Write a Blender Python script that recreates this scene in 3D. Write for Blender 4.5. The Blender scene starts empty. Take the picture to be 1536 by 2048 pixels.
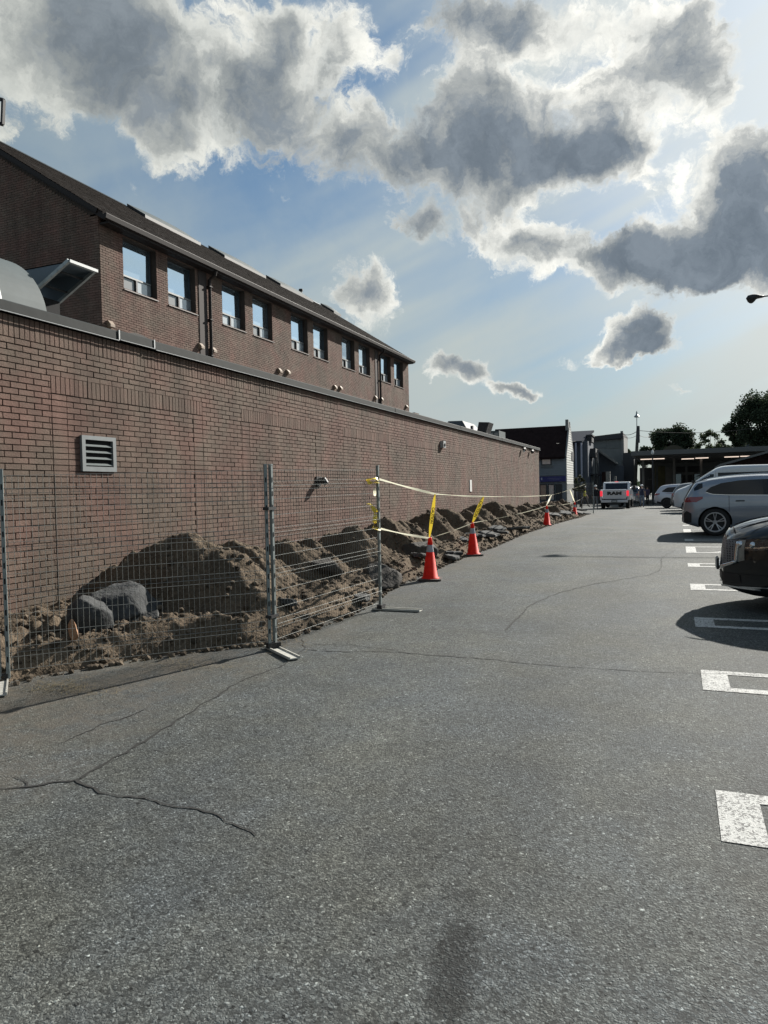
import bpy, bmesh, math, random
import numpy as np
from mathutils import Vector, Matrix, Euler

random.seed(7)
rng = np.random.default_rng(7)
PI = math.pi
scene = bpy.context.scene
COL = scene.collection

# ---------------------------------------------------------------- camera
# World: +Y runs along the lane and the long brick wall, +X to the right, +Z up.
CAM_Z = 1.70
F_PX, CX, CY = 1425.0, 768.0, 1024.0
_yc = np.array([1353.0 - CX, CY - 972.0, -F_PX]); _yc /= np.linalg.norm(_yc)
_roll = 0.022
_u = -(-_roll * _yc[0] + _yc[1]) / _yc[2]
_up = np.array([-_roll, 1.0, _u]); _up /= np.linalg.norm(_up)
_xc = np.cross(_yc, _up)
W2C = np.array([_xc, _yc, _up]).T            # columns: world axes seen from the camera

cam_data = bpy.data.cameras.new("camera")
cam = bpy.data.objects.new("camera", cam_data); COL.objects.link(cam)
cam_data.sensor_fit = 'VERTICAL'; cam_data.sensor_height = 24.0
cam_data.lens = F_PX / 2048.0 * 24.0
cam_data.clip_start = 0.05; cam_data.clip_end = 3000
R3 = Matrix([list(map(float, W2C.T[i])) for i in range(3)])
cam.matrix_world = Matrix.Translation((0, 0, CAM_Z)) @ R3.to_4x4()
scene.camera = cam

PROF = [(-60, -0.8), (-20, -0.25), (0, 0.0), (5, 0.09), (10, 0.18), (15, 0.28), (20, 0.36), (25, 0.395), (30, 0.36),
        (36, 0.27), (48, 0.20), (60, 0.10), (100, -0.1), (400, -1.3)]
_px = np.array([p[0] for p in PROF], float); _pz = np.array([p[1] for p in PROF], float)
def G(y):
    """Height of the lot: it rises gently away from the camera and falls again past the crest."""
    return float(np.interp(y, _px, _pz) + np.interp(y - 2, _px, _pz) + np.interp(y + 2, _px, _pz)) / 3 if y > 1 else float(np.interp(y, _px, _pz))
def ray(x, y):
    c = np.array([(x - CX) / F_PX, -(y - CY) / F_PX, -1.0]); return W2C.T @ c
def at(x, y, Y=None, X=None):
    """Point of the place seen at photo pixel (x, y) on the plane Y=... or X=..."""
    r = ray(x, y); t = (Y / r[1]) if Y is not None else (X / r[0])
    return Vector((float(r[0] * t), float(r[1] * t), float(r[2] * t + CAM_Z)))
def gp(x, y):
    """Where the sight line through photo pixel (x, y) meets the ground."""
    r = ray(x, y); t = 1.0
    while t < 400:
        if r[2] * t + CAM_Z < G(r[1] * t): break
        t += 0.01
    return Vector((float(r[0] * t), float(r[1] * t), G(float(r[1] * t))))

# ---------------------------------------------------------------- light
SUN_EL = math.radians(31.0)
SUN_H = Vector((0.38, 0.92, 0)).normalized()            # towards the sun, on the ground plane
SUN_DIR = Vector((SUN_H.x * math.cos(SUN_EL), SUN_H.y * math.cos(SUN_EL), math.sin(SUN_EL)))
sun_data = bpy.data.lights.new("sun", 'SUN'); sun_data.energy = 4.8; sun_data.angle = math.radians(0.6)
sun_data.color = (1.0, 0.955, 0.875)
sun = bpy.data.objects.new("sun", sun_data); COL.objects.link(sun)
sun.rotation_euler = SUN_DIR.to_track_quat('Z', 'Y').to_euler()
sun.location = (20, 40, 30)

EXPO = 0.95
SKY_S = 0.057
scene.view_settings.view_transform = 'Standard'
scene.view_settings.look = 'None'
scene.view_settings.exposure = EXPO
scene.view_settings.gamma = 1.0
try: scene.view_settings.use_curve_mapping = False
except Exception: pass

world = bpy.data.worlds.new("World"); scene.world = world; world.use_nodes = True
nt = world.node_tree; nt.nodes.clear()
def N(t, **kw):
    n = nt.nodes.new(t)
    for k, v in kw.items(): setattr(n, k, v)
    return n
def L(a, b): nt.links.new(a, b)
def mathn(op, a, b=None, c=None, clamp=False):
    n = N('ShaderNodeMath', operation=op, use_clamp=clamp)
    for i, v in enumerate((a, b, c)):
        if v is None: continue
        if isinstance(v, (int, float)): n.inputs[i].default_value = v
        else: L(v, n.inputs[i])
    return n.outputs[0]
def maprange(v, a, b, c=0.0, d=1.0, interp='SMOOTHSTEP'):
    n = N('ShaderNodeMapRange', interpolation_type=interp)
    L(v, n.inputs[0]); n.inputs[1].default_value = a; n.inputs[2].default_value = b
    n.inputs[3].default_value = c; n.inputs[4].default_value = d
    return n.outputs[0]
def mixc(f, a, b, mode='MIX'):
    n = N('ShaderNodeMix', data_type='RGBA', blend_type=mode)
    if isinstance(f, (int, float)): n.inputs[0].default_value = f
    else: L(f, n.inputs[0])
    for i, v in ((6, a), (7, b)):
        if isinstance(v, tuple): n.inputs[i].default_value = (v[0], v[1], v[2], 1)
        else: L(v, n.inputs[i])
    return n.outputs[2]
K = 1.0 / (SKY_S * 2 ** EXPO)                       # picture-linear value -> sky-node value
def sc(r, g, b): return (r * K, g * K, b * K)

tc = N('ShaderNodeTexCoord')
sky = N('ShaderNodeTexSky'); sky.sky_type = 'NISHITA'; sky.sun_disc = False
sky.sun_elevation = SUN_EL; sky.sun_rotation = math.atan2(SUN_H.x, SUN_H.y)
sky.air_density = 1.2; sky.dust_density = 1.6; sky.ozone_density = 2.2
dirv = tc.outputs['Generated']
# turbulent warp of the view direction gives the ragged cloud outlines
def noise(scale, detail, rough, vec, dist=0.0, col=False):
    n = N('ShaderNodeTexNoise'); n.inputs['Scale'].default_value = scale; n.inputs['Detail'].default_value = detail
    n.inputs['Roughness'].default_value = rough; n.inputs['Distortion'].default_value = dist
    L(vec, n.inputs['Vector']); return n.outputs['Color'] if col else n.outputs['Fac']
def vmath(op, a, b):
    n = N('ShaderNodeVectorMath', operation=op)
    for i, v in ((0, a), (1, b)):
        if isinstance(v, tuple): n.inputs[i].default_value = v
        elif isinstance(v, (int, float)): n.inputs[3].default_value = v
        else: L(v, n.inputs[i])
    return n.outputs[0]
_sz = N('ShaderNodeSeparateXYZ'); L(dirv, _sz.inputs[0]); sep_z = _sz.outputs['Z']
w1 = vmath('SUBTRACT', noise(6.5, 8, 0.62, dirv, 0.0, True), (0.5, 0.5, 0.5))
warp = vmath('ADD', dirv, vmath('MULTIPLY', w1, (0.13, 0.13, 0.13)))
CLOUDS = [  # photo position, half sizes, tilt (deg, clockwise), weight: where each cloud hangs in the sky
    (110, 50, 340, 150, 12, 1.1), (270, 170, 200, 130, 35, 1.0), (520, 185, 180, 165, 10, 1.25), (330, 300, 110, 50, 50, 0.75),
    (10, 255, 70, 55, 30, 0.75), (560, 70, 60, 70, 0, 0.7),
    (690, 105, 60, 100, 20, 0.62), (790, 125, 55, 75, 30, 0.66), (700, 300, 100, 80, 0, 0.66), (270, 385, 60, 30, 40, 0.52),
    (985, 240, 130, 160, -10, 1.25), (1110, 320, 165, 95, 5, 1.3), (850, 335, 150, 90, 10, 0.95), (985, 425, 85, 42, -25, 0.9), (1230, 300, 90, 60, 0, 0.8),
    (1040, 50, 230, 75, 2, 1.2), (1340, 110, 135, 130, 10, 1.35), (1190, 180, 130, 70, 5, 0.8), (1420, 210, 70, 60, -40, 0.7),
    (1052, 505, 110, 62, -5, 1.7), (1480, 410, 230, 120, -38, 1.6), (1275, 522, 160, 62, -6, 1.5), (1540, 490, 200, 100, 0, 1.5), (1400, 540, 110, 45, -20, 1.1),
    (1280, 662, 78, 46, 5, 1.5), (1262, 692, 150, 22, 0, 0.95), (708, 588, 85, 62, 12, 1.1), (885, 730, 66, 42, -10, 1.25), (965, 735, 44, 28, 0, 1.1),
    (1040, 772, 52, 15, 0, 1.1), (1375, 771, 30, 8, 0, 0.5), (825, 450, 56, 38, 25, 0.8), (1290, 370, 40, 26, 0, 0.4),
    (480, 372, 30, 12, 10, 0.4), (575, 380, 28, 13, 10, 0.4), (1170, 520, 40, 22, 10, 0.45), (930, 480, 60, 50, 20, 0.42),
]
acc = None
for (cx, cy, rx, ry, tilt, wgt) in CLOUDS:
    c = Vector(ray(cx, cy)).normalized(); a = math.radians(tilt)
    ex = Vector(ray(cx + rx * math.cos(a), cy + rx * math.sin(a))).normalized() - c
    ey = Vector(ray(cx - ry * math.sin(a), cy + ry * math.cos(a))).normalized() - c
    sx, sy = ex.length, ey.length
    ex.normalize(); n_ = ex.cross(ey).normalized(); ey = n_.cross(ex)
    m = Matrix((ex, ey, n_)).transposed()
    mp = N('ShaderNodeMapping', vector_type='TEXTURE')
    mp.inputs[1].default_value = c; mp.inputs[2].default_value = m.to_euler(); mp.inputs[3].default_value = (sx * 1.45, sy * 1.45, 0.6)
    L(warp, mp.inputs[0])
    ln = N('ShaderNodeVectorMath', operation='LENGTH'); L(mp.outputs[0], ln.inputs[0])
    v = maprange(ln.outputs['Value'], 1.0, 0.0, 0.0, wgt * 1.15, 'SMOOTHSTEP')
    acc = v if acc is None else mathn('ADD', acc, v)
# beyond the view the same broken cloud goes on
vd = Vector(ray(800, 560)).normalized()
dn = N('ShaderNodeVectorMath', operation='DOT_PRODUCT'); L(dirv, dn.inputs[0]); dn.inputs[1].default_value = vd
outm = maprange(dn.outputs['Value'], 0.86, 0.70, 0.0, 1.0)
gen = mathn('MULTIPLY', maprange(noise(2.6, 4, 0.55, dirv), 0.50, 0.68, 0.0, 1.2), outm)
acc = mathn('ADD', acc, gen)
n1 = noise(7.0, 10, 0.64, warp)
n2 = noise(22.0, 9, 0.68, warp, 0.9)
nn = mathn('ADD', mathn('MULTIPLY', mathn('SUBTRACT', n1, 0.5), 2.9), mathn('MULTIPLY', mathn('SUBTRACT', n2, 0.5), 1.6))
dens = mathn('SUBTRACT', mathn('ADD', mathn('MINIMUM', acc, 1.5), nn), 0.44)
# thin torn wisps between the big clouds
wis = mathn('MULTIPLY', maprange(noise(9.0, 9, 0.68, vmath('MULTIPLY', warp, (1.0, 1.0, 1.5)), 0.8), 0.52, 0.72, 0.0, 0.42), maprange(sep_z, 0.10, 0.38))
acc = mathn('ADD', acc, wis)
gate = maprange(acc, 0.02, 0.30, 0.0, 1.0)
alpha = mathn('MULTIPLY', maprange(dens, -0.13, 0.42), gate)
# how deep one looks into the cloud: thin parts glow, thick parts are grey
n3 = noise(6.5, 7, 0.58, vmath('ADD', warp, (3.1, 1.7, 0.4)))
thick = maprange(mathn('ADD', mathn('ADD', mathn('MULTIPLY', dens, 0.50), mathn('MULTIPLY', acc, 0.42)), mathn('ADD', mathn('MULTIPLY', mathn('SUBTRACT', n3, 0.5), 3.2), mathn('MULTIPLY', mathn('SUBTRACT', n2, 0.5), 0.9))), 0.18, 1.85, interp='LINEAR')
sd = N('ShaderNodeVectorMath', operation='DOT_PRODUCT'); L(dirv, sd.inputs[0]); sd.inputs[1].default_value = SUN_DIR
near = maprange(sd.outputs['Value'], 0.35, 0.97, 0.0, 1.0, 'LINEAR')
edge = mixc(near, sc(0.50, 0.53, 0.50), sc(1.0, 1.0, 0.94))
mid = mixc(near, sc(0.36, 0.385, 0.37), sc(0.52, 0.54, 0.53))
core = mixc(near, sc(0.225, 0.258, 0.282), sc(0.190, 0.232, 0.280))
ccol = mixc(maprange(thick, 0.04, 0.40), edge, mid)
ccol = mixc(maprange(thick, 0.26, 0.72), ccol, core)
ccol = mixc(1.0, ccol, mixc(maprange(mathn('ADD', mathn('MULTIPLY', n2, 0.5), mathn('MULTIPLY', noise(13.0, 8, 0.6, vmath('ADD', warp, (7.0, 2.0, 5.0))), 0.5)), 0.36, 0.64), (0.78, 0.80, 0.82), (1.24, 1.22, 1.20)), 'MULTIPLY')
# high thin veil, thicker towards the horizon, with faint streaks fanning from the sun
sep = N('ShaderNodeSeparateXYZ'); L(dirv, sep.inputs[0])
low = maprange(sep.outputs['Z'], 0.52, 0.02, 0.0, 1.0, 'LINEAR')
mv = N('ShaderNodeMapping', vector_type='TEXTURE')
cs = Vector(ray(1400, 700)).normalized()
exs = (Vector(ray(1540, 630)).normalized() - cs).normalized(); ns_ = exs.cross(Vector((0, 0, 1))).normalized(); eys = ns_.cross(exs)
mv.inputs[1].default_value = cs; mv.inputs[2].default_value = Matrix((exs, eys, ns_)).transposed().to_euler(); mv.inputs[3].default_value = (1.0, 0.12, 0.6)
L(dirv, mv.inputs[0])
streak = noise(1.6, 3, 0.5, mv.outputs[0], 0.3)
vn = noise(3.0, 6, 0.55, warp)
veil = mathn('ADD', mathn('MULTIPLY', low, 0.62), mathn('MULTIPLY', maprange(vn, 0.30, 0.72), 0.52))
veil = mathn('ADD', veil, mathn('MULTIPLY', mathn('SUBTRACT', maprange(streak, 0.3, 0.7), 0.5), mathn('MULTIPLY', near, 1.05)))
veil = mathn('MULTIPLY', veil, 1.0, clamp=True)
vcol = mixc(near, sc(0.33, 0.40, 0.41), sc(0.60, 0.66, 0.65))
skyc = mixc(1.0, mixc(0.42, sky.outputs[0], sc(0.26, 0.36, 0.44)), (0.62, 0.76, 0.88), 'MULTIPLY')
base = mixc(veil, skyc, vcol)
glow = maprange(sd.outputs['Value'], 0.80, 0.985, 0.0, 0.42)
base = mixc(glow, base, sc(1.0, 1.02, 1.0))
final = mixc(alpha, base, ccol)
bg = N('ShaderNodeBackground'); bg.inputs['Strength'].default_value = SKY_S
L(final, bg.inputs['Color'])
wo = N('ShaderNodeOutputWorld'); L(bg.outputs[0], wo.inputs['Surface'])
world.cycles.sampling_method = 'MANUAL'; world.cycles.sample_map_resolution = 512

# ---------------------------------------------------------------- materials
def mat(name, col, rough=0.7, metal=0.0, spec=0.5, bump=0.0, bscale=40.0, var=0.0, vscale=3.0, coat=0.0, attr=None, randv=0.0, detail=4, emit=None, emit_s=0.0):
    """Principled material with procedural colour variation (var) and fine relief (bump)."""
    m = bpy.data.materials.new(name); m.use_nodes = True
    t = m.node_tree; b = t.nodes['Principled BSDF']; lk = t.links.new
    b.inputs['Base Color'].default_value = (*col, 1); b.inputs['Roughness'].default_value = rough
    b.inputs['Metallic'].default_value = metal; b.inputs['Specular IOR Level'].default_value = spec
    b.inputs['Coat Weight'].default_value = coat; b.inputs['Coat Roughness'].default_value = 0.04
    geo = t.nodes.new('ShaderNodeNewGeometry'); cur = None
    if var > 0:
        n = t.nodes.new('ShaderNodeTexNoise'); n.inputs['Scale'].default_value = vscale; n.inputs['Detail'].default_value = 6; n.inputs['Roughness'].default_value = 0.65
        lk(geo.outputs['Position'], n.inputs['Vector'])
        r = t.nodes.new('ShaderNodeMapRange'); r.inputs[1].default_value = 0.3; r.inputs[2].default_value = 0.7
        r.inputs[3].default_value = 1 - var; r.inputs[4].default_value = 1 + var; lk(n.outputs['Fac'], r.inputs[0]); cur = r.outputs[0]
    if attr or randv > 0:
        if attr:
            a = t.nodes.new('ShaderNodeAttribute'); a.attribute_name = attr; src = a.outputs['Fac']
        else:
            a = t.nodes.new('ShaderNodeObjectInfo'); src = a.outputs['Random']
        r2 = t.nodes.new('ShaderNodeMapRange'); r2.inputs[3].default_value = 1 - (randv or .2); r2.inputs[4].default_value = 1 + (randv or .2)
        lk(src, r2.inputs[0])
        if cur is None: cur = r2.outputs[0]
        else:
            mm = t.nodes.new('ShaderNodeMath'); mm.operation = 'MULTIPLY'; lk(cur, mm.inputs[0]); lk(r2.outputs[0], mm.inputs[1]); cur = mm.outputs[0]
    if cur is not None:
        v = t.nodes.new('ShaderNodeVectorMath'); v.operation = 'SCALE'; v.inputs[0].default_value = col
        lk(cur, v.inputs['Scale']); lk(v.outputs[0], b.inputs['Base Color'])
    if bump > 0:
        n = t.nodes.new('ShaderNodeTexNoise'); n.inputs['Scale'].default_value = bscale; n.inputs['Detail'].default_value = detail
        lk(geo.outputs['Position'], n.inputs['Vector'])
        bp = t.nodes.new('ShaderNodeBump'); bp.inputs['Strength'].default_value = bump; bp.inputs['Distance'].default_value = 0.02
        lk(n.outputs['Fac'], bp.inputs['Height']); lk(bp.outputs[0], b.inputs['Normal'])
    if emit:
        b.inputs['Emission Color'].default_value = (*emit, 1); b.inputs['Emission Strength'].default_value = emit_s
    return m

M = {}
M['mortar'] = mat('mortar', (0.058, 0.045, 0.038), 0.95, bump=0.4, bscale=60, var=0.25)
def brick_mat(name, col, source):
    m = mat(name, col, 0.88, spec=0.25, bump=0.35, bscale=90, var=0.16, vscale=0.9, attr='tone' if source == 'attr' else None, randv=0.12)
    # a slight drift of hue over the wall, as between firings
    t = m.node_tree; b = t.nodes['Principled BSDF']; src = b.inputs['Base Color'].links[0].from_socket
    geo = t.nodes.new('ShaderNodeNewGeometry'); n = t.nodes.new('ShaderNodeTexNoise'); n.inputs['Scale'].default_value = 1.7; n.inputs['Detail'].default_value = 3
    t.links.new(geo.outputs['Position'], n.inputs['Vector'])
    # earth splashed on the lowest courses, pale bloom here and there
    zs_ = t.nodes.new('ShaderNodeSeparateXYZ'); t.links.new(geo.outputs['Position'], zs_.inputs[0])
    zr_ = t.nodes.new('ShaderNodeMapRange'); zr_.inputs[1].default_value = 1.15; zr_.inputs[2].default_value = 0.35; zr_.inputs[3].default_value = 0.0; zr_.inputs[4].default_value = 0.75; t.links.new(zs_.outputs[2], zr_.inputs[0])
    dn2 = t.nodes.new('ShaderNodeTexNoise'); dn2.inputs['Scale'].default_value = 5; dn2.inputs['Detail'].default_value = 8; dn2.inputs['Roughness'].default_value = 0.7; t.links.new(geo.outputs['Position'], dn2.inputs['Vector'])
    dm = t.nodes.new('ShaderNodeMath'); dm.operation = 'MULTIPLY'; t.links.new(zr_.outputs[0], dm.inputs[0]); t.links.new(dn2.outputs['Fac'], dm.inputs[1])
    ef = t.nodes.new('ShaderNodeMapRange'); ef.inputs[1].default_value = 0.66; ef.inputs[2].default_value = 0.78; ef.inputs[4].default_value = 0.28; t.links.new(dn2.outputs['Fac'], ef.inputs[0])
    dmx = t.nodes.new('ShaderNodeMix'); dmx.data_type = 'RGBA'; dmx.inputs[7].default_value = (0.105, 0.085, 0.065, 1)
    emx = t.nodes.new('ShaderNodeMix'); emx.data_type = 'RGBA'; emx.inputs[7].default_value = (0.26, 0.24, 0.22, 1)
    mx = t.nodes.new('ShaderNodeMix'); mx.data_type = 'RGBA'; mx.blend_type = 'MULTIPLY'; mx.inputs[0].default_value = 1.0
    sm = t.nodes.new('ShaderNodeMapping'); sm.inputs[3].default_value = (2.2, 2.2, 0.22); t.links.new(geo.outputs['Position'], sm.inputs[0])
    sn = t.nodes.new('ShaderNodeTexNoise'); sn.inputs['Scale'].default_value = 1.6; sn.inputs['Detail'].default_value = 7; sn.inputs['Roughness'].default_value = 0.65; t.links.new(sm.outputs[0], sn.inputs['Vector'])
    sr = t.nodes.new('ShaderNodeMapRange'); sr.inputs[1].default_value = 0.34; sr.inputs[2].default_value = 0.68; sr.inputs[3].default_value = 0.80; sr.inputs[4].default_value = 1.16; t.links.new(sn.outputs['Fac'], sr.inputs[0])
    fn = t.nodes.new('ShaderNodeTexNoise'); fn.inputs['Scale'].default_value = 60; fn.inputs['Detail'].default_value = 5; t.links.new(geo.outputs['Position'], fn.inputs['Vector'])
    fr_ = t.nodes.new('ShaderNodeMapRange'); fr_.inputs[1].default_value = 0.3; fr_.inputs[2].default_value = 0.7; fr_.inputs[3].default_value = 0.82; fr_.inputs[4].default_value = 1.18; t.links.new(fn.outputs['Fac'], fr_.inputs[0])
    pm = t.nodes.new('ShaderNodeMath'); pm.operation = 'MULTIPLY'; t.links.new(sr.outputs[0], pm.inputs[0]); t.links.new(fr_.outputs[0], pm.inputs[1])
    sv = t.nodes.new('ShaderNodeVectorMath'); sv.operation = 'SCALE'; t.links.new(src, sv.inputs[0]); t.links.new(pm.outputs[0], sv.inputs['Scale']); src = sv.outputs[0]
    rp = t.nodes.new('ShaderNodeValToRGB'); rp.color_ramp.elements[0].color = (1.08, 0.93, 0.93, 1); rp.color_ramp.elements[1].color = (0.95, 1.04, 1.02, 1)
    rp.color_ramp.elements[0].position = 0.35; rp.color_ramp.elements[1].position = 0.65
    t.links.new(dm.outputs[0], dmx.inputs[0]); t.links.new(src, dmx.inputs[6]); t.links.new(ef.outputs[0], emx.inputs[0]); t.links.new(dmx.outputs[2], emx.inputs[6]); src = emx.outputs[2]
    t.links.new(n.outputs['Fac'], rp.inputs[0]); t.links.new(src, mx.inputs[6]); t.links.new(rp.outputs[0], mx.inputs[7]); t.links.new(mx.outputs[2], b.inputs['Base Color'])
    return m
BR = (0.138, 0.096, 0.077)
M['brick'] = brick_mat('brick_clay', BR, 'attr')
M['brick_one'] = brick_mat('brick_clay_single', BR, 'rand')
M['brick_up'] = brick_mat('brick_clay_upper', (0.140, 0.098, 0.080), 'attr')
M['flash'] = mat('metal_flashing', (0.018, 0.021, 0.021), 0.7, 0.0, spec=0.2, var=0.15, vscale=2, bump=0.1, bscale=8)
M['galv'] = mat('galvanised_steel', (0.30, 0.32, 0.32), 0.42, 0.75, var=0.25, vscale=9, bump=0.08, bscale=60)
M['vent'] = mat('vent_aluminium', (0.17, 0.185, 0.19), 0.6, 0.0, var=0.12, vscale=12)
M['black'] = mat('black_paint', (0.012, 0.012, 0.013), 0.55)
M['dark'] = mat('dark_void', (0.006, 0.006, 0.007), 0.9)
M['brown'] = mat('brown_trim', (0.018, 0.013, 0.012), 0.65, 0.0, spec=0.3)
M['shingle'] = mat('roof_shingle', (0.052, 0.045, 0.040), 0.95, bump=0.6, bscale=55, var=0.35, vscale=5)
M['roofgrey'] = mat('roof_membrane', (0.12, 0.12, 0.115), 0.9, var=0.3, vscale=1.5)
M['duct'] = mat('duct_sheet', (0.075, 0.090, 0.092), 0.7, 0.0, spec=0.3, var=0.12, vscale=3, bump=0.05, bscale=4)
M['hood'] = mat('hood_sheet', (0.10, 0.125, 0.15), 0.5, 0.3)
M['lightmetal'] = mat('pale_metal', (0.34, 0.35, 0.35), 0.5, 0.2)
M['tan'] = mat('tan_plastic', (0.20, 0.145, 0.10), 0.6)
M['rust'] = mat('brick_red_chunk', (0.30, 0.17, 0.10), 0.9, bump=0.5, bscale=30, var=0.3, vscale=14)
def glass_mat(name, tint=(0.85, 0.95, 1.0), refl=0.55, back=(0.2, 0.22, 0.24)):
    m = bpy.data.materials.new(name); m.use_nodes = True; t = m.node_tree
    b = t.nodes['Principled BSDF']; b.inputs['Base Color'].default_value = (*back, 1); b.inputs['Roughness'].default_value = 0.6
    g = t.nodes.new('ShaderNodeBsdfGlossy'); g.inputs['Roughness'].default_value = 0.02; g.inputs['Color'].default_value = (*tint, 1)
    fr = t.nodes.new('ShaderNodeLayerWeight'); fr.inputs[0].default_value = 0.35
    ad = t.nodes.new('ShaderNodeMath'); ad.operation = 'MULTIPLY_ADD'; ad.inputs[1].default_value = 0.5; ad.inputs[2].default_value = refl; ad.use_clamp = True
    t.links.new(fr.outputs['Fresnel'], ad.inputs[0])
    mx = t.nodes.new('ShaderNodeMixShader'); t.links.new(ad.outputs[0], mx.inputs[0]); t.links.new(b.outputs[0], mx.inputs[1]); t.links.new(g.outputs[0], mx.inputs[2])
    t.links.new(mx.outputs[0], t.nodes['Material Output'].inputs['Surface'])
    geo = t.nodes.new('ShaderNodeNewGeometry'); n = t.nodes.new('ShaderNodeTexNoise'); n.inputs['Scale'].default_value = 1.4; t.links.new(geo.outputs['Position'], n.inputs['Vector'])
    bp = t.nodes.new('ShaderNodeBump'); bp.inputs['Strength'].default_value = 0.03; t.links.new(n.outputs['Fac'], bp.inputs['Height']); t.links.new(bp.outputs[0], g.inputs['Normal'])
    return m
M['glass'] = glass_mat('window_glass', refl=0.26, back=(0.06, 0.10, 0.13), tint=(0.66, 0.84, 1.0))
M['glass_b'] = glass_mat('window_glass_blind', refl=0.22, back=(0.17, 0.20, 0.21), tint=(0.66, 0.84, 1.0))
M['glass_curtain'] = glass_mat('window_glass_curtain', refl=0.16, back=(0.26, 0.29, 0.31))
M['glass_dark'] = glass_mat('window_glass_dark', refl=0.10, back=(0.05, 0.05, 0.05))
M['glass_car'] = mat('car_glass', (0.006, 0.010, 0.017), 0.05, spec=0.40)
M['curtain'] = mat('curtain', (0.5, 0.5, 0.5), 0.9)

# ---------------------------------------------------------------- mesh helpers
class MB:
    """Collects quads/polys and links them as ONE mesh object."""
    def __init__(self): self.v = []; self.f = []; self.t = []; self.mi = []
    def add(self, vs, fs, tone=0.5, mi=0):
        o = len(self.v); self.v.extend([tuple(p) for p in vs])
        for f in fs: self.f.append(tuple(i + o for i in f)); self.t.append(tone); self.mi.append(mi)
        return self
    def box(self, x0, x1, y0, y1, z0, z1, tone=0.5, mi=0):
        v = [(x0, y0, z0), (x1, y0, z0), (x1, y1, z0), (x0, y1, z0), (x0, y0, z1), (x1, y0, z1), (x1, y1, z1), (x0, y1, z1)]
        return self.add(v, [(0, 3, 2, 1), (4, 5, 6, 7), (0, 1, 5, 4), (1, 2, 6, 5), (2, 3, 7, 6), (3, 0, 4, 7)], tone, mi)
    def obox(self, mtx, sx, sy, sz, tone=0.5, mi=0):
        v = [mtx @ Vector((a * sx / 2, b * sy / 2, c * sz / 2)) for c in (-1, 1) for a, b in ((-1, -1), (1, -1), (1, 1), (-1, 1))]
        return self.add(v, [(0, 3, 2, 1), (4, 5, 6, 7), (0, 1, 5, 4), (1, 2, 6, 5), (2, 3, 7, 6), (3, 0, 4, 7)], tone, mi)
    def bar(self, p, q, w, h=None, mi=0, up=Vector((0, 0, 1))):
        p, q = Vector(p), Vector(q); d = q - p; ln = d.length
        if ln < 1e-6: return self
        d.normalize(); s = d.cross(up)
        if s.length < 1e-3: s = d.cross(Vector((1, 0, 0)))
        s.normalize(); u = s.cross(d)
        m = Matrix((s, d, u)).transposed().to_4x4(); m.translation = (p + q) / 2
        return self.obox(m, w, ln, h or w, mi=mi)
    def tube(self, pts, r, n=8, mi=0, cap=True):
        pts = [Vector(p) for p in pts]; rr = r if isinstance(r, (list, tuple)) else [r] * len(pts)
        rings = []; prev = None
        for i, p in enumerate(pts):
            d = (pts[min(i + 1, len(pts) - 1)] - pts[max(i - 1, 0)]).normalized()
            a = prev if prev is not None else (Vector((0, 0, 1)) if abs(d.z) < 0.9 else Vector((1, 0, 0)))
            s = d.cross(a)
            if s.length < 1e-4: s = d.cross(Vector((0, 1, 0.3)))
            s.normalize(); u = s.cross(d).normalized(); prev = u
            rings.append([p + (s * math.cos(2 * PI * k / n) + u * math.sin(2 * PI * k / n)) * rr[i] for k in range(n)])
        vs = [v for rg in rings for v in rg]
        fs = [(i * n + k, i * n + (k + 1) % n, (i + 1) * n + (k + 1) % n, (i + 1) * n + k) for i in range(len(pts) - 1) for k in range(n)]
        if cap: fs += [tuple(range(n))[::-1], tuple((len(pts) - 1) * n + k for k in range(n))]
        return self.add(vs, fs, mi=mi)
    def lathe(self, prof, c=(0, 0, 0), n=20, axis='z', mi=0):
        c = Vector(c); vs = []
        for (r, h) in prof:
            for k in range(n):
                a = 2 * PI * k / n; x, y = r * math.cos(a), r * math.sin(a)
                vs.append(c + (Vector((x, y, h)) if axis == 'z' else Vector((x, h, y)) if axis == 'y' else Vector((h, x, y))))
        fs = [(i * n + k, i * n + (k + 1) % n, (i + 1) * n + (k + 1) % n, (i + 1) * n + k) for i in range(len(prof) - 1) for k in range(n)]
        return self.add(vs, fs, mi=mi)
    def prism(self, poly, y0, y1, axis='y', mi=0):
        n = len(poly)
        if axis == 'y': vs = [(x, y0, z) for x, z in poly] + [(x, y1, z) for x, z in poly]
        elif axis == 'x': vs = [(y0, x, z) for x, z in poly] + [(y1, x, z) for x, z in poly]
        else: vs = [(x, z, y0) for x, z in poly] + [(x, z, y1) for x, z in poly]
        fs = [tuple(range(n))[::-1], tuple(range(n, 2 * n))] + [(i, (i + 1) % n, n + (i + 1) % n, n + i) for i in range(n)]
        return self.add(vs, fs, mi=mi)
    def build(self, name, m, parent=None, smooth=False, local=False, label=None, kind=None, tones=False, fixn=True):
        me = bpy.data.meshes.new(name); me.from_pydata([tuple(map(float, p)) for p in self.v], [], self.f)
        ms = m if isinstance(m, (list, tuple)) else [m]
        for k in ms: me.materials.append(k)
        if len(ms) > 1: me.polygons.foreach_set('material_index', self.mi)
        if fixn and len(self.f) < 60000:
            bm = bmesh.new(); bm.from_mesh(me); bmesh.ops.recalc_face_normals(bm, faces=bm.faces[:]); bm.to_mesh(me); bm.free()
        if tones:
            a = me.attributes.new('tone', 'FLOAT', 'FACE'); a.data.foreach_set('value', np.array(self.t, dtype=np.float32))
        if smooth: me.polygons.foreach_set('use_smooth', [True] * len(me.polygons))
        me.update()
        return link(name, me, parent, local, label, kind)
def wloc(o):
    p = Vector((0, 0, 0))
    while o is not None: p = p + o.location; o = o.parent
    return p
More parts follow.
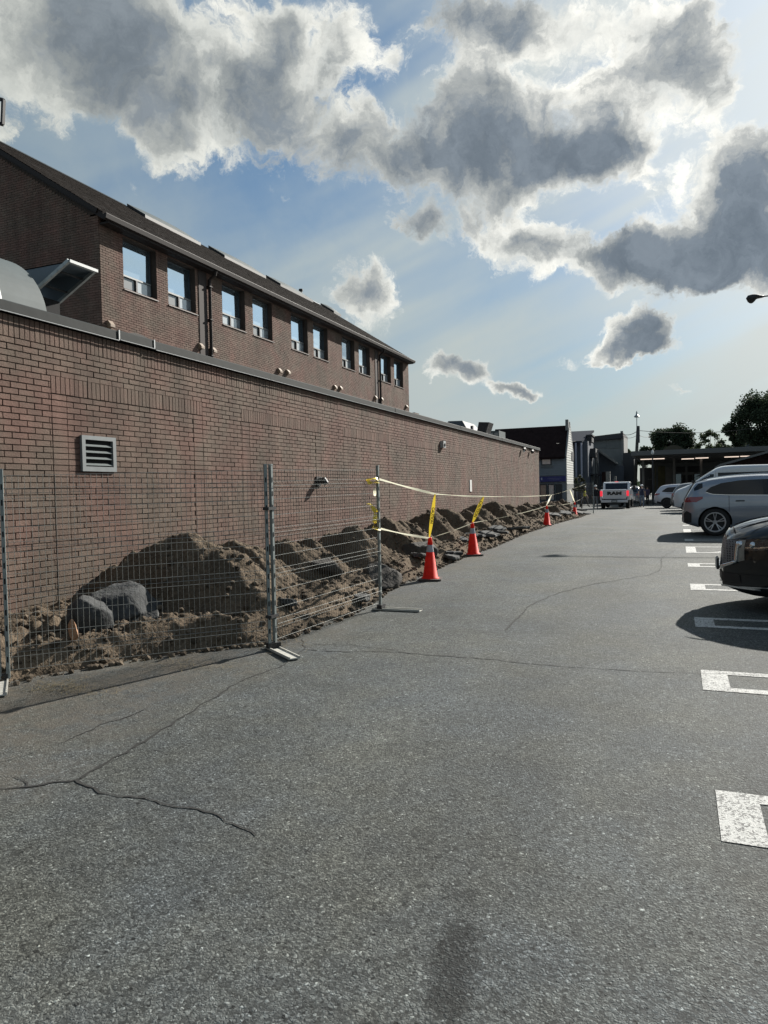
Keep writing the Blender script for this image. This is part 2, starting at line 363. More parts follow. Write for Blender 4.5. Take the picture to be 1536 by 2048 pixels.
def link(name, me, parent=None, local=False, label=None, kind=None):
    o = bpy.data.objects.new(name, me); COL.objects.link(o)
    if parent is not None:
        o.parent = parent
        if not local: o.location = -wloc(parent)
    if label: o['label'] = label
    if kind: o['kind'] = kind
    return o
def tag(o, label, cat, group=None, kind=None):
    if label: o['label'] = label
    if cat: o['category'] = cat
    if group: o['group'] = group
    if kind: o['kind'] = kind
    return o
def thing(name, label, cat, loc=(0, 0, 0), rz=0.0, group=None):
    o = bpy.data.objects.new(name, None); COL.objects.link(o); o.location = loc; o.rotation_euler = (0, 0, rz)
    o.empty_display_size = 0.2
    return tag(o, label, cat, group)
def copy_tree(o, parent=None):
    c = o.copy(); COL.objects.link(c); c.parent = parent
    for ch in list(o.children): copy_tree(ch, c)
    return c
def struct(name, mb, m, **kw):
    o = mb.build(name, m, **kw); o['kind'] = 'structure'; return o

# ---------------------------------------------------------------- ground
def asphalt_mat():
    m = bpy.data.materials.new('asphalt'); m.use_nodes = True; t = m.node_tree; b = t.nodes['Principled BSDF']; lk = t.links.new
    geo = t.nodes.new('ShaderNodeNewGeometry'); pos = geo.outputs['Position']
    def nz(s, d=4, r=0.6, vec=pos):
        n = t.nodes.new('ShaderNodeTexNoise'); n.inputs['Scale'].default_value = s; n.inputs['Detail'].default_value = d; n.inputs['Roughness'].default_value = r
        lk(vec, n.inputs['Vector']); return n.outputs['Fac']
    def mr(v, a, b_, c, d):
        n = t.nodes.new('ShaderNodeMapRange'); n.inputs[1].default_value = a; n.inputs[2].default_value = b_; n.inputs[3].default_value = c; n.inputs[4].default_value = d
        lk(v, n.inputs[0]); return n.outputs[0]
    def mul(a, b_, op='MULTIPLY'):
        n = t.nodes.new('ShaderNodeMath'); n.operation = op
        for i, v in enumerate((a, b_)):
            if isinstance(v, (int, float)): n.inputs[i].default_value = v
            else: lk(v, n.inputs[i])
        return n.outputs[0]
    vo = t.nodes.new('ShaderNodeTexVoronoi'); vo.inputs['Scale'].default_value = 95; vo.inputs['Randomness'].default_value = 1.0
    wn = t.nodes.new('ShaderNodeTexNoise'); wn.inputs['Scale'].default_value = 70; wn.inputs['Detail'].default_value = 3; lk(pos, wn.inputs['Vector'])
    ws = t.nodes.new('ShaderNodeVectorMath'); ws.operation = 'SCALE'; ws.inputs['Scale'].default_value = 0.020; lk(wn.outputs['Color'], ws.inputs[0])
    wa = t.nodes.new('ShaderNodeVectorMath'); wa.operation = 'ADD'; lk(pos, wa.inputs[0]); lk(ws.outputs[0], wa.inputs[1]); lk(wa.outputs[0], vo.inputs['Vector'])
    sx = t.nodes.new('ShaderNodeSeparateColor'); lk(vo.outputs['Color'], sx.inputs[0])
    stone = mr(sx.outputs[0], 0.0, 1.0, 0.36, 1.52)
    hot = mr(sx.outputs[1], 0.93, 1.0, 1.0, 2.6)
    pit = mr(sx.outputs[2], 0.0, 0.10, 0.35, 1.0)
    joint = mr(vo.outputs['Distance'], 0.45, 0.95, 1.03, 0.65)
    f = mul(mul(mul(stone, hot), pit), joint)
    f = mul(f, mr(nz(260, 2), 0.3, 0.7, 0.8, 1.2))
    f = mul(f, mr(nz(0.55, 7, 0.68), 0.32, 0.68, 0.78, 1.18))
    f = mul(f, mr(nz(3.0, 6, 0.6), 0.3, 0.7, 0.88, 1.12))
    f = mul(f, mr(nz(16.0, 5, 0.75), 0.32, 0.68, 0.80, 1.20))
    v2 = t.nodes.new('ShaderNodeTexVoronoi'); v2.inputs['Scale'].default_value = 42; lk(pos, v2.inputs['Vector'])
    s2 = t.nodes.new('ShaderNodeSeparateColor'); lk(v2.outputs['Color'], s2.inputs[0])
    big = mul(mr(s2.outputs[0], 0.86, 0.90, 0.0, 1.0), mr(v2.outputs['Distance'], 0.32, 0.42, 1.0, 0.0))
    f = mul(f, mr(big, 0.0, 1.0, 1.0, 1.75))
    hole = mul(mr(s2.outputs[1], 0.93, 0.95, 0.0, 1.0), mr(v2.outputs['Distance'], 0.30, 0.45, 1.0, 0.0))
    f = mul(f, mr(hole, 0.0, 1.0, 1.0, 0.30))
    # faint wheel tracks along the lane
    xx0 = t.nodes.new('ShaderNodeSeparateXYZ'); lk(pos, xx0.inputs[0])
    wob = mul(xx0.outputs[0], mul(nz(0.35, 3, 0.5), 1.2), 'ADD')
    tr = t.nodes.new('ShaderNodeMath'); tr.operation = 'SINE'; lk(mul(wob, 3.7), tr.inputs[0])
    f = mul(f, mr(tr.outputs[0], -1, 1, 0.93, 1.06))
    xyz = t.nodes.new('ShaderNodeSeparateXYZ'); lk(pos, xyz.inputs[0])
    # fine dust spilled from the trench on the wall side
    dust = mul(mr(mul(xyz.outputs[0], mul(nz(1.2, 6, 0.65), 2.6), 'SUBTRACT'), -4.5, -5.9, 0.0, 1.0), mul(mr(nz(5, 8, 0.7), 0.36, 0.6, 0.10, 0.85), mr(xyz.outputs[1], 46, 40, 0.0, 1.0)))
    # an oil stain near the photographer
    sc_ = t.nodes.new('ShaderNodeMapping'); sc_.vector_type = 'TEXTURE'; lk(pos, sc_.inputs[0])
    sc_.inputs[1].default_value = (-0.73, 2.35, 0); sc_.inputs[2].default_value = (0, 0, math.radians(12)); sc_.inputs[3].default_value = (0.085, 0.50, 1.2)
    wv = t.nodes.new('ShaderNodeVectorMath'); wv.operation = 'LENGTH'; lk(sc_.outputs[0], wv.inputs[0])
    st = mr(mul(wv.outputs['Value'], mr(nz(6, 6, 0.7), 0.3, 0.7, -0.5, 0.5), 'ADD'), 1.1, 0.45, 1.0, 0.42)
    f = mul(f, st)
    v = t.nodes.new('ShaderNodeVectorMath'); v.operation = 'SCALE'; lk(f, v.inputs['Scale'])
    hue = t.nodes.new('ShaderNodeMix'); hue.data_type = 'RGBA'; hue.inputs[6].default_value = (0.072, 0.080, 0.082, 1); hue.inputs[7].default_value = (0.080, 0.083, 0.074, 1)
    lk(mr(nz(0.9, 5, 0.65), 0.38, 0.62, 0.0, 1.0), hue.inputs[0]); lk(hue.outputs[2], v.inputs[0])
    d = t.nodes.new('ShaderNodeVectorMath'); d.operation = 'SCALE'; d.inputs[0].default_value = (0.105, 0.092, 0.075); lk(mr(nz(30, 4, 0.7), 0.3, 0.7, 0.7, 1.3), d.inputs['Scale'])
    mx = t.nodes.new('ShaderNodeMix'); mx.data_type = 'RGBA'; lk(dust, mx.inputs[0]); lk(v.outputs[0], mx.inputs[6]); lk(d.outputs[0], mx.inputs[7])
    lk(mx.outputs[2], b.inputs['Base Color'])
    b.inputs['Roughness'].default_value = 0.78; b.inputs['Specular IOR Level'].default_value = 0.22
    h = mul(mul(sx.outputs[0], mr(vo.outputs['Distance'], 0.2, 0.9, 1.0, 0.0)), mul(nz(260, 2), 0.4), 'ADD')
    bp = t.nodes.new('ShaderNodeBump'); bp.inputs['Strength'].default_value = 0.7; bp.inputs['Distance'].default_value = 0.007
    lk(h, bp.inputs['Height']); lk(bp.outputs[0], b.inputs['Normal'])
    return m
M['asphalt'] = asphalt_mat()
def axis_lines(dense, step, far):
    a = list(np.arange(dense[0], dense[1] + 1e-6, step)); s = step; x = dense[1]
    while x < far[1]: s *= 1.5; x += s; a.append(min(x, far[1]))
    s = step; x = dense[0]
    while x > far[0]: s *= 1.5; x -= s; a.insert(0, max(x, far[0]))
    return a
xs = axis_lines((-8, 8), 1.0, (-700, 700)); ys = axis_lines((0, 64), 0.5, (-200, 1500))
mb = MB()
mb.add([(x, y, G(y)) for y in ys for x in xs],
       [(j * len(xs) + i, j * len(xs) + i + 1, (j + 1) * len(xs) + i + 1, (j + 1) * len(xs) + i) for j in range(len(ys) - 1) for i in range(len(xs) - 1)])
struct('ground', mb, M['asphalt'], smooth=True)

# painted stall markings: hairpins with a solid block at the lane end
def paint_mat():
    m = mat('road_paint', (0.52, 0.52, 0.50), 0.75, bump=0.5, bscale=160)
    t = m.node_tree; b = t.nodes['Principled BSDF']; lk = t.links.new
    geo = t.nodes.new('ShaderNodeNewGeometry')
    n = t.nodes.new('ShaderNodeTexNoise'); n.inputs['Scale'].default_value = 9; n.inputs['Detail'].default_value = 5; lk(geo.outputs['Position'], n.inputs['Vector'])
    vo = t.nodes.new('ShaderNodeTexVoronoi'); vo.inputs['Scale'].default_value = 95; lk(geo.outputs['Position'], vo.inputs['Vector'])
    sx = t.nodes.new('ShaderNodeSeparateColor'); lk(vo.outputs['Color'], sx.inputs[0])
    ad = t.nodes.new('ShaderNodeMath'); ad.operation = 'ADD'; lk(n.outputs['Fac'], ad.inputs[0]); lk(sx.outputs[0], ad.inputs[1])
    r = t.nodes.new('ShaderNodeMapRange'); r.inputs[1].default_value = 0.62; r.inputs[2].default_value = 0.95; lk(ad.outputs[0], r.inputs[0])
    mx = t.nodes.new('ShaderNodeMix'); mx.data_type = 'RGBA'; mx.inputs[6].default_value = (0.12, 0.12, 0.115, 1); mx.inputs[7].default_value = (0.46, 0.46, 0.44, 1)
    lk(r.outputs[0], mx.inputs[0]); lk(mx.outputs[2], b.inputs['Base Color'])
    return m
M['paint'] = paint_mat()
def flat_strip(mb, x0, x1, y0, y1, lift=0.004):
    n = max(1, int(abs(y1 - y0) / 0.25) + 1)
    for i in range(n):
        a, b_ = y0 + (y1 - y0) * i / n, y0 + (y1 - y0) * (i + 1) / n
        mb.add([(x0, a, G(a) + lift), (x1, a, G(a) + lift), (x1, b_, G(b_) + lift), (x0, b_, G(b_) + lift)], [(0, 1, 2, 3)])
def hairpin(y0, y1, x0=0.175, x1=5.8, lw=0.11, blk=0.20, diag=False):
    mb = MB()
    flat_strip(mb, x0, x0 + blk, y0, y1)
    flat_strip(mb, x0 + blk, x1, y0, y0 + lw); flat_strip(mb, x0 + blk, x1, y1 - lw, y1)
    if diag:
        for k in range(3):
            xa, xb = x0 + 0.45 + k * 1.7, x0 + 1.65 + k * 1.7
            ya, yb = y0 + lw + 0.03, y1 - lw - 0.03
            mb.add([(xa, ya, G(ya) + 0.004), (xa + 0.16, ya, G(ya) + 0.004), (xb + 0.16, yb, G(yb) + 0.004), (xb, yb, G(yb) + 0.004)], [(0, 1, 2, 3)])
    return struct('parking_marking', mb, M['paint'])
for (a, b_, d) in ((3.56, 4.13, 0), (6.02, 6.63, 0), (8.46, 9.02, 0), (11.10, 11.70, 0), (13.77, 14.30, 0), (16.15, 17.5, 1), (19.0, 19.6, 0),
                   (22.0, 23.4, 1), (25.4, 25.95, 0), (28.0, 28.55, 0), (30.6, 31.15, 0), (33.2, 33.75, 0), (35.8, 36.35, 0), (38.4, 38.95, 0), (1.1, 1.66, 0)):
    hairpin(a, b_, diag=bool(d))

# cracks in the asphalt: thin dark ribbons with a jittering edge
M['crack'] = mat('crack_shadow', (0.014, 0.014, 0.013), 0.95)
def crack(pts, w=0.012, seed=0):
    w *= 1.4
    r = random.Random(seed); P = []
    for (a, b_) in zip(pts[:-1], pts[1:]):
        a, b_ = Vector(a), Vector(b_); n = max(2, int((b_ - a).length / 0.045)); d = (b_ - a).normalized(); s = Vector((-d.y, d.x))
        off = 0
        for i in range(n):
            off = off * 0.75 + r.uniform(-0.016, 0.016)
            P.append(a.lerp(b_, i / n) + s * off * min(1, 4 * min(i, n - i) / n + 0.15))
    P.append(Vector(pts[-1])); mb = MB(); L_, R_ = [], []
    for i, p in enumerate(P):
        d = (P[min(i + 1, len(P) - 1)] - P[max(0, i - 1)]).normalized(); s = Vector((-d.y, d.x)); ww = w * r.uniform(0.25, 1.0) * (1 - 0.55 * i / len(P))
        L_.append((p.x + s.x * ww / 2, p.y + s.y * ww / 2, G(p.y) + 0.0045)); R_.append((p.x - s.x * ww / 2, p.y - s.y * ww / 2, G(p.y) + 0.0045))
    n = len(P); mb.add(L_ + R_, [(i, i + 1, n + i + 1, n + i) for i in range(n - 1)])
    return struct('pavement_crack', mb, M['crack'])
crack([(-3.26, 3.14), (-3.28, 3.32), (-3.33, 3.88), (-3.44, 4.53), (-3.50, 5.16), (-3.41, 5.69), (-3.53, 6.36), (-3.79, 6.80)], 0.022, 1)
crack([(-3.26, 3.14), (-3.47, 2.95), (-3.62, 2.86), (-4.1, 2.6)], 0.024, 2)
crack([(-3.27, 3.12), (-3.17, 3.08), (-2.90, 3.03), (-2.67, 3.05), (-2.48, 3.02), (-2.25, 3.03), (-1.9, 2.9)], 0.017, 3)
crack([(-3.47, 2.95), (-3.62, 3.02), (-3.80, 3.0)], 0.010, 4)
crack([(-3.78, 4.29), (-3.86, 3.92), (-3.83, 3.57), (-3.90, 3.28), (-4.0, 3.0)], 0.011, 5)
crack([(-3.54, 6.35), (-3.03, 6.39), (-2.75, 6.50), (-2.02, 6.50), (-1.29, 6.44), (-0.63, 6.43), (0.17, 6.49), (0.68, 6.59), (2.5, 6.6)], 0.016, 6)
crack([(-3.56, 6.60), (-3.17, 6.71), (-2.61, 6.57), (-2.29, 6.50)], 0.011, 7)
crack([(-1.77, 7.75), (-1.79, 8.38), (-1.80, 9.34), (-1.58, 10.51), (-1.19, 11.43), (-0.42, 12.59), (-0.28, 13.26), (-0.27, 15.19), (-0.04, 16.73)], 0.020, 8)
crack([(-0.42, 12.59), (0.1, 12.9)], 0.012, 9)

# ---------------------------------------------------------------- brick building
WX, UX = -6.73, -14.5                     # planes of the front wing wall and of the upper block
RH, BL, GAP = 0.0692, 0.2075, 0.0068
bldg = thing('brick_building', 'long brown brick building with a windowless ground floor wing and a set back upper block', 'building', (WX, 20.0, 0.0))

def brick_rows(u0, u1, z0, z1, holes=(), breaks=(), soldiers=()):
    """Bricks as (u, z, width, height) for running bond between u0..u1, cut at breaks and left out in holes; soldiers are zones of upright bricks."""
    out = []
    zones = sorted(soldiers)
    def blocked(a, b_, c, d):
        for (h0, h1, k0, k1) in holes:
            if a < h1 - 0.02 and b_ > h0 + 0.02 and c < k1 - 0.01 and d > k0 + 0.01: return True
        return False
    nrow = int(round((z1 - z0) / RH))
    for r in range(nrow):
        zb = z1 - (r + 1) * RH; zt = zb + RH
        zm = (zb + zt) / 2
        cuts = sorted(set([u0, u1] + [c for (c, ca, cb) in breaks if ca - 1e-3 < zm < cb + 1e-3 and u0 < c < u1]
                          + [e for (s0, s1, sa, sb) in zones if sa < zm < sb for e in (max(u0, s0), min(u1, s1)) if u0 <= e <= u1]
                          + [e for (h0, h1, k0, k1) in holes if k0 < zm < k1 for e in (max(u0, h0), min(u1, h1)) if u0 <= e <= u1]))
        for a, b_ in zip(cuts[:-1], cuts[1:]):
            mid = (a + b_) / 2
            if b_ - a < 0.03: continue
            if any(s0 < mid < s1 and sa < zm < sb for (s0, s1, sa, sb) in zones): continue
            if any(h0 < mid < h1 and k0 < zm < k1 for (h0, h1, k0, k1) in holes): continue
            start = a - (BL / 2 if r % 2 else 0); u = start
            if abs((b_ - a) - BL) < 0.05: out.append((a, zb, b_ - a, RH)); continue
            while u < b_ - 0.02:
                p, q = max(u, a), min(u + BL, b_)
                if q - p > 0.03: out.append((p, zb, q - p, RH))
                u += BL
    for (s0, s1, sa, sb) in zones:
        s0_, s1_ = max(s0, u0), min(s1, u1); n = max(1, int(round((s1_ - s0_) / RH))); w = (s1_ - s0_) / n
        for i in range(n):
            a = s0_ + i * w
            if not blocked(a, a + w, sa, sb): out.append((a, sa, w, sb - sa))
    return out
def brick_arrays(bricks, plane, face, gap=GAP, depth=0.012, seed=1):
    """face 'x': wall in the YZ plane looking to +X at X=plane. face 'y': wall in the XZ plane looking to -Y at Y=plane."""
    r = np.random.default_rng(seed); n = len(bricks); B = np.array(bricks)
    pr = depth * r.uniform(0.75, 1.25, n); j = r.uniform(-0.0016, 0.0016, (n, 4))
    g = gap / 2; c = 0.0028
    a0, a1 = B[:, 0] + g + j[:, 0], B[:, 0] + B[:, 2] - g + j[:, 1]
    z0, z1 = B[:, 1] + g + j[:, 2], B[:, 1] + B[:, 3] - g + j[:, 3]
    V = np.zeros((n, 8, 3)); oth = np.zeros((n, 8))
    U = np.stack([a0, a1, a1, a0, a0 + c, a1 - c, a1 - c, a0 + c], 1); Z = np.stack([z0, z0, z1, z1, z0 + c, z0 + c, z1 - c, z1 - c], 1)
    D = np.stack([0 * pr] * 4 + [pr] * 4, 1)
    if face == 'x': V[:, :, 0] = plane + D; V[:, :, 1] = U; V[:, :, 2] = Z
    else: V[:, :, 0] = U; V[:, :, 1] = plane - D; V[:, :, 2] = Z
    F = np.array([(4, 5, 6, 7), (0, 1, 5, 4), (1, 2, 6, 5), (2, 3, 7, 6), (3, 0, 4, 7)])
    return V.reshape(-1, 3), (F[None] + 8 * np.arange(n)[:, None, None]).reshape(-1, 4), np.repeat(r.random(n), 5)
def brick_mesh(name, bricks, plane, face, m, parent, seed=1, kind='stuff', label=None):
    V, F, T = brick_arrays(bricks, plane, face, seed=seed)
    me = bpy.data.meshes.new(name); me.vertices.add(len(V)); me.vertices.foreach_set('co', V.ravel())
    me.loops.add(len(F) * 4); me.loops.foreach_set('vertex_index', F.ravel().astype(np.int32))
    me.polygons.add(len(F)); me.polygons.foreach_set('loop_start', np.arange(0, len(F) * 4, 4, dtype=np.int32))
    me.polygons.foreach_set('loop_total', np.full(len(F), 4, dtype=np.int32)); me.update(calc_edges=True)
    a = me.attributes.new('tone', 'FLOAT', 'FACE'); a.data.foreach_set('value', T.astype(np.float32))
    me.materials.append(m); me.polygons.foreach_set('use_smooth', [False] * len(me.polygons))
    return link(name, me, parent, kind=kind, label=label)

# -- front wing
Y0, Y1 = 1.2, 38.05
ZB, ZT = -0.30, 3.735
mb = MB(); mb.box(WX - 0.28, WX, Y0, Y1, ZB, ZT)
front = mb.build('front_wall', M['mortar'], bldg)
PERIOD = 3.93; panels = [2.31 + PERIOD * i for i in range(9)]
breaks = []; sold = [(Y0, Y1, 3.49, 3.735)]
for p in panels:
    for c in (p, p + 0.225, p + 2.635, p + 2.86): breaks.append((c, ZB, 2.94))
    for c in (p, p + 2.86): breaks.append((c, 2.94, 3.15))
    sold.append((p, p + 2.86, 2.94, 3.15))
VENT = (6.66, 7.21, 2.06, 2.46)           # hole for the louvred vent
bricks = brick_rows(Y0, Y1, ZB, 3.49, holes=[(VENT[0], VENT[1], VENT[2], VENT[3])], breaks=breaks, soldiers=sold)
def near_key(b_):
    u, z = b_[0] + b_[2] / 2, b_[1] + b_[3] / 2
    if u < 5.30 or z < 0.62: return 1e9
    return math.hypot(u, WX) + (0 if 0.3 < z < 3.6 else 0.05)
order = sorted(range(len(bricks)), key=lambda i: near_key(bricks[i]))
single = [i for i in order[:300]]; sset = set(single)
brick_mesh('brickwork', [b_ for i, b_ in enumerate(bricks) if i not in sset], WX, 'x', M['brick'], bldg, 3)
shared = {}
for i in single:
    u, z, w, h = bricks[i]; key = (round(w, 3), round(h, 3))
    if key not in shared:
        V, F, T = brick_arrays([(0, 0, w, h)], 0.0, 'x', seed=len(shared) + 5)
        me = bpy.data.meshes.new('brick'); me.from_pydata([tuple(p) for p in V], [], [tuple(map(int, f)) for f in F]); me.materials.append(M['brick_one']); shared[key] = me
    o = bpy.data.objects.new('brick', shared[key]); COL.objects.link(o); o.parent = front
    o.location = Vector((WX + random.uniform(-0.0015, 0.002), u + random.uniform(-.001, .001), z + random.uniform(-.001, .001))) - wloc(front)
# side and back walls, flat roof of the wing
mb = MB(); mb.box(-30, WX - 0.28, Y1 - 0.28, Y1, ZB, ZT); mb.build('end_wall', M['brick_up'], bldg)
mb = MB(); mb.box(UX, WX - 0.28, 2.0, Y1 - 0.28, 3.42, 3.55); mb.box(-30, UX, 0.0, 15.2, 3.42, 3.55); mb.build('flat_roof', M['roofgrey'], bldg)
# coping: sheet metal cap in lengths, with a bright drip edge
yy = Y0
seams = [1.2, 4.2, 6.95 + 0.35, 7.98, 11.0, 14.05, 17.1, 20.1, 23.1, 26.2, 29.2, 32.2, 35.2, 38.12]
for a, b_ in zip(seams[:-1], seams[1:]):
    mb = MB(); lift = 0.0; dz = 0.012 if abs(a - 7.3) < .01 else 0.0
    x_o = WX + 0.075 + (0.006 if int(a) % 2 else 0)
    prof = [(WX - 0.32, 3.70), (WX - 0.32, 3.835 + dz), (x_o - 0.02, 3.865 + dz), (x_o, 3.85 + dz), (x_o, 3.752 + dz), (x_o - 0.012, 3.750), (x_o - 0.012, 3.845), (WX - 0.30, 3.82)]
    n = len(prof); mb.prism(prof, a + 0.002, b_ - 0.002)
    cp = mb.build('coping_length', M['flash'], bldg)
    mb = MB(); mb.box(x_o + 0.001, x_o + 0.016, a + 0.01, b_ - 0.01, 3.733 + dz, 3.744 + dz); mb.build('drip_edge', M['vent'], cp)
mb = MB(); mb.box(WX + 0.083, WX + 0.090, 7.285, 7.305, 3.745, 3.875); mb.box(WX + 0.083, WX + 0.092, 7.955, 7.975, 3.745, 3.875); mb.build('coping_clip', M['lightmetal'], bldg)
mb = MB(); mb.prism([(7.4, 3.86), (7.62, 3.905), (7.78, 3.90), (7.95, 3.86)], WX - 0.25, WX + 0.06, axis='x'); mb.build('lifted_flashing', M['brown'], bldg)
# louvred vent
ve = at(157, 873, X=WX); 
y0, y1, z0, z1 = VENT
mb = MB(); xo = WX + 0.045
mb.box(WX - 0.05, xo, y0 - 0.01, y0 + 0.045, z0 - 0.02, z1 + 0.02); mb.box(WX - 0.05, xo, y1 - 0.045, y1 + 0.01, z0 - 0.02, z1 + 0.02)
mb.box(WX - 0.05, xo, y0 + 0.045, y1 - 0.045, z1 - 0.03, z1 + 0.02); mb.box(WX - 0.05, xo, y0 + 0.045, y1 - 0.045, z0 - 0.02, z0 + 0.04)
lv = mb.build('louvre_vent', M['vent'], bldg)
mb = MB(); mb.box(WX + 0.001, WX + 0.004, y0 + 0.045, y1 - 0.045, z0 + 0.04, z1 - 0.03); mb.build('vent_back', M['dark'], lv)
for k in range(4):
    zc = z0 + 0.045 + k * 0.078
    mb = MB(); mb.prism([(WX + 0.008, zc + 0.034), (WX + 0.011, zc + 0.037), (WX + 0.040, zc + 0.010), (WX + 0.038, zc + 0.006)], y0 + 0.047, y1 - 0.047)
    mb.build('louvre_blade', M['duct'], lv)
# small black wall outlet, camera box, white plate, floodlights
p = at(634, 963, X=WX)
mb = MB(); mb.box(WX + 0.012, WX + 0.045, p.y - 0.09, p.y + 0.09, p.z - 0.10, p.z + 0.10); mb.tube([(WX + 0.04, p.y, p.z), (WX + 0.17, p.y + 0.01, p.z + 0.01), (WX + 0.21, p.y + 0.01, p.z - 0.05)], [0.07, 0.07, 0.055], 12)
mb.build('wall_hydrant', M['black'], bldg)
mb = MB(); mb.box(WX + 0.013, WX + 0.03, p.y + 0.09, p.y + 0.17, p.z - 0.02, p.z + 0.09); mb.build('hydrant_plate', M['galv'], bldg)
p = at(882, 890, X=WX)
mb = MB(); mb.box(WX + 0.012, WX + 0.12, p.y - 0.12, p.y + 0.12, p.z - 0.09, p.z + 0.12); w_ = mb.build('alarm_box', M['lightmetal'], bldg)
mb = MB(); mb.lathe([(0.0, 0.0), (0.05, 0.0), (0.05, 0.02), (0, 0.02)], (WX + 0.12, p.y, p.z), 12, 'x'); mb.build('alarm_lens', M['dark'], w_)
p = at(940, 970, X=WX)
mb = MB(); mb.box(WX + 0.012, WX + 0.035, p.y - 0.12, p.y + 0.12, p.z - 0.23, p.z + 0.18); mb.build('white_plate', mat('white_plastic', (0.6, 0.6, 0.58), 0.6), bldg)
for px in (1047, 1063):
    p = at(px, 899 + (px - 1047) * 0.25, X=WX + 0.1)
    mb = MB(); mb.tube([(WX, p.y, p.z + 0.1), (WX + 0.12, p.y, p.z + 0.1)], 0.025, 6); mb.lathe([(0.0, -0.1), (0.05, -0.1), (0.10, 0.08), (0.0, 0.08)], (WX + 0.14, p.y - 0.08, p.z), 10, 'y')
    fl = mb.build('floodlight', M['black'], bldg)
    if px == 1047:
        mb = MB(); mb.lathe([(0, -0.02), (0.05, 0.0), (0, 0.03)], (WX + 0.16, p.y - 0.20, p.z - 0.1), 8, 'y'); mb.build('floodlight_bulb', mat('bulb_glass', (0.8, 0.8, 0.78), 0.2), fl)

# -- upper block
UY0, UY1 = 15.27, 39.5
EAVE, RIDGE, RX = 9.45, 13.30, -20.4
W_Z0, W_Z1 = 7.67, 9.14
wins = []
for k in range(5):
    s = 16.16 + 4.78 * k; wins += [(s, s + 1.40), (s + 1.93, s + 1.93 + 1.36)]
low = [(s + 0.05, s + 1.42, 6.05, 6.205) for (s, e) in wins]            # heads of the floor below, just over the parapet
holes = [(a, b_, W_Z0, W_Z1) for a, b_ in wins]
sold = [(16.16 + 4.78 * k_, 16.16 + 4.78 * k_ + 3.42, 6.205, 6.46) for k_ in range(5)]
for k in range(5): pass
def wall_core(u0, u1, z0, z1, holes, fn):
    us = sorted(set([u0, u1] + [h[0] for h in holes] + [h[1] for h in holes])); zs = sorted(set([z0, z1] + [h[2] for h in holes] + [h[3] for h in holes]))
    for a, b_ in zip(us[:-1], us[1:]):
        run = None
        for c, d in zip(zs[:-1], zs[1:]):
            mu, mz = (a + b_) / 2, (c + d) / 2
            hole = any(h[0] < mu < h[1] and h[2] < mz < h[3] for h in holes)
            if hole:
                if run: fn(a, b_, run[0], run[1]); run = None
            else: run = (run[0], d) if run else (c, d)
        if run: fn(a, b_, run[0], run[1])
allh = holes + low
mb = MB(); wall_core(UY0, UY1, 3.4, EAVE + 0.02, allh, lambda a, b_, c, d: mb.box(UX - 0.3, UX, a, b_, c, d)); mb.build('upper_wall', M['mortar'], bldg)
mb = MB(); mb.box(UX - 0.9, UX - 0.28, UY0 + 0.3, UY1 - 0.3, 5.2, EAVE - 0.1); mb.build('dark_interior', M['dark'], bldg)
ub = brick_rows(UY0, UY1, 4.9, 9.42, holes=allh, soldiers=sold)
brick_mesh('brickwork', ub, UX, 'x', M['brick_up'], bldg, 11)
# gable wall facing the camera, a half-timbered silhouette of plain brick under the rake
def rake(x): return EAVE + (RIDGE - EAVE) * (1 - abs(x - RX) / (UX - RX))
gb = [b_ for b_ in brick_rows(-26.3, UX, 3.42, RIDGE, ()) if b_[1] + b_[3] < rake(b_[0]) - 0.02 and b_[1] + b_[3] < rake(b_[0] + b_[2]) - 0.02]
mb = MB(); mb.prism([(UX, 3.42), (UX, EAVE), (RX, RIDGE - 0.02), (2 * RX - UX, EAVE), (2 * RX - UX, 3.42)], UY0, UY0 + 0.3); mb.build('gable_wall', M['mortar'], bldg)
brick_mesh('brickwork', gb, UY0, 'y', M['brick_up'], bldg, 12)
mb = MB(); mb.prism([(UX - 0.3, 3.42), (UX - 0.3, EAVE), (RX, RIDGE - 0.02), (2 * RX - UX, EAVE), (2 * RX - UX, 3.42)], UY1 - 0.3, UY1); mb.build('gable_wall', M['brick_up'], bldg)
# roof slabs with courses of shingles stepped on top
ov = 0.30; slope = (RIDGE - EAVE) / (UX - RX)
def rz(x): return RIDGE + 0.16 - slope * -1 * 0 - abs(x - RX) * abs(slope)
mb = MB()
for s in (1, -1):
    a = (RX, RIDGE + 0.16); b_ = (RX + s * (RX - UX) * -1 + s * ov, 0)
    xe = RX + s * (abs(UX - RX) + ov)
    mb.prism([(RX, RIDGE + 0.14), (xe, rz(xe) - 0.02), (xe, rz(xe) - 0.20), (RX, RIDGE - 0.04)], UY0 - 0.14, UY1 + 0.12)
roof = mb.build('roof', M['brown'], bldg)
mb = MB(); nc = 46; run_ = (abs(UX - RX) + ov)
for k in range(nc):
    t0, t1 = k / nc, (k + 1.15) / nc
    xa, xb = UX + ov - run_ * t0, UX + ov - run_ * min(1, t1)
    y = UY0 - 0.16
    while y < UY1 + 0.13:
        w = random.uniform(0.24, 0.42); ye = min(y + w, UY1 + 0.14); up_ = random.uniform(0.010, 0.020)
        mb.add([(xa, y, rz(xa) - 0.005 + up_), (xa, ye, rz(xa) - 0.005 + up_), (xb, ye, rz(xb) - 0.003), (xb, y, rz(xb) - 0.003), (xa, y, rz(xa) - 0.03), (xa, ye, rz(xa) - 0.03)],
               [(0, 3, 2, 1), (0, 1, 5, 4)], tone=random.random())
        y = ye
M['shingle_t'] = mat('roof_shingle_toned', (0.017, 0.014, 0.0125), 0.95, spec=0.08, bump=0.5, bscale=70, var=0.2, vscale=4, attr='tone', randv=0.28)
mb.build('shingles', M['shingle_t'], roof, kind='stuff', tones=True, fixn=False)
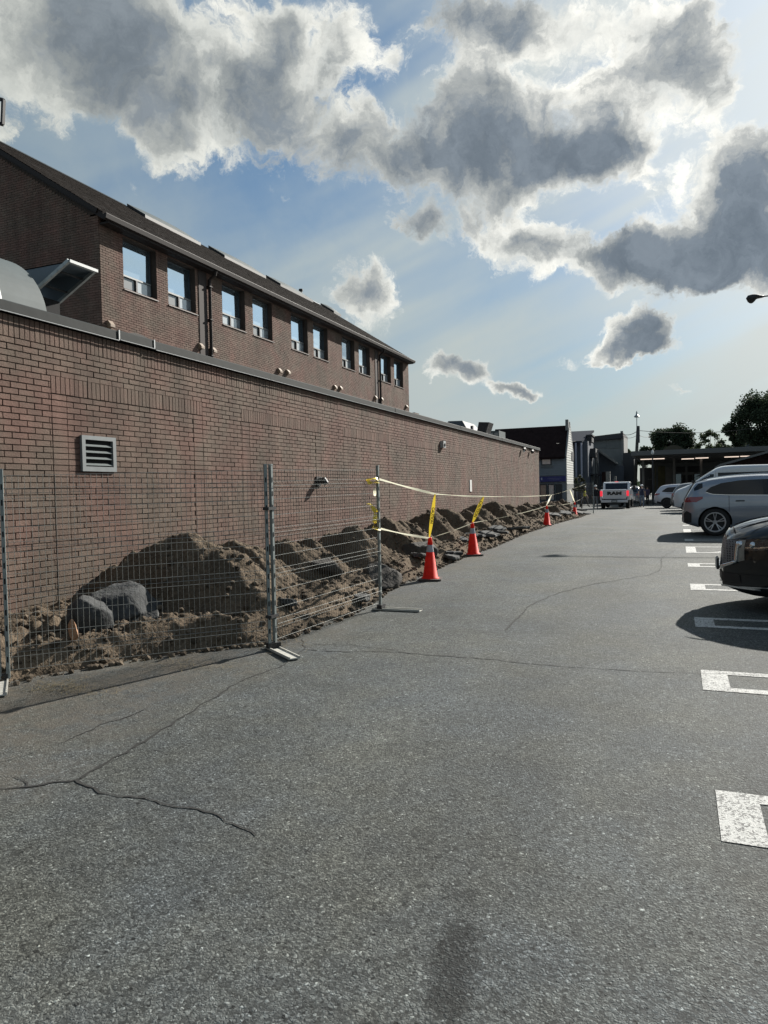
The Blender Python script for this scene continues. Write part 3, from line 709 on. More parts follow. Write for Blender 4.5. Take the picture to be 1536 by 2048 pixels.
# gutter, fascia, downspouts
mb = MB(); gx = UX + ov
mb.prism([(gx - 0.0, rz(gx) - 0.05), (gx + 0.12, rz(gx) - 0.04), (gx + 0.125, rz(gx) - 0.055), (gx + 0.10, rz(gx) - 0.17), (gx + 0.0, rz(gx) - 0.19)], UY0 - 0.15, UY1 + 0.13); mb.build('gutter', M['brown'], bldg)
mb = MB(); mb.box(UX - 0.02, gx + 0.02, UY0 + 0.02, UY1, rz(gx) - 0.24, rz(gx) - 0.19); mb.build('soffit', M['brown'], bldg)
mb = MB(); mb.bar((UX + 0.1, UY0 - 0.16, rz(UX + 0.1) - 0.08), (RX, UY0 - 0.16, RIDGE + 0.06), 0.03, 0.12); mb.build('rake_board', M['brown'], bldg)
for i, y in enumerate((20.12, 34.95)):
    mb = MB(); mb.tube([(gx + 0.05, y, 9.2), (gx + 0.02, y, 9.08), (UX + 0.09, y, 8.95), (UX + 0.09, y, 3.6)], 0.055, 8); ds = mb.build('downspout', M['brown'], bldg)
    for z in (8.7, 7.6, 6.4, 5.2, 4.2):
        mb = MB(); mb.box(UX + 0.01, UX + 0.155, y - 0.075, y + 0.075, z, z + 0.035); mb.build('strap', M['brown'], ds)
    mb = MB(); mb.box(UX + 0.012, UX + 0.035, y - 0.52, y - 0.10, 3.6, 9.15); mb.build('expansion_panel', mat('dark_panel', (0.035, 0.026, 0.024), 0.8), bldg)
# windows: a recessed frame, one big pane above, two small sashes below, sill
def window_mesh():
    w, h = 1.38, W_Z1 - W_Z0; d = 0.05
    f = MB()
    f.box(-0.23, -0.18, 0, 0.045, 0, h); f.box(-0.23, -0.18, w - 0.045, w, 0, h); f.box(-0.23, -0.18, 0.045, w - 0.045, h - 0.045, h); f.box(-0.23, -0.18, 0.045, w - 0.045, 0, 0.05)
    f.box(-0.235, -0.16, 0.045, w - 0.045, 0.42, 0.475); f.box(-0.235, -0.16, w * 0.50, w * 0.50 + 0.06, 0.05, 0.42)
    return f
M['frame'] = mat('window_frame', (0.05, 0.048, 0.05), 0.5, 0.3)
M['sill'] = mat('window_sill', (0.13, 0.12, 0.115), 0.5, 0.3)
M['sash'] = mat('pale_sash', (0.20, 0.21, 0.21), 0.5, 0.2)
w0 = None
for i, (a, b_) in enumerate(wins):
    if w0 is None:
        w0 = window_mesh().build('window', M['frame'], bldg, local=True)
        mb = MB(); mb.add([(-0.21, 0.045, 0.475), (-0.21, 1.335, 0.475), (-0.21, 1.335, 1.425), (-0.21, 0.045, 1.425)], [(0, 1, 2, 3)]); mb.build('pane', M['glass'], w0, local=True)
        mb = MB(); mb.box(-0.195, -0.18, 0.75, 1.335, 0.05, 0.42); mb.build('sliding_pane', M['glass_curtain'], w0, local=True)
        mb = MB(); mb.add([(-0.21, 0.045, 0.05), (-0.21, 0.69, 0.05), (-0.21, 0.69, 0.42), (-0.21, 0.045, 0.42)], [(0, 1, 2, 3)]); mb.build('insect_screen', M['glass_dark'], w0, local=True)
        mb = MB(); mb.prism([(-0.18, 0.015), (0.045, -0.015), (0.045, -0.04), (-0.18, -0.02)], -0.03, 1.43); mb.build('sill', M['sill'], w0, local=True)
        mb = MB(); mb.box(-0.182, -0.158, 0.045, 1.335, 0.425, 0.47); mb.build('transom', M['sash'], w0, local=True)
        o = w0
    else: o = copy_tree(w0, bldg)
    o.location = Vector((UX, a + 0.01, W_Z0)) - Vector(bldg.location)
    for c in o.children:                              # no two panes sit quite alike, and some show curtains
        if c.name.startswith('pane'):
            c.rotation_euler = (0, random.uniform(-0.012, 0.012), random.uniform(-0.006, 0.006))
            if i in (3, 6, 7): c.data = c.data.copy(); c.data.materials[0] = M['glass_b']
    if i == 2 :
        for c in o.children:
            if c.name.startswith('insect'): c.data = c.data.copy(); c.data.materials[0] = M['glass_curtain']
for (a, b_, c, d) in low:
    mb = MB(); mb.box(UX - 0.18, UX - 0.12, a, b_, c - 0.0, d); mb.build('lower_window_head', M['dark'], bldg)
# dryer vents: small tan hoods in pairs
for (px, py) in ((222, 648), (403, 692), (428, 700), (560, 741), (577, 744), (671, 774), (682, 776), (752, 795), (764, 798), (814, 813)):
    p = at(px, py, X=UX + 0.08)
    mb = MB(); mb.prism([(UX + 0.012, p.z - 0.09), (UX + 0.15, p.z - 0.09), (UX + 0.15, p.z - 0.02), (UX + 0.06, p.z + 0.09), (UX + 0.012, p.z + 0.09)], p.y - 0.085, p.y + 0.085)
    mb.build('dryer_vent_hood', M['tan'], bldg)
# skylights near the ridge, ridge flashing and a vent pipe
def ridge_y(px, py): return at(px, py, X=RX).y
for (xa, xb) in ((252, 366), (415, 500), (530, 597), (640, 655)):
    ya, yb = ridge_y(xa, 283 + 0.509 * xa), ridge_y(xb, 283 + 0.509 * xb)
    x1_, x2_ = RX + 0.05, RX + 0.95
    mb = MB(); mb.prism([(x1_, rz(x1_) - 0.02), (x2_, rz(x2_) - 0.02), (x2_, rz(x2_) + 0.13), (x1_, rz(x1_) + 0.13)], ya, yb); sk = mb.build('skylight', M['black'], bldg)
    mb = MB(); n = 6
    ring = []
    for j in range(n + 1):
        for i_ in range(n + 1):
            u, v = i_ / n, j / n; x = x1_ + 0.03 + (x2_ - x1_ - 0.06) * u; y = ya + 0.03 + (yb - ya - 0.06) * v
            hgt = 0.10 * (4 * u * (1 - u)) ** 0.5 * (4 * v * (1 - v)) ** 0.5
            ring.append((x, y, rz(x) + 0.131 + hgt))
    mb.add(ring, [(j * (n + 1) + i_, j * (n + 1) + i_ + 1, (j + 1) * (n + 1) + i_ + 1, (j + 1) * (n + 1) + i_) for j in range(n) for i_ in range(n)])
    mb.build('skylight_dome', M['duct'], sk, smooth=True)
for (xa, xb) in ((0, 250), (502, 524), (605, 638), (655, 690)):
    ya, yb = ridge_y(xa, 283 + 0.509 * xa), ridge_y(xb, 283 + 0.509 * xb)
    if xa == 0: ya = UY0 - 0.15
    mb = MB(); mb.prism([(RX - 0.15, RIDGE + 0.06), (RX, RIDGE + 0.20), (RX + 0.15, RIDGE + 0.08), (RX + 0.13, RIDGE + 0.06), (RX, RIDGE + 0.16), (RX - 0.13, RIDGE + 0.04)], ya, min(yb, UY1))
    mb.build('ridge_flashing', M['lightmetal'] if xa > 0 else M['flash'], bldg)
y = ridge_y(602, 589); mb = MB(); mb.tube([(RX, y, RIDGE), (RX, y, RIDGE + 0.42)], 0.09, 10); mb.tube([(RX, y, RIDGE + 0.40), (RX, y, RIDGE + 0.50)], 0.13, 10); mb.build('roof_vent_pipe', M['black'], bldg)
# stub of a lower ledge beyond the far corner
mb = MB(); mb.box(UX - 0.5, UX + 0.25, UY1, UY1 + 0.5, 3.5, 6.2); mb.box(UX - 0.6, UX + 0.35, UY1, UY1 + 0.75, 6.2, 6.35); mb.build('corner_buttress', M['brick_up'], bldg)

# -- things standing on the flat roof
zr = 3.55
dk = thing('ventilation_duct', 'big pale round sheet metal duct on the flat roof at the left edge', 'duct', (-10.85, 8.4, zr))
mb = MB(); mb.lathe([(0, 0), (1.22, 0), (1.26, 0.01), (1.26, 0.9), (1.22, 0.92), (0, 0.92)], (-10.85, 8.0, zr + 1.02), 64, 'y'); mb.build('duct_drum', M['duct'], dk, smooth=False)
mb = MB(); mb.lathe([(1.262, -0.02), (1.285, -0.02), (1.285, 0.03), (1.262, 0.03)], (-10.85, 8.0, zr + 1.02), 64, 'y'); mb.build('rim', M['lightmetal'], dk)
c_ = Vector((-10.85, 8.0, zr + 1.02)); mb = MB(); mb.bar((-11.9, 7.985, c_.z + 0.75), (-9.85, 7.985, c_.z + 0.75), 0.03, 0.035); mb.build('seam_band', M['black'], dk)
mb = MB(); mb.box(-11.9, -10.0, 8.1, 8.8, zr, zr + 0.4); mb.build('stand', M['dark'], dk)
hd = thing('intake_hood', 'angled sheet metal weather hood with a dark open underside beside the round duct', 'vent hood', (-10.6, 9.6, zr))
B_ = at(138, 522, Y=9.5); A_ = at(60, 592, Y=9.5); C_ = at(190, 542, X=B_.x); D_ = Vector((-11.3, 9.5, B_.z)); yb = C_.y
def plate(name, pts, m, th, parent, nrm):
    mb = MB(); nrm = Vector(nrm) * th; n = len(pts); vs = [Vector(p) for p in pts] + [Vector(p) + nrm for p in pts]
    mb.add(vs, [tuple(range(n))[::-1], tuple(range(n, 2 * n))] + [(i, (i + 1) % n, n + (i + 1) % n, n + i) for i in range(n)]); return mb.build(name, m, parent)
Ab = Vector((A_.x, yb, A_.z)); Bb = Vector((B_.x, yb, B_.z)); Db = Vector((D_.x, yb, D_.z)); D2 = Vector((D_.x, 9.5, A_.z)); D2b = Vector((D_.x, yb, A_.z))
plate('side_panel', [D2, A_, B_, D_], M['hood'], 0.02, hd, (0, 1, 0)); plate('side_panel', [D2b, Ab, Bb, Db], M['hood'], 0.02, hd, (0, -1, 0))
plate('top_panel', [D_, B_, Bb, Db], M['hood'], 0.02, hd, (0, 0, -1))
mb = MB(); mb.bar(A_ + Vector((0.02, -0.02, 0)), B_ + Vector((0.02, -0.02, 0)), 0.05, 0.06); mb.bar(Ab, Bb, 0.05, 0.06); mb.bar(A_, Ab, 0.05, 0.05); mb.build('opening_frame', M['galv'], hd)
mb = MB(); mb.bar(B_ + Vector((0.02, -0.03, -0.01)), Bb + Vector((0.02, 0.02, -0.01)), 0.07, 0.05); mb.build('front_lip', M['lightmetal'], hd)
for t in (0.35, 0.75):
    mb = MB(); mb.bar(A_.lerp(B_, t) + Vector((-0.05, 0.02, 0)), Ab.lerp(Bb, t) + Vector((-0.05, -0.02, 0)), 0.03); mb.build('rib', M['black'], hd)
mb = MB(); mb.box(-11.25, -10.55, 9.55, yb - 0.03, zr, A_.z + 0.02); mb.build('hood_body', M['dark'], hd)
mb = MB(); mb.tube([(-9.75, 9.4, zr + 0.02), (-9.75, 9.4, zr + 0.16), (-9.6, 9.42, zr + 0.2)], 0.05, 8); tag(mb.build('roof_pipe', M['lightmetal']), 'short pale bent pipe on the flat roof under the weather hood', 'pipe')
# roof hatch, two HVAC units near the far end of the wing roof
hb = at(962, 866, Y=34.0); p0 = at(952, 869, Y=33.0); p1 = at(969, 845, Y=33.0)
mb = MB(); mb.prism([(p0.x, p0.z - 0.1), (p0.x + 0.42, p0.z - 0.1), (p1.x + 0.22, p1.z + 0.0), (p1.x - 0.28, p1.z + 0.04)], 33.0, 33.9)
ht = thing('roof_hatch', 'black roof hatch with its lid tilted open at the far end of the flat roof', 'roof hatch', (p0.x, 33.4, zr))
mb.build('lid', M['black'], ht); mb = MB(); mb.box(p0.x - 0.2, p0.x + 0.9, 33.0, 33.9, zr, zr + 0.35); mb.build('curb', M['galv'], ht)
p0 = at(966, 882, Y=35.0); p1 = at(998, 861, Y=35.0)
hv = thing('hvac_unit', 'grey boxy air handling unit on the far end of the flat roof', 'hvac unit', ((p0.x + p1.x) / 2, 35.6, zr))
mb = MB(); mb.box(p0.x, p1.x, 35.0, 36.4, zr, p1.z); mb.build('casing', M['duct'], hv)
for k in range(3):
    mb = MB(); mb.box(p0.x + 0.06 + k * 0.26, p0.x + 0.26 + k * 0.26, 34.985, 35.0, p1.z - 0.55, p1.z - 0.1); mb.build('grille', M['galv'], hv)
mb = MB(); mb.box(p1.x - 0.16, p1.x - 0.04, 34.97, 35.0, p1.z - 0.62, p1.z - 0.45); mb.build('access_panel', M['black'], hv)
p0 = at(888, 853, Y=30); p1 = at(918, 850, Y=30)
mb = MB(); mb.prism([(p0.x, zr), (p1.x, zr), (p1.x - 0.1, p1.z - .1), (p0.x + 0.2, p0.z - .1)], 30, 31.2); tag(mb.build('roof_curb_vent', M['lightmetal']), 'low pale metal vent cap on the flat roof beside the far brick corner', 'roof vent')
# open steel frame at the top left
p0 = at(-40, 190, Y=9.0); p1 = at(7, 200, Y=9.0); q1 = at(5, 249, Y=9.0); q0 = at(-40, 236, Y=9.0)
fr = thing('steel_sign_frame', 'thin black open steel frame high up at the left edge above the roof', 'frame', (p1.x, 9.0, zr))
mb = MB(); mb.bar(p0, p1, 0.05); mb.bar(p1, q1, 0.05); mb.bar(q1, q0, 0.05); mb.build('frame_bars', M['black'], fr)
mb = MB(); mb.tube([(q0.x, 9.0, zr), (q0.x, 9.0, p0.z)], 0.04, 8); mb.build('mast', M['black'], fr)

# ---------------------------------------------------------------- excavated earth along the wall
def vnoise(x, y, seed):
    """2D value noise, numpy arrays in, 0..1 out."""
    xi, yi = np.floor(x).astype(np.int64), np.floor(y).astype(np.int64); fx, fy = x - xi, y - yi
    fx, fy = fx * fx * (3 - 2 * fx), fy * fy * (3 - 2 * fy)
    def h(a, b):
        n = (a * 374761393 + b * 668265263 + seed * 1442695041) & 0x7fffffff
        n = ((n ^ (n >> 13)) * 1274126177) & 0x7fffffff
        return ((n ^ (n >> 16)) & 0xffff) / 65535.0
    return (h(xi, yi) * (1 - fx) + h(xi + 1, yi) * fx) * (1 - fy) + (h(xi, yi + 1) * (1 - fx) + h(xi + 1, yi + 1) * fx) * fy
def fbm(x, y, s, oct_, seed, rough=0.5):
    v, a, t = 0, 1.0, 0
    for o in range(oct_):
        v = v + a * (vnoise(x * s, y * s, seed + o) - 0.5); t += a; a *= rough; s *= 2.03
    return v / t
EDGE = np.array([(2, -6.0), (4.75, -5.45), (5.5, -5.0), (6.0, -4.6), (6.4, -4.15), (7, -4.0), (8, -3.92), (9, -4.0), (10, -4.2), (11, -4.22), (13.5, -4.3), (15, -4.3),
                 (17, -4.2), (21, -4.3), (28, -4.32), (36, -4.45), (40, -4.7), (43, -5.4), (44, -6.7)])
MOUNDS = [(-6.1, 3.2, .45), (-5.95, 4.9, .50), (-5.35, 7.0, 1.16), (-5.55, 8.2, .95), (-5.3, 9.3, .88), (-5.6, 10.4, .76), (-5.35, 11.5, .86), (-5.3, 13.1, .94), (-5.5, 14.4, .86), (-5.3, 15.6, .94),
          (-5.5, 17.6, .93), (-5.3, 19.4, .78), (-5.4, 20.7, .88), (-5.35, 22.2, .99), (-5.5, 24.8, .78), (-5.3, 26.6, .72), (-5.4, 28.4, .82), (-5.5, 30.8, .72), (-5.35, 33.3, .88), (-5.4, 35.6, .8), (-5.5, 38.0, .92), (-5.6, 40.4, .7), (-5.7, 42.2, .4)]
def berm_height(X, Y):
    """Height of the earth above the pavement at X, Y (numpy arrays)."""
    xe = np.interp(Y, EDGE[:, 0], EDGE[:, 1]) + 0.20 * fbm(X * 0, Y, 1.6, 4, 5)
    wx = X + 0.40 * fbm(X, Y, 1.1, 3, 71); wy = Y + 0.55 * fbm(X, Y, 0.9, 3, 72)
    h = np.full(X.shape, -1.0)
    for i, (mx, my, mh) in enumerate(MOUNDS):
        dx = wx - mx; dy = wy - my
        sy = np.where(dy < 0, 1.55, 0.62); sx = np.where(dx > 0, 0.80, 0.42)
        h = np.maximum(h, mh - np.sqrt((dx * sx) ** 2 + (dy * sy) ** 2 + 0.004) + 0.03)
    cutf = np.maximum(0.18, (Y - 6.02 + 0.30 * (X + 5.4) + 0.12 * fbm(X, Y, 2.2, 3, 91)) * 1.9)
    h = np.where(Y < 7.2, np.minimum(h, cutf), h)
    low = 0.24 + 0.10 * fbm(X, Y, 0.9, 3, 9)
    low = np.where(X < -5.9, low + 0.12, low)
    low = np.where(Y < 6.1, np.clip(low * 0.95, 0, 9), low)
    h = np.maximum(h, low)
    # fall to nothing at the pavement edge
    e = np.clip((xe - X) / 0.55, 0, 1); ramp = np.clip((xe - X) * 0.95 + 0.05 * fbm(X, Y, 6, 3, 4), -0.2, 9)
    h = np.minimum(h, ramp)
    rough = fbm(X, Y, 1.7, 3, 21) * 0.18 + fbm(X, Y, 6.0, 3, 33) * 0.13 + np.abs(fbm(X, Y, 14.0, 3, 43)) * 0.10 + fbm(X, Y, 34.0, 2, 53) * 0.035
    h = h + rough * np.clip(e * 1.6, 0, 1)
    # rills where the loose earth has slid down
    h = h + 0.03 * np.sin(Y * 21 + 5 * fbm(X, Y, 2, 2, 8)) * np.clip(e, 0, 1) * (fbm(X, Y, 1.5, 2, 18) > 0)
    return np.where(xe - X < -0.02, -0.06, h)
def earth_mat():
    m = mat('loose_earth', (0.106, 0.082, 0.059), 0.97, spec=0.1, bump=1.0, bscale=38, var=0.30, vscale=1.6, detail=8)
    t = m.node_tree; b = t.nodes['Principled BSDF']; src = b.inputs['Base Color'].links[0].from_socket
    geo = t.nodes.new('ShaderNodeNewGeometry')
    n = t.nodes.new('ShaderNodeTexNoise'); n.inputs['Scale'].default_value = 26; n.inputs['Detail'].default_value = 8; n.inputs['Roughness'].default_value = 0.75; t.links.new(geo.outputs['Position'], n.inputs['Vector'])
    r = t.nodes.new('ShaderNodeMapRange'); r.inputs[1].default_value = 0.32; r.inputs[2].default_value = 0.70; r.inputs[3].default_value = 0.50; r.inputs[4].default_value = 1.45; t.links.new(n.outputs['Fac'], r.inputs[0])
    v = t.nodes.new('ShaderNodeVectorMath'); v.operation = 'SCALE'; t.links.new(src, v.inputs[0]); t.links.new(r.outputs[0], v.inputs['Scale'])
    t.links.new(v.outputs[0], b.inputs['Base Color'])
    return m
M['earth'] = earth_mat()
gx_ = np.concatenate([np.arange(-6.72, -3.55, 0.026)]); gy_ = np.concatenate([np.arange(2.2, 12, 0.026), np.arange(12, 24, 0.045), np.arange(24, 44.4, 0.09)])
XX, YY = np.meshgrid(gx_, gy_); HH = berm_height(XX, YY)
GG = np.interp(gy_, gy_, [G(float(y)) for y in gy_])[:, None]
ZZ = GG + HH
V = np.stack([XX, YY, ZZ], -1).reshape(-1, 3); nx = len(gx_); ny = len(gy_)
idx = (np.arange(ny - 1)[:, None] * nx + np.arange(nx - 1)[None]); keep = np.maximum.reduce([HH[:-1, :-1], HH[1:, :-1], HH[:-1, 1:], HH[1:, 1:]]) > -0.05
idx = idx[keep].ravel(); Fq = np.stack([idx, idx + 1, idx + nx + 1, idx + nx], 1)
used, inv = np.unique(Fq, return_inverse=True); V = V[used]; Fq = inv.reshape(-1, 4)
me = bpy.data.meshes.new('earth_bank'); me.vertices.add(len(V)); me.vertices.foreach_set('co', V.ravel()); me.loops.add(Fq.size); me.loops.foreach_set('vertex_index', Fq.ravel().astype(np.int32))
me.polygons.add(len(Fq)); me.polygons.foreach_set('loop_start', np.arange(0, Fq.size, 4, dtype=np.int32)); me.polygons.foreach_set('loop_total', np.full(len(Fq), 4, dtype=np.int32)); me.update(calc_edges=True)
me.polygons.foreach_set('use_smooth', [True] * len(me.polygons)); me.materials.append(M['earth'])
tag(link('earth_bank', me), 'long bank of loose brown earth heaped against the brick wall', 'earth bank', kind='stuff')
def berm_z(x, y): return G(y) + max(0.0, float(berm_height(np.array([x]), np.array([y]))[0]))

# clods, gravel and crumbs: too many to count
def lump(mb, c, r, seed, squash=0.7, mi=0, n1=5, n2=3):
    q = random.Random(seed); vs = [Vector(c) + Vector((0, 0, r * squash))]
    for j in range(1, n2):
        a = PI * j / n2
        for k in range(n1):
            b_ = 2 * PI * (k + 0.5 * (j % 2)) / n1; rr = r * q.uniform(0.7, 1.25)
            vs.append(Vector(c) + Vector((rr * math.sin(a) * math.cos(b_), rr * math.sin(a) * math.sin(b_), rr * squash * math.cos(a))))
    vs.append(Vector(c) - Vector((0, 0, r * squash))); fs = [(0, 1 + k, 1 + (k + 1) % n1) for k in range(n1)]
    for j in range(n2 - 2):
        o = 1 + j * n1; fs += [(o + k, o + n1 + k, o + n1 + (k + 1) % n1, o + (k + 1) % n1) for k in range(n1)]
    o = 1 + (n2 - 2) * n1; fs += [(o + k, o + n1, o + (k + 1) % n1) for k in range(n1)]
    mb.add(vs, fs, tone=q.random(), mi=mi)
mb = MB(); r_ = random.Random(4)
NCL = 7500; cy_ = [2.4 + (r_.random() ** 1.8) * 38 for _ in range(NCL)]
cxs = [float(np.interp(y, EDGE[:, 0], EDGE[:, 1])) + 0.12 - (r_.random() ** 1.6) * 1.9 for y in cy_]
hh_ = berm_height(np.array(cxs), np.array(cy_))
for i in range(NCL):
    s = 0.006 + 0.040 * r_.random() ** 4.0 + (0.0006 * cy_[i])
    if cxs[i] < -6.66: continue
    lump(mb, (cxs[i], cy_[i], G(cy_[i]) + max(0.0, hh_[i]) + s * 0.35), s, i)
M['clod'] = mat('earth_clod', (0.098, 0.078, 0.058), 0.95, spec=0.15, attr='tone', randv=0.5, bump=0.6, bscale=90)
tag(mb.build('dirt_clods', M['clod'], tones=True, fixn=False), 'scattered clods and gravel over the earth bank and its foot', 'gravel', kind='stuff')

# broken slabs and boulders
M['slab'] = mat('broken_asphalt', (0.062, 0.062, 0.060), 0.92, bump=0.9, bscale=45, var=0.35, vscale=9, detail=8)
M['concrete'] = mat('broken_concrete', (0.040, 0.042, 0.043), 0.92, bump=0.9, bscale=26, var=0.55, vscale=8, detail=8)
M['boulder'] = mat('clay_lump', (0.045, 0.040, 0.035), 0.95, bump=1.0, bscale=22, var=0.30, vscale=7, detail=8)
def slab(name, label, cat, c, size, th, rot, m, seed, group=None, sub=3):
    """An irregular broken plate: ragged outline, chipped top."""
    q = random.Random(seed); n = 13; ring = []
    for k in range(n):
        a = 2 * PI * k / n + q.uniform(-0.15, 0.15); rr = q.uniform(0.72, 1.12); ring.append((math.cos(a) * rr * size[0] / 2, math.sin(a) * rr * size[1] / 2))
    E_ = Euler(rot).to_matrix(); mb = MB(); vs = []
    for lv, (f, z) in enumerate(((0.90, th / 2), (1.0, th / 2 - th * 0.15), (1.03, -th * 0.1), (0.93, -th / 2))):
        for (x, y) in ring: vs.append(Vector(c) + E_ @ Vector((x * f + q.uniform(-.012, .012), y * f + q.uniform(-.012, .012), z + q.uniform(-.10, .10) * th)))
    vs.append(Vector(c) + E_ @ Vector((0, 0, th / 2 + th * q.uniform(-.05, .1)))); vs.append(Vector(c) + E_ @ Vector((0, 0, -th / 2)))
    fs = [(4 * n, k, (k + 1) % n) for k in range(n)] + [(4 * n + 1, 3 * n + (k + 1) % n, 3 * n + k) for k in range(n)]
    for lv in range(3): fs += [(lv * n + k, (lv + 1) * n + k, (lv + 1) * n + (k + 1) % n, lv * n + (k + 1) % n) for k in range(n)]
    mb.add(vs, fs); o = mb.build(name, m); return tag(o, label, cat, group)
def boulder(name, label, c, size, m, seed, group=None):
    q = random.Random(seed); bm = bmesh.new(); bmesh.ops.create_icosphere(bm, subdivisions=4, radius=0.5)
    ph = [Vector((q.uniform(-1, 1), q.uniform(-1, 1), q.uniform(-1, 1))).normalized() for _ in range(11)]; cut = [q.uniform(0.24, 0.40) for _ in ph]
    for v in bm.verts:
        p = v.co.copy()
        for d, k in zip(ph, cut):
            e = p.dot(d) - k
            if e > 0: p -= d * e * 0.97
        p *= 1 + 0.05 * math.sin(p.x * 23 + seed) * math.sin(p.y * 19) + q.uniform(-.015, .015)
        p *= 1 + 0.05 * float(fbm(np.array([p.x * 3 + seed]), np.array([p.y * 3 + p.z * 2.3]), 1.7, 4, seed)[0])
        v.co = Vector((p.x * size[0], p.y * size[1], p.z * size[2])) + Vector(c)
    me = bpy.data.meshes.new(name); bm.to_mesh(me); bm.free(); me.materials.append(m); me.polygons.foreach_set('use_smooth', [True] * len(me.polygons)); o = link(name, me)
    return tag(o, label, 'rock', group)
p = Vector((-5.55, 6.12, 0.56))
boulder('concrete_lump', 'big grey lump of broken concrete on the earth bank behind the mesh fence', (-5.60, 6.15, 0.52), (0.78, 0.92, 0.56), M['concrete'], 41)
boulder('concrete_lump', 'smaller dark grey lump of concrete left of the big grey one', (-5.62, 5.60, 0.50), (0.55, 0.48, 0.55), M['concrete'], 27)
slab('concrete_slab', 'low dark slab half buried under the big grey lump of concrete', 'slab', (-5.25, 5.95, 0.30), (0.5, 0.6), 0.10, (0.5, 0.35, -0.3), M['slab'], 9)
boulder('brick_chunk', 'small orange brown broken chunk beside the grey slabs', (-5.40, 5.18, 0.43), (0.12, 0.10, 0.26), M['rust'], 4)
boulder('clay_boulder', 'dark rounded lump of clay at the foot of the bank beside the nearest cone', (-4.32, 10.35, 0.36), (0.62, 0.85, 0.52), M['boulder'], 12)
boulder('clay_boulder', 'dark angular lump of clay behind the nearest cone', (-4.62, 13.0, 0.55), (0.70, 0.95, 0.56), M['boulder'], 15)
boulder('clay_boulder', 'dark lump on the bank just right of the fence end post', (-4.75, 9.3, 0.62), (0.55, 0.5, 0.42), M['boulder'], 19)
GR = 'broken asphalt slabs along the foot of the bank'
sl = [(-4.62, 16.9, .50, .75, .5), (-4.45, 17.6, .62, .5, .2), (-4.40, 18.6, .55, .8, .9), (-4.70, 19.4, .6, .7, .3), (-4.52, 20.6, .5, .9, 1.2), (-4.42, 21.6, .5, .6, .1), (-4.75, 15.9, .45, .5, .7),
      (-4.62, 29.0, .6, .9, .4), (-4.7, 30.6, .7, .8, .8), (-4.62, 32.2, .6, 1.0, .2), (-4.8, 33.6, .7, .9, 1.1), (-4.72, 37.2, .7, 1.0, .3), (-4.85, 38.8, .8, 1.1, .9), (-4.7, 40.0, .7, .8, .2), (-4.45, 12.4, .35, .45, .6), (-4.38, 14.3, .4, .5, .2), (-4.28, 13.9, .3, .4, .9),
      (-4.05, 8.9, .22, .35, .3), (-4.3, 7.3, .25, .3, .8)]
names = ['flat broken asphalt slab behind the second cone', 'wide pale topped asphalt slab just past the second cone', None, None, None, None, None]
for i, (x, y, a, b_, rz_) in enumerate(sl):
    z = G(y) + max(0.05, float(berm_height(np.array([x]), np.array([y]))[0])) + 0.05
    slab('asphalt_slab', 'small broken piece of asphalt at the foot of the earth bank', 'slab', (x + 0.05, y, min(z, G(y) + 0.30)), (a, b_), 0.075, (random.uniform(-.16, .16), random.uniform(-.05, .28), rz_), M['slab'] if i % 3 else M['concrete'], 30 + i, GR)

# ---------------------------------------------------------------- temporary fence
M['fence_wire'] = mat('fence_wire', (0.20, 0.21, 0.20), 0.5, 0.4)
M['fence_post'] = mat('fence_post', (0.21, 0.235, 0.23), 0.5, 0.3, var=0.25, vscale=6, bump=0.1, bscale=30)
M['foot'] = mat('fence_foot', (0.42, 0.41, 0.37), 0.65, 0.0, var=0.2, vscale=10)
M['rubber'] = mat('rubber', (0.012, 0.012, 0.012), 0.8)
def fence_panel(p, q, label, foot_dirs=((0, -1),), height=1.86):
    """A welded mesh panel with two box posts; V folds stiffen the wire sheet."""
    p, q = Vector((p[0], p[1], G(p[1]))), Vector((q[0], q[1], G(q[1]))); d = (q - p); L_ = d.length; d.normalize(); nrm = d.cross(Vector((0, 0, 1))).normalized()
    t = thing('mesh_fence', label, 'fence', ((p + q) / 2), group='temporary mesh fence panels along the trench')
    for e, s in ((p + d * 0.016, 1), (q - d * 0.016, -1)):
        mb = MB(); b0 = e + Vector((0, 0, 0.03)); top = e + Vector((0, 0, height + 0.03)); mb.bar(b0, top, 0.030, 0.034, up=nrm)
        po = mb.build('post', M['fence_post'], t)
        mb = MB(); m4 = Matrix((d, nrm, Vector((0, 0, 1)))).transposed().to_4x4(); m4.translation = top + Vector((0, 0, 0.006)); mb.obox(m4, 0.034, 0.038, 0.012); mb.build('cap', M['galv'], po)
        mb = MB()
        for k in range(12):
            m5 = Matrix((d, nrm, Vector((0, 0, 1)))).transposed().to_4x4(); m5.translation = e + nrm * 0.0182 + Vector((0, 0, 0.2 + k * 0.14)); mb.obox(m5, 0.012, 0.002, 0.05)
        mb.build('slots', M['dark'], po, kind='stuff')
    mb = MB(); folds = (0.26, 0.78, 1.20, 1.68)
    def bow(z):
        for f in folds:
            if abs(z - f) < 0.045: return 0.030 * (1 - abs(z - f) / 0.045)
        return 0.0
    zs = sorted([0.10, height - 0.02] + [f + k for f in folds for k in (-0.045, 0, 0.045)])
    n = int((L_ - 0.1) / 0.05)
    for i in range(n + 1):
        a = 0.05 + (L_ - 0.1) * i / n
        pts = [p.lerp(q, a / L_) + Vector((0, 0, z)) + nrm * bow(z) for z in zs]
        mb.tube(pts, 0.0022, 3, cap=False)
    for z in [0.10, 0.42, 0.60, 0.96, 1.08, 1.38, 1.54, height - 0.02] + [f + k for f in folds for k in (-0.045, 0, 0.045)]:
        mb.tube([p + d * 0.03 + Vector((0, 0, z)) + nrm * bow(z), q - d * 0.03 + Vector((0, 0, z)) + nrm * bow(z)], 0.0022, 3, cap=False)
    mb.build('wire_mesh', M['fence_wire'], t, kind='stuff', fixn=False)
    return t
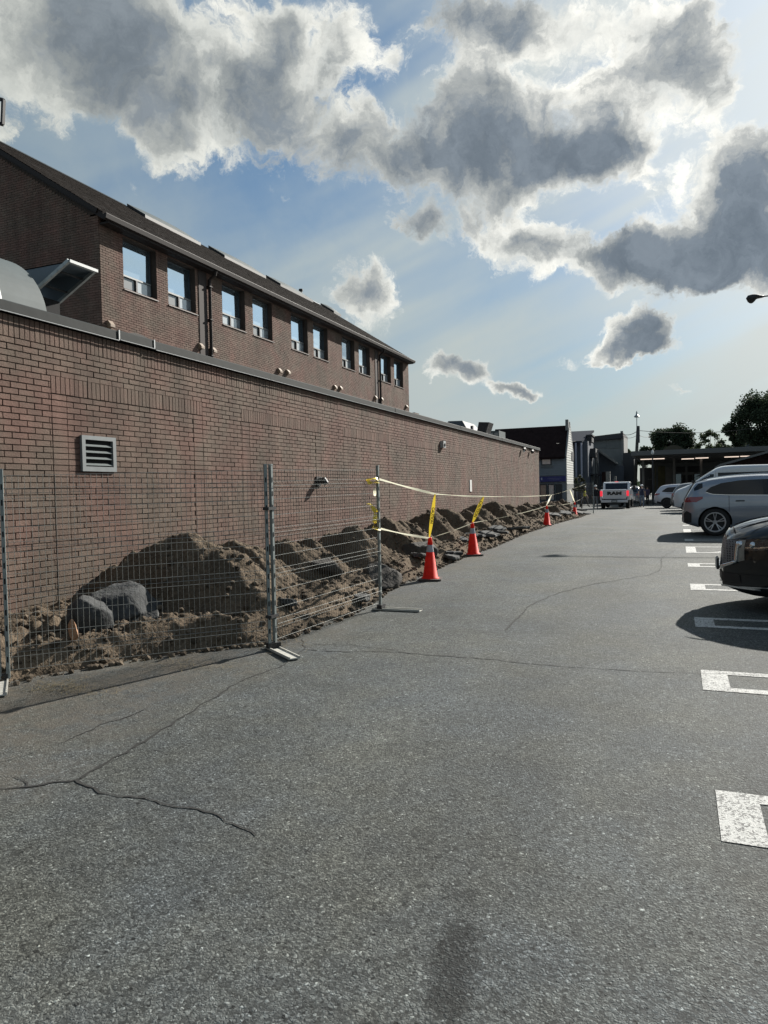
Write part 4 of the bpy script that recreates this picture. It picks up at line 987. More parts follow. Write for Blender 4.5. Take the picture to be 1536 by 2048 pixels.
def fence_foot(c, dirn, label, ln=0.66, lean=0.22):
    z = G(c[1]); c = Vector((c[0], c[1], z)); d = Vector((dirn[0], dirn[1], 0)).normalized(); s = Vector((-d.y, d.x, 0)); c2 = c + d * lean
    t = thing('fence_stabiliser', label, 'fence foot', c, group='steel feet under the fence posts')
    m4 = Matrix((d, s, Vector((0, 0, 1)))).transposed().to_4x4()
    mb = MB(); m4.translation = c2 + Vector((0, 0, 0.012)); mb.obox(m4, ln, 0.115, 0.012); mb.build('base_plate', M['foot'], t)
    for k in (-1, 1):
        mb = MB(); m4.translation = c2 + s * 0.052 * k + Vector((0, 0, 0.024)); mb.obox(m4, ln, 0.012, 0.016); mb.build('edge_rail', M['foot'], t)
    mb = MB(); m4.translation = c + Vector((0, 0, 0.05)); mb.obox(m4, 0.07, 0.14, 0.05); mb.build('socket', M['black'], t)
    return t
fence_panel((-5.56, 4.56), (-3.848, 6.252), 'middle mesh fence panel with the concrete slabs behind its wires')
fence_panel((-3.836, 6.288), (-3.615, 8.62), 'mesh fence panel running away along the lane with yellow tape tied to its end post')
fence_panel((-6.75, 2.35), (-5.585, 4.53), 'mesh fence panel at the left edge, only its end post inside the picture')
fence_foot((-3.84, 6.28), (0.55, -0.42), 'flat steel foot under the double post in the middle of the fence')
fence_foot((-3.61, 8.61), (1, 0.02), 'flat steel foot under the end post with the yellow tape')
fence_foot((-5.60, 4.54), (0.55, -0.48), 'flat steel foot under the double post at the left edge')
mb = MB()
for z in (0.35, 1.45):
    mb.bar((-3.84, 6.20, G(6.2) + z), (-3.84, 6.34, G(6.3) + z), 0.07, 0.03)
tag(mb.build('fence_clamp', M['black']), 'black clamps joining the two posts in the middle of the fence', 'fence clamp', kind='stuff')

# far fence panel, seen almost edge on beyond the last cone
fa, fb = gp(1168, 1020), gp(1188, 1028)
fence_panel((fa.x, 42.6), (-4.28, 41.1), 'small far mesh fence panel behind the last cone', height=1.75)

# ---------------------------------------------------------------- traffic cones
M['cone'] = mat('cone_orange', (0.74, 0.018, 0.008), 0.6, spec=0.2, var=0.22, vscale=9)
_cb = M['cone'].node_tree.nodes['Principled BSDF']
M['collar'] = mat('reflective_collar', (0.30, 0.30, 0.33), 0.5, var=0.15, vscale=25)
M['cone_base'] = mat('cone_base', (0.055, 0.045, 0.040), 0.85, var=0.3, vscale=12)
def cone_obj():
    H = 0.71
    t = thing('traffic_cone', 'tmp', 'traffic cone', (0, 0, 0), group='orange traffic cones along the bank')
    def rr(z): return 0.130 - (0.130 - 0.028) * (z / H)
    mb = MB(); prof = [(0.150, 0.032), (0.146, 0.045), (rr(0.05), 0.055), (rr(0.45), 0.45), (rr(0.452) - 0.002, 0.452), (rr(0.60) - 0.002, 0.60), (rr(0.602), 0.602), (rr(0.69), 0.69), (0.022, H), (0.0, H - 0.001)]
    mb.lathe(prof, n=28); mb.build('cone_body', M['cone'], t, smooth=True, local=True)
    mb = MB(); mb.lathe([(rr(0.47) + 0.001, 0.47), (rr(0.585) + 0.001, 0.585)], n=28); mb.build('reflective_collar', M['collar'], t, smooth=True, local=True)
    mb = MB(); s = 0.185
    pts = [(s - .03, -s), (s, -s + .03), (s, s - .03), (s - .03, s), (-s + .03, s), (-s, s - .03), (-s, -s + .03), (-s + .03, -s)]
    mb.prism(pts, 0.004, 0.034, axis='z'); mb.build('base', M['cone_base'], t, local=True)
    return t
cones = [(-3.85, 11.35, 0.25, 'nearest orange cone, with a grey collar, beside the dark lump of clay', 1.02), (-4.12, 15.1, 0.5, 'second orange cone along the bank, in front of the flat broken slabs', 1.03),
         (-4.28, 25.6, 0.1, 'third orange cone along the bank, nearly at the end of the brick wall', 1.02), (-4.60, 35.6, 0.9, 'farthest orange cone, below the pickup side of the far mesh panel', 1.06)]
c0 = None
for (x, y, rz_, lb, s_) in cones:
    if c0 is None: c0 = cone_obj(); o = c0
    else: o = copy_tree(c0)
    o.location = (x, y, G(y)); o.rotation_euler = (random.uniform(-.02, .02), random.uniform(-.03, .03), rz_); o['label'] = lb; o.scale = (s_, s_, s_)
tips = [Vector((x, y, G(y) + 0.71 * s_)) for (x, y, rz_, lb, s_) in cones]

# ---------------------------------------------------------------- barrier tape
M['tape'] = mat('barrier_tape', (0.80, 0.62, 0.06), 0.35, var=0.05)
M['tape_sunlit'] = mat('barrier_tape_sunlit', (0.90, 0.87, 0.66), 0.35)  # yellow tape paled: sunlight coming through it is painted into the colour
def translucent(m, col, f):
    t = m.node_tree; b = t.nodes['Principled BSDF']; tr = t.nodes.new('ShaderNodeBsdfTranslucent'); tr.inputs[0].default_value = (*col, 1)
    mx = t.nodes.new('ShaderNodeMixShader'); mx.inputs[0].default_value = f; t.links.new(b.outputs[0], mx.inputs[1]); t.links.new(tr.outputs[0], mx.inputs[2]); t.links.new(mx.outputs[0], t.nodes['Material Output'].inputs['Surface'])
translucent(M['tape'], (0.85, 0.62, 0.05), 0.35); translucent(M['tape_sunlit'], (0.95, 0.92, 0.72), 0.6); translucent(M['cone'], (0.8, 0.05, 0.02), 0.12)
M['ink'] = mat('black_ink', (0.01, 0.01, 0.01), 0.6)
def ribbon(pts, w, twist=None, sag=0.0, seg=10):
    P = []
    for a, b_ in zip(pts[:-1], pts[1:]):
        for i in range(seg):
            u = i / seg; v = Vector(a).lerp(Vector(b_), u); v.z -= sag * 4 * u * (1 - u) * (Vector(b_) - Vector(a)).length; P.append(v)
    P.append(Vector(pts[-1])); mb = MB(); vs = []
    for i, c in enumerate(P):
        d = (P[min(i + 1, len(P) - 1)] - P[max(i - 1, 0)]).normalized(); s = d.cross(Vector((0, 0, 1)))
        if s.length < 0.05: s = d.cross(Vector((0, 1, 0)))
        s.normalize(); u = s.cross(d).normalized(); a = twist(i / (len(P) - 1)) if twist else 0.0
        k = (u * math.cos(a) + s * math.sin(a)) * w / 2; vs += [c + k, c - k]
    mb.add(vs, [(2 * i, 2 * i + 1, 2 * i + 3, 2 * i + 2) for i in range(len(P) - 1)]); return mb
post = Vector((-3.60, 8.64, 0))
def tp(px, py, y): return at(px, py, Y=y)
u0 = at(757, 958, X=-3.60); u1 = tp(870, 988, 11.45); u2 = tp(967, 993, 15.4); u3 = tp(1103, 990, 27.0); u4 = tp(1140, 979, 35.8); u5 = tp(1171, 968, 41.3)
tw = lambda t: 1.15 + 0.35 * math.sin(t * 31)
tag(ribbon([u0, u1, u2, u3, u4, u5], 0.045, tw, 0.002, 14).build('barrier_tape', M['tape_sunlit'], smooth=True, fixn=False), 'upper run of yellow barrier tape, painted sunlit pale, from the fence post to the far panel', 'barrier tape', 'barrier tape runs')
l0 = at(760, 1057, X=-3.60); l5 = tp(1169, 993, 41.3)
lw = [l0] + [t_ - Vector((0, 0, 0.015)) for t_ in tips] + [l5]
tag(ribbon(lw, 0.045, tw, 0.004, 14).build('barrier_tape', M['tape_sunlit'], smooth=True, fixn=False), 'lower run of yellow barrier tape, painted sunlit pale, tied from cone to cone', 'barrier tape', 'barrier tape runs')
def text_mesh(body, size, name='lettering', extrude=0.0, bold=0.0):
    cu = bpy.data.curves.new(name, 'FONT'); cu.body = body; cu.size = size; cu.extrude = extrude; cu.offset = bold; cu.align_x = 'CENTER'; cu.align_y = 'CENTER'; cu.resolution_u = 3
    o = bpy.data.objects.new('tmp_text', cu); COL.objects.link(o); dg = bpy.context.evaluated_depsgraph_get(); me = bpy.data.meshes.new_from_object(o.evaluated_get(dg))
    bpy.data.objects.remove(o); me.name = name; return me
def tie(a, b_, w, label, word=None, m=M['tape']):
    a, b_ = Vector(a), Vector(b_); d = (b_ - a).normalized(); view = (Vector((0, 0, CAM_Z)) - (a + b_) / 2).normalized(); s = d.cross(view).normalized(); nrm = s.cross(d)
    P = [a.lerp(b_, i / 10) for i in range(11)]; mb = MB(); vs = []
    for i, c in enumerate(P):
        ww = w * (0.35 + 0.65 * min(1, 4 * i / 10, 4 * (10 - i) / 10)); vs += [c + s * ww / 2 + nrm * 0.004 * math.sin(i), c - s * ww / 2]
    mb.add(vs, [(2 * i, 2 * i + 1, 2 * i + 3, 2 * i + 2) for i in range(10)]); o = tag(mb.build('tape_tie', m, fixn=False), label, 'barrier tape', 'tape ties between cone and tape')
    if word:
        me = text_mesh(word, w * 1.05, bold=0.002); me.materials.append(M['ink']); X_ = -d; Zn = nrm if nrm.dot(view) > 0 else -nrm; Y_ = Zn.cross(X_)
        R_ = Matrix((X_, Y_, Zn)).transposed().to_4x4(); R_.translation = a.lerp(b_, 0.5) + Zn * 0.008; me.transform(R_); link('lettering', me, o)
    return o
tie(tips[0] - Vector((0, 0, 0.0)), u1, 0.058, 'yellow lettered tape rising from the nearest cone to the upper run', 'CAUTION')
tie(tips[1], u2, 0.085, 'wide yellow lettered tape rising from the second cone', 'CAUTION')
tie(tips[2], u3, 0.05, 'thin tape, painted sunlit pale, rising from the third cone', m=M['tape_sunlit']); tie(tips[3], u4, 0.05, 'thin yellow tape rising from the farthest cone', m=M['tape_sunlit'])
# loose ends knotted round the fence end post
q0 = at(733, 962, Y=8.2); k1 = at(741, 1010, Y=8.5); k2 = at(752, 1024, Y=8.55); k3 = at(746, 1058, Y=8.5)
tag(ribbon([u0 + Vector((0, -.02, 0)), at(745, 958, Y=8.35), q0, at(742, 967, Y=8.4), u0 + Vector((0, 0, -0.04))], 0.05, lambda t: 0.4 + t * 5, 0.0, 5).build('tape_knot', M['tape'], fixn=False), 'crumpled yellow tape end knotted at the top of the fence end post', 'barrier tape', 'knotted tape ends')
tag(ribbon([l0, k3, at(749, 1045, Y=8.5), k2, k1, at(736, 1008, Y=8.45)], 0.06, lambda t: 0.6 + t * 4, 0.0, 5).build('tape_knot', M['tape'], fixn=False), 'crumpled yellow tape end hanging halfway up the fence end post', 'barrier tape', 'knotted tape ends')
tag(ribbon([at(749, 975, Y=8.6), at(750, 992, Y=8.6)], 0.04, lambda t: t * 2, 0.0, 5).build('tape_knot', M['tape_sunlit'], fixn=False), 'short strip of tape, painted sunlit pale, on the fence end post between the two knots', 'barrier tape', 'knotted tape ends')

# ---------------------------------------------------------------- vehicles
def paint(name, col, metal=0.0, rough=0.35):
    m = mat(name, col, rough, metal, coat=1.0, var=0.04, vscale=3); m.node_tree.nodes['Principled BSDF'].inputs['Coat IOR'].default_value = 1.7; return m
M['trim'] = mat('black_trim', (0.012, 0.012, 0.013), 0.6)
M['tyre'] = mat('tyre', (0.014, 0.014, 0.014), 0.85)
M['alloy'] = mat('alloy_wheel', (0.40, 0.40, 0.42), 0.3, 0.8)
M['alloy_dark'] = mat('dark_alloy_wheel', (0.05, 0.05, 0.055), 0.35, 0.7)
M['chrome'] = mat('chrome', (0.62, 0.63, 0.65), 0.12, 1.0)
M['red_lens'] = mat('red_lens', (0.20, 0.008, 0.015), 0.15, coat=1.0)
M['red_lit'] = mat('red_lamp_lit', (0.5, 0.01, 0.02), 0.3, emit=(1.0, 0.04, 0.07), emit_s=0.42)
M['lens'] = mat('headlight_lens', (0.035, 0.038, 0.045), 0.12, 0.3, coat=1.0, var=0.5, vscale=22)
M['seam'] = mat('panel_gap', (0.01, 0.01, 0.012), 0.8)

class Car:
    """Body swept along its length: local x runs from the tail (0) to the nose, y across, z up."""
    def __init__(s, top, bot, W, belt, tum=0.36, Rc=0.55, Ri=0.26, rr=0.11, crown=0.03, pp=None):
        def smooth(p, n=2):
            for _ in range(n):
                q = [p[0]]
                for a, b_ in zip(p[:-1], p[1:]): q += [(a[0] * .75 + b_[0] * .25, a[1] * .75 + b_[1] * .25), (a[0] * .25 + b_[0] * .75, a[1] * .25 + b_[1] * .75)]
                p = q + [p[-1]]
            return np.array(p)
        s.top, s.bot = smooth(top), smooth(bot, 1); s.W, s.belt, s.tum, s.Rc, s.Ri, s.rr, s.crown = W, belt, tum, Rc, Ri, rr, crown
        s.pp = pp
        s.x0, s.x1 = s.top[0, 0], s.top[-1, 0]
    def zt(s, x): return float(np.interp(x, s.top[:, 0], s.top[:, 1]))
    def zb(s, x): return float(np.interp(x, s.bot[:, 0], s.bot[:, 1]))
    def bz(s, x): return float(np.interp(x, [p[0] for p in s.belt], [p[1] for p in s.belt]))
    def hw(s, x, z):
        w = s.W; d = min(x - s.x0, s.x1 - x); d = max(d, 0)
        if d < s.Rc: k = (s.Rc - d) / s.Rc; w -= s.Ri * (k ** s.pp if s.pp and x > 2 else (1 - math.sqrt(max(0, 1 - k * k))))
        zt, zb, b_ = s.zt(x), s.zb(x), s.bz(x)
        lowz = 0.30 * b_ + 0.7 * 0.55
        if z < b_: w -= 0.045 * ((z - 0.70) / 0.45) ** 2 if z < 0.70 else 0.03 * ((z - 0.70) / max(0.05, b_ - 0.70)) ** 2
        else: w -= 0.03 + (z - b_) * s.tum
        r = min(s.rr, 0.35 * max(0.05, zt - zb)); t = zt - z
        if t < r: w -= r - math.sqrt(max(0, r * r - (r - t) ** 2))
        return max(w, 0.05)
    def body(s, name, m, parent, wheels=(), wr=0.36, under=None):
        T = s.top; seg = np.concatenate([[0], np.cumsum(np.hypot(np.diff(T[:, 0]), np.diff(T[:, 1])))]); n = int(seg[-1] / 0.055)
        u = np.linspace(0, seg[-1], n); xs_ = np.interp(u, seg, T[:, 0]); vs = []; ring = None
        tt = [0, .08, .16, .25, .34, .43, .52, .60, .68, .76, .83, .89, .93, .96, .98, .993, 1.0]
        for x in xs_:
            zt, zb = s.zt(x), s.zb(x); half = []
            half.append((0, zb + 0.02)); half.append((s.hw(x, zb) * 0.6, zb + 0.01))
            for t in tt: z = zb + (zt - zb) * t; half.append((s.hw(x, z), z))
            we = s.hw(x, zt)
            for k in (0.85, 0.6, 0.3): half.append((we * k, zt + s.crown * (1 - k * k)))
            half.append((0, zt + s.crown)); ring = len(half)
            vs.append([(x, -y, z) for y, z in half] + [(x, y, z) for y, z in half[-2:0:-1]])
        R = len(vs[0]); V_ = [v for r in vs for v in r]
        fs = [(i * R + k, i * R + (k + 1) % R, (i + 1) * R + (k + 1) % R, (i + 1) * R + k) for i in range(len(vs) - 1) for k in range(R)]
        fs += [tuple(range(R)), tuple((len(vs) - 1) * R + k for k in range(R))[::-1]]
        mb = MB(); mb.add(V_, fs); o = mb.build(name, m, parent, smooth=True, local=True)
        if wheels:
            cb = MB()
            for wx in wheels:
                for sd in (-1, 1):
                    n_ = 40; R_ = wr + 0.045
                    a = [(wx + R_ * math.cos(2 * PI * k / n_), sd * (s.W + 0.2), wr + R_ * math.sin(2 * PI * k / n_)) for k in range(n_)]
                    b_ = [(p[0], sd * (s.W - 0.30), p[2]) for p in a]
                    cb.add(a + b_, [tuple(range(n_)), tuple(range(n_, 2 * n_))[::-1]] + [(k, n_ + k, n_ + (k + 1) % n_, (k + 1) % n_) for k in range(n_)])
            c = cb.build('cutter', M['dark']); md = o.modifiers.new('b', 'BOOLEAN'); md.operation = 'DIFFERENCE'; md.object = c; md.solver = 'EXACT'
            try: md.material_mode = 'TRANSFER'
            except Exception: pass
            par = o.parent; o.parent = None; bpy.context.view_layer.update(); dg = bpy.context.evaluated_depsgraph_get()
            me = bpy.data.meshes.new_from_object(o.evaluated_get(dg)); o.modifiers.clear(); o.data = me; bpy.data.objects.remove(c); o.parent = par
            me.name = name
            bm = bmesh.new(); bm.from_mesh(me)
            for e in bm.edges:
                e.smooth = not (len(e.link_faces) == 2 and e.link_faces[0].material_index != e.link_faces[1].material_index)
            bm.to_mesh(me); bm.free()
        return o
    def side(s, name, lo, hi, m, parent, off=0.005, n=16, nz=4, sides=(-1, 1), joined=False):
        """A panel lying on the flank between two curves given as (x, z) points."""
        x0, x1 = lo[0][0], lo[-1][0]; out = []
        for sd in sides:
            mb = MB(); vs = []
            for i in range(n + 1):
                x = x0 + (x1 - x0) * i / n; a = float(np.interp(x, [p[0] for p in lo], [p[1] for p in lo])); b_ = float(np.interp(x, [p[0] for p in hi], [p[1] for p in hi]))
                for j in range(nz + 1): z = a + (b_ - a) * j / nz; vs.append((x, sd * (s.hw(x, z) + off), z))
            mb.add(vs, [(i * (nz + 1) + j, (i + 1) * (nz + 1) + j, (i + 1) * (nz + 1) + j + 1, i * (nz + 1) + j + 1) for i in range(n) for j in range(nz)])
            out.append(mb.build(name, m, parent, smooth=True, local=True))
        return out
    def deck(s, name, x0, x1, f, m, parent, off=0.006, n=14):
        """A panel on the upper skin (windscreen, rear glass) as wide as the fraction f of the roof."""
        mb = MB(); vs = []; ks = [-1, -.7, -.35, 0, .35, .7, 1]
        for i in range(n + 1):
            x = x0 + (x1 - x0) * i / n; we = s.hw(x, s.zt(x)) + 0.02
            dx = 0.01; sl = (s.zt(x + dx) - s.zt(x - dx)) / (2 * dx); nl = math.hypot(1, sl)
            for k in ks: vs.append((x - off * sl / nl, we * f * k, s.zt(x) + s.crown * (1 - (f * k) ** 2) + off / nl))
        mb.add(vs, [(i * 7 + j, (i + 1) * 7 + j, (i + 1) * 7 + j + 1, i * 7 + j + 1) for i in range(n) for j in range(6)])
        return mb.build(name, m, parent, smooth=True, local=True)
    def end_x(s, y, z, nose=True):
        lo, hi = (0.0, 1.6)
        for _ in range(26):
            mid = (lo + hi) / 2; x = s.x1 - mid if nose else s.x0 + mid
            ok = s.zt(x) + s.crown * (1 - (min(1, abs(y) / max(.1, s.hw(x, s.zt(x)))) ** 2)) >= z and s.hw(x, min(z, s.zt(x) - 0.001)) >= abs(y)
            if ok: hi = mid
            else: lo = mid
        return s.x1 - hi if nose else s.x0 + hi
    def end(s, name, y0, y1, lo, hi, m, parent, nose=True, off=0.008, n=14, nz=6):
        """A panel on the nose or tail between y0..y1; lo and hi are heights (or functions of y)."""
        mb = MB(); vs = []; fl = lo if callable(lo) else (lambda y: lo); fh = hi if callable(hi) else (lambda y: hi); sg = 1 if nose else -1
        for i in range(n + 1):
            y = y0 + (y1 - y0) * i / n
            for j in range(nz + 1): z = fl(y) + (fh(y) - fl(y)) * j / nz; vs.append((s.end_x(y, z, nose) + sg * off, y, z))
        mb.add(vs, [(i * (nz + 1) + j, (i + 1) * (nz + 1) + j, (i + 1) * (nz + 1) + j + 1, i * (nz + 1) + j + 1) for i in range(n) for j in range(nz)])
        return mb.build(name, m, parent, smooth=True, local=True)

def wheel(parent, x, y, r, sd, rimr, m_rim, spokes=5, double=True, width=0.225):
    """Wheel: tyre with the rim, spokes and hub as its pieces."""
    mb = MB(); w = width; prof = [(rimr, -w / 2 + .01), (rimr + .02, -w / 2), (r - .025, -w / 2 + .005), (r, -w / 2 + .035), (r, w / 2 - .035), (r - .025, w / 2 - .005), (rimr + .02, w / 2), (rimr, w / 2 - .01)]
    mb.lathe(prof, (x, y, r), 40, 'y'); ty = mb.build('wheel', M['tyre'], parent, smooth=True, local=True)
    mb = MB(); yo = y + sd * (w / 2 - 0.015)
    mb.lathe([(rimr - .025, -.004), (rimr - .022, .012), (rimr + .002, .012), (rimr + .004, -.05), (rimr - .03, -.06)], (x, yo, r), 40, 'y') if sd > 0 else mb.lathe([(rimr - .025, .004), (rimr - .022, -.012), (rimr + .002, -.012), (rimr + .004, .05), (rimr - .03, .06)], (x, yo, r), 40, 'y')
    mb.build('rim', m_rim, ty, local=True)
    mb = MB(); mb.lathe([(0, 0), (rimr - 0.02, 0), (rimr - .02, .01), (0, .01)], (x, y + sd * 0.01, r), 24, 'y'); mb.build('brake_disc', M['trim'], ty, local=True)
    for k in range(spokes):
        a = 2 * PI * k / spokes + PI / 2
        for dlt in ((-0.16, 0.16) if double else (0,)):
            a2 = a + dlt; mb = MB(); p0 = Vector((x + 0.045 * math.cos(a), yo - sd * 0.022, r + 0.045 * math.sin(a))); p1 = Vector((x + (rimr - 0.01) * math.cos(a2), yo, r + (rimr - 0.01) * math.sin(a2)))
            mb.bar(p0, p1, 0.022, 0.028 if double else 0.06, up=Vector((0, 1, 0))); mb.build('spoke', m_rim, ty, local=True)
    mb = MB(); mb.lathe([(0, sd * 0.0), (0.05, 0), (0.06, -sd * 0.03), (0, -sd * 0.03)], (x, yo, r), 16, 'y'); mb.build('hub', m_rim, ty, local=True)
    return ty
def seam(car, x, z0, z1, parent, lean=0.0):
    return car.side('panel_gap', [(x, z0), (x + 0.012, z0)], [(x, z1), (x + 0.012, z1)], M['seam'], parent, off=0.0035, n=1, nz=10)

# silver grey SUV, tail towards the lane
P_GREY = paint('grey_blue_paint', (0.20, 0.225, 0.27), 0.55, 0.32)
def grey_suv():
    yc = 20.62 + 0.93
    t = thing('grey_suv', 'silver grey SUV parked tail first beside the lane, behind the black SUV', 'car', (0.14, yc, G(20.6)))
    c = Car([(0.0, 0.42), (0.015, 0.60), (0.035, 0.80), (0.06, 0.95), (0.13, 1.10), (0.22, 1.26), (0.30, 1.38), (0.36, 1.425), (0.70, 1.50), (1.20, 1.56), (1.9, 1.595), (2.5, 1.57), (2.95, 1.45), (3.45, 1.13), (4.0, 1.04), (4.35, 0.93), (4.47, 0.70), (4.50, 0.42)],
            [(0.0, 0.36), (0.25, 0.27), (0.5, 0.20), (2.2, 0.20), (4.0, 0.20), (4.50, 0.34)], 0.93, [(0, 1.02), (0.6, 1.06), (2.0, 1.03), (3.4, 0.98), (4.5, 0.80)], tum=0.40, Rc=0.42, Ri=0.22)
    c.body('body', P_GREY, t, wheels=(0.79, 3.48), wr=0.365)
    c.side('side_window', [(0.58, 1.17), (0.72, 1.11), (1.1, 1.085), (2.2, 1.06), (3.05, 1.05)], [(0.58, 1.19), (0.70, 1.29), (0.95, 1.39), (1.4, 1.455), (2.1, 1.475), (2.6, 1.40), (3.05, 1.10)], M['glass_car'], t, off=0.006, n=40)
    c.side('window_pillar', [(1.93, 1.07), (2.03, 1.07)], [(1.90, 1.47), (2.00, 1.47)], M['trim'], t, off=0.009, n=2)
    c.side('window_trim', [(0.58, 1.15), (0.72, 1.095), (1.1, 1.07), (2.2, 1.045), (3.05, 1.035)], [(0.58, 1.168), (0.72, 1.110), (1.1, 1.085), (2.2, 1.06), (3.05, 1.05)], M['chrome'], t, off=0.007, n=30, nz=1)
    c.side('rear_quarter_glass', [(0.29, 1.20), (0.40, 1.23), (0.50, 1.28)], [(0.29, 1.27), (0.40, 1.39), (0.50, 1.40)], M['glass_car'], t, off=0.006, n=8)
    c.side('sill_cladding', [(1.15, 0.205), (3.1, 0.205)], [(1.15, 0.30), (3.1, 0.30)], P_GREY, t, off=0.012, n=12)
    c.side('tail_light', [(0.10, 0.93), (0.20, 0.90), (0.34, 0.90), (0.50, 0.99)], [(0.10, 1.02), (0.20, 1.04), (0.34, 1.04), (0.50, 1.045)], M['red_lens'], t, off=0.008, n=10)
    c.end('tail_light', -0.9, -0.45, 0.90, 1.03, M['red_lens'], t, nose=False); c.end('tail_light', 0.45, 0.9, 0.90, 1.03, M['red_lens'], t, nose=False)
    c.end('bumper_insert', -0.80, 0.80, 0.37, 0.58, M['trim'], t, nose=False); c.side('bumper_vent', [(0.035, 0.36), (0.10, 0.34), (0.22, 0.36)], [(0.035, 0.60), (0.10, 0.67), (0.22, 0.60)], M['trim'], t, off=0.009, n=6)
    c.end('number_plate', -0.26, 0.26, 0.68, 0.80, M['lightmetal'], t, nose=False)
    c.deck('rear_window', 0.09, 0.30, 0.78, M['glass_car'], t); c.deck('windscreen', 2.62, 3.40, 0.86, M['glass_car'], t)
    for x in (1.12, 2.16, 3.2): seam(c, x, 0.32, 1.06, t)
    for x in (1.28, 2.34): c.side('door_handle', [(x, 0.905), (x + 0.21, 0.905)], [(x, 0.935), (x + 0.21, 0.935)], M['trim'], t, off=0.018, n=4, nz=1)
    c.side('wheel_arch_lip', [(0.36, 0.30), (0.40, 0.52), (0.52, 0.70), (0.79, 0.79), (1.06, 0.70), (1.18, 0.52), (1.22, 0.30)], [(0.36, 0.32), (0.40, 0.545), (0.52, 0.725), (0.79, 0.815), (1.06, 0.725), (1.18, 0.545), (1.22, 0.32)], P_GREY, t, off=0.014, n=28, nz=1)
    for sd in (-1, 1):
        mb = MB(); pts = [(x, sd * (c.hw(x, c.zt(x) - 0.03) - 0.01), c.zt(x) + 0.035) for x in np.linspace(0.6, 2.5, 14)]; mb.tube(pts, 0.013, 6); mb.build('roof_rail', M['chrome'], t, smooth=True, local=True)
        for x in (0.79, 3.48): wheel(t, x, sd * 0.80, 0.365, sd, 0.262, M['alloy'])
    mb = MB(); mb.prism([(0.30, 1.40), (0.36, 1.455), (0.62, 1.50), (0.62, 1.46)], -0.55, 0.55); mb.build('roof_spoiler', P_GREY, t, local=True)
    return t
grey_suv()

# black SUV, nose towards the lane
P_BLACK = paint('black_paint', (0.006, 0.007, 0.009), 0.0, 0.3)
P_BLACK.node_tree.nodes['Principled BSDF'].inputs['Coat IOR'].default_value = 1.45; P_BLACK.node_tree.nodes['Principled BSDF'].inputs['Specular IOR Level'].default_value = 0.1
def mesh_mat():
    m = mat('honeycomb_grille', (0.10, 0.10, 0.11), 0.3, 0.8); t = m.node_tree; b = t.nodes['Principled BSDF']
    tcn = t.nodes.new('ShaderNodeTexCoord'); vo = t.nodes.new('ShaderNodeTexVoronoi'); vo.feature = 'DISTANCE_TO_EDGE'; vo.inputs['Scale'].default_value = 34; vo.inputs['Randomness'].default_value = 0.15
    t.links.new(tcn.outputs['Object'], vo.inputs['Vector']); r = t.nodes.new('ShaderNodeMapRange'); r.inputs[1].default_value = 0.10; r.inputs[2].default_value = 0.22; r.inputs[3].default_value = 1.0; r.inputs[4].default_value = 0.0
    t.links.new(vo.outputs['Distance'], r.inputs[0]); mx = t.nodes.new('ShaderNodeMix'); mx.data_type = 'RGBA'; mx.inputs[6].default_value = (0.004, 0.004, 0.004, 1); mx.inputs[7].default_value = (0.16, 0.16, 0.17, 1)
    t.links.new(r.outputs[0], mx.inputs[0]); t.links.new(mx.outputs[2], b.inputs['Base Color']); b.inputs['Metallic'].default_value = 0.0; b.inputs['Roughness'].default_value = 0.45
    return m
M['grille'] = mesh_mat()
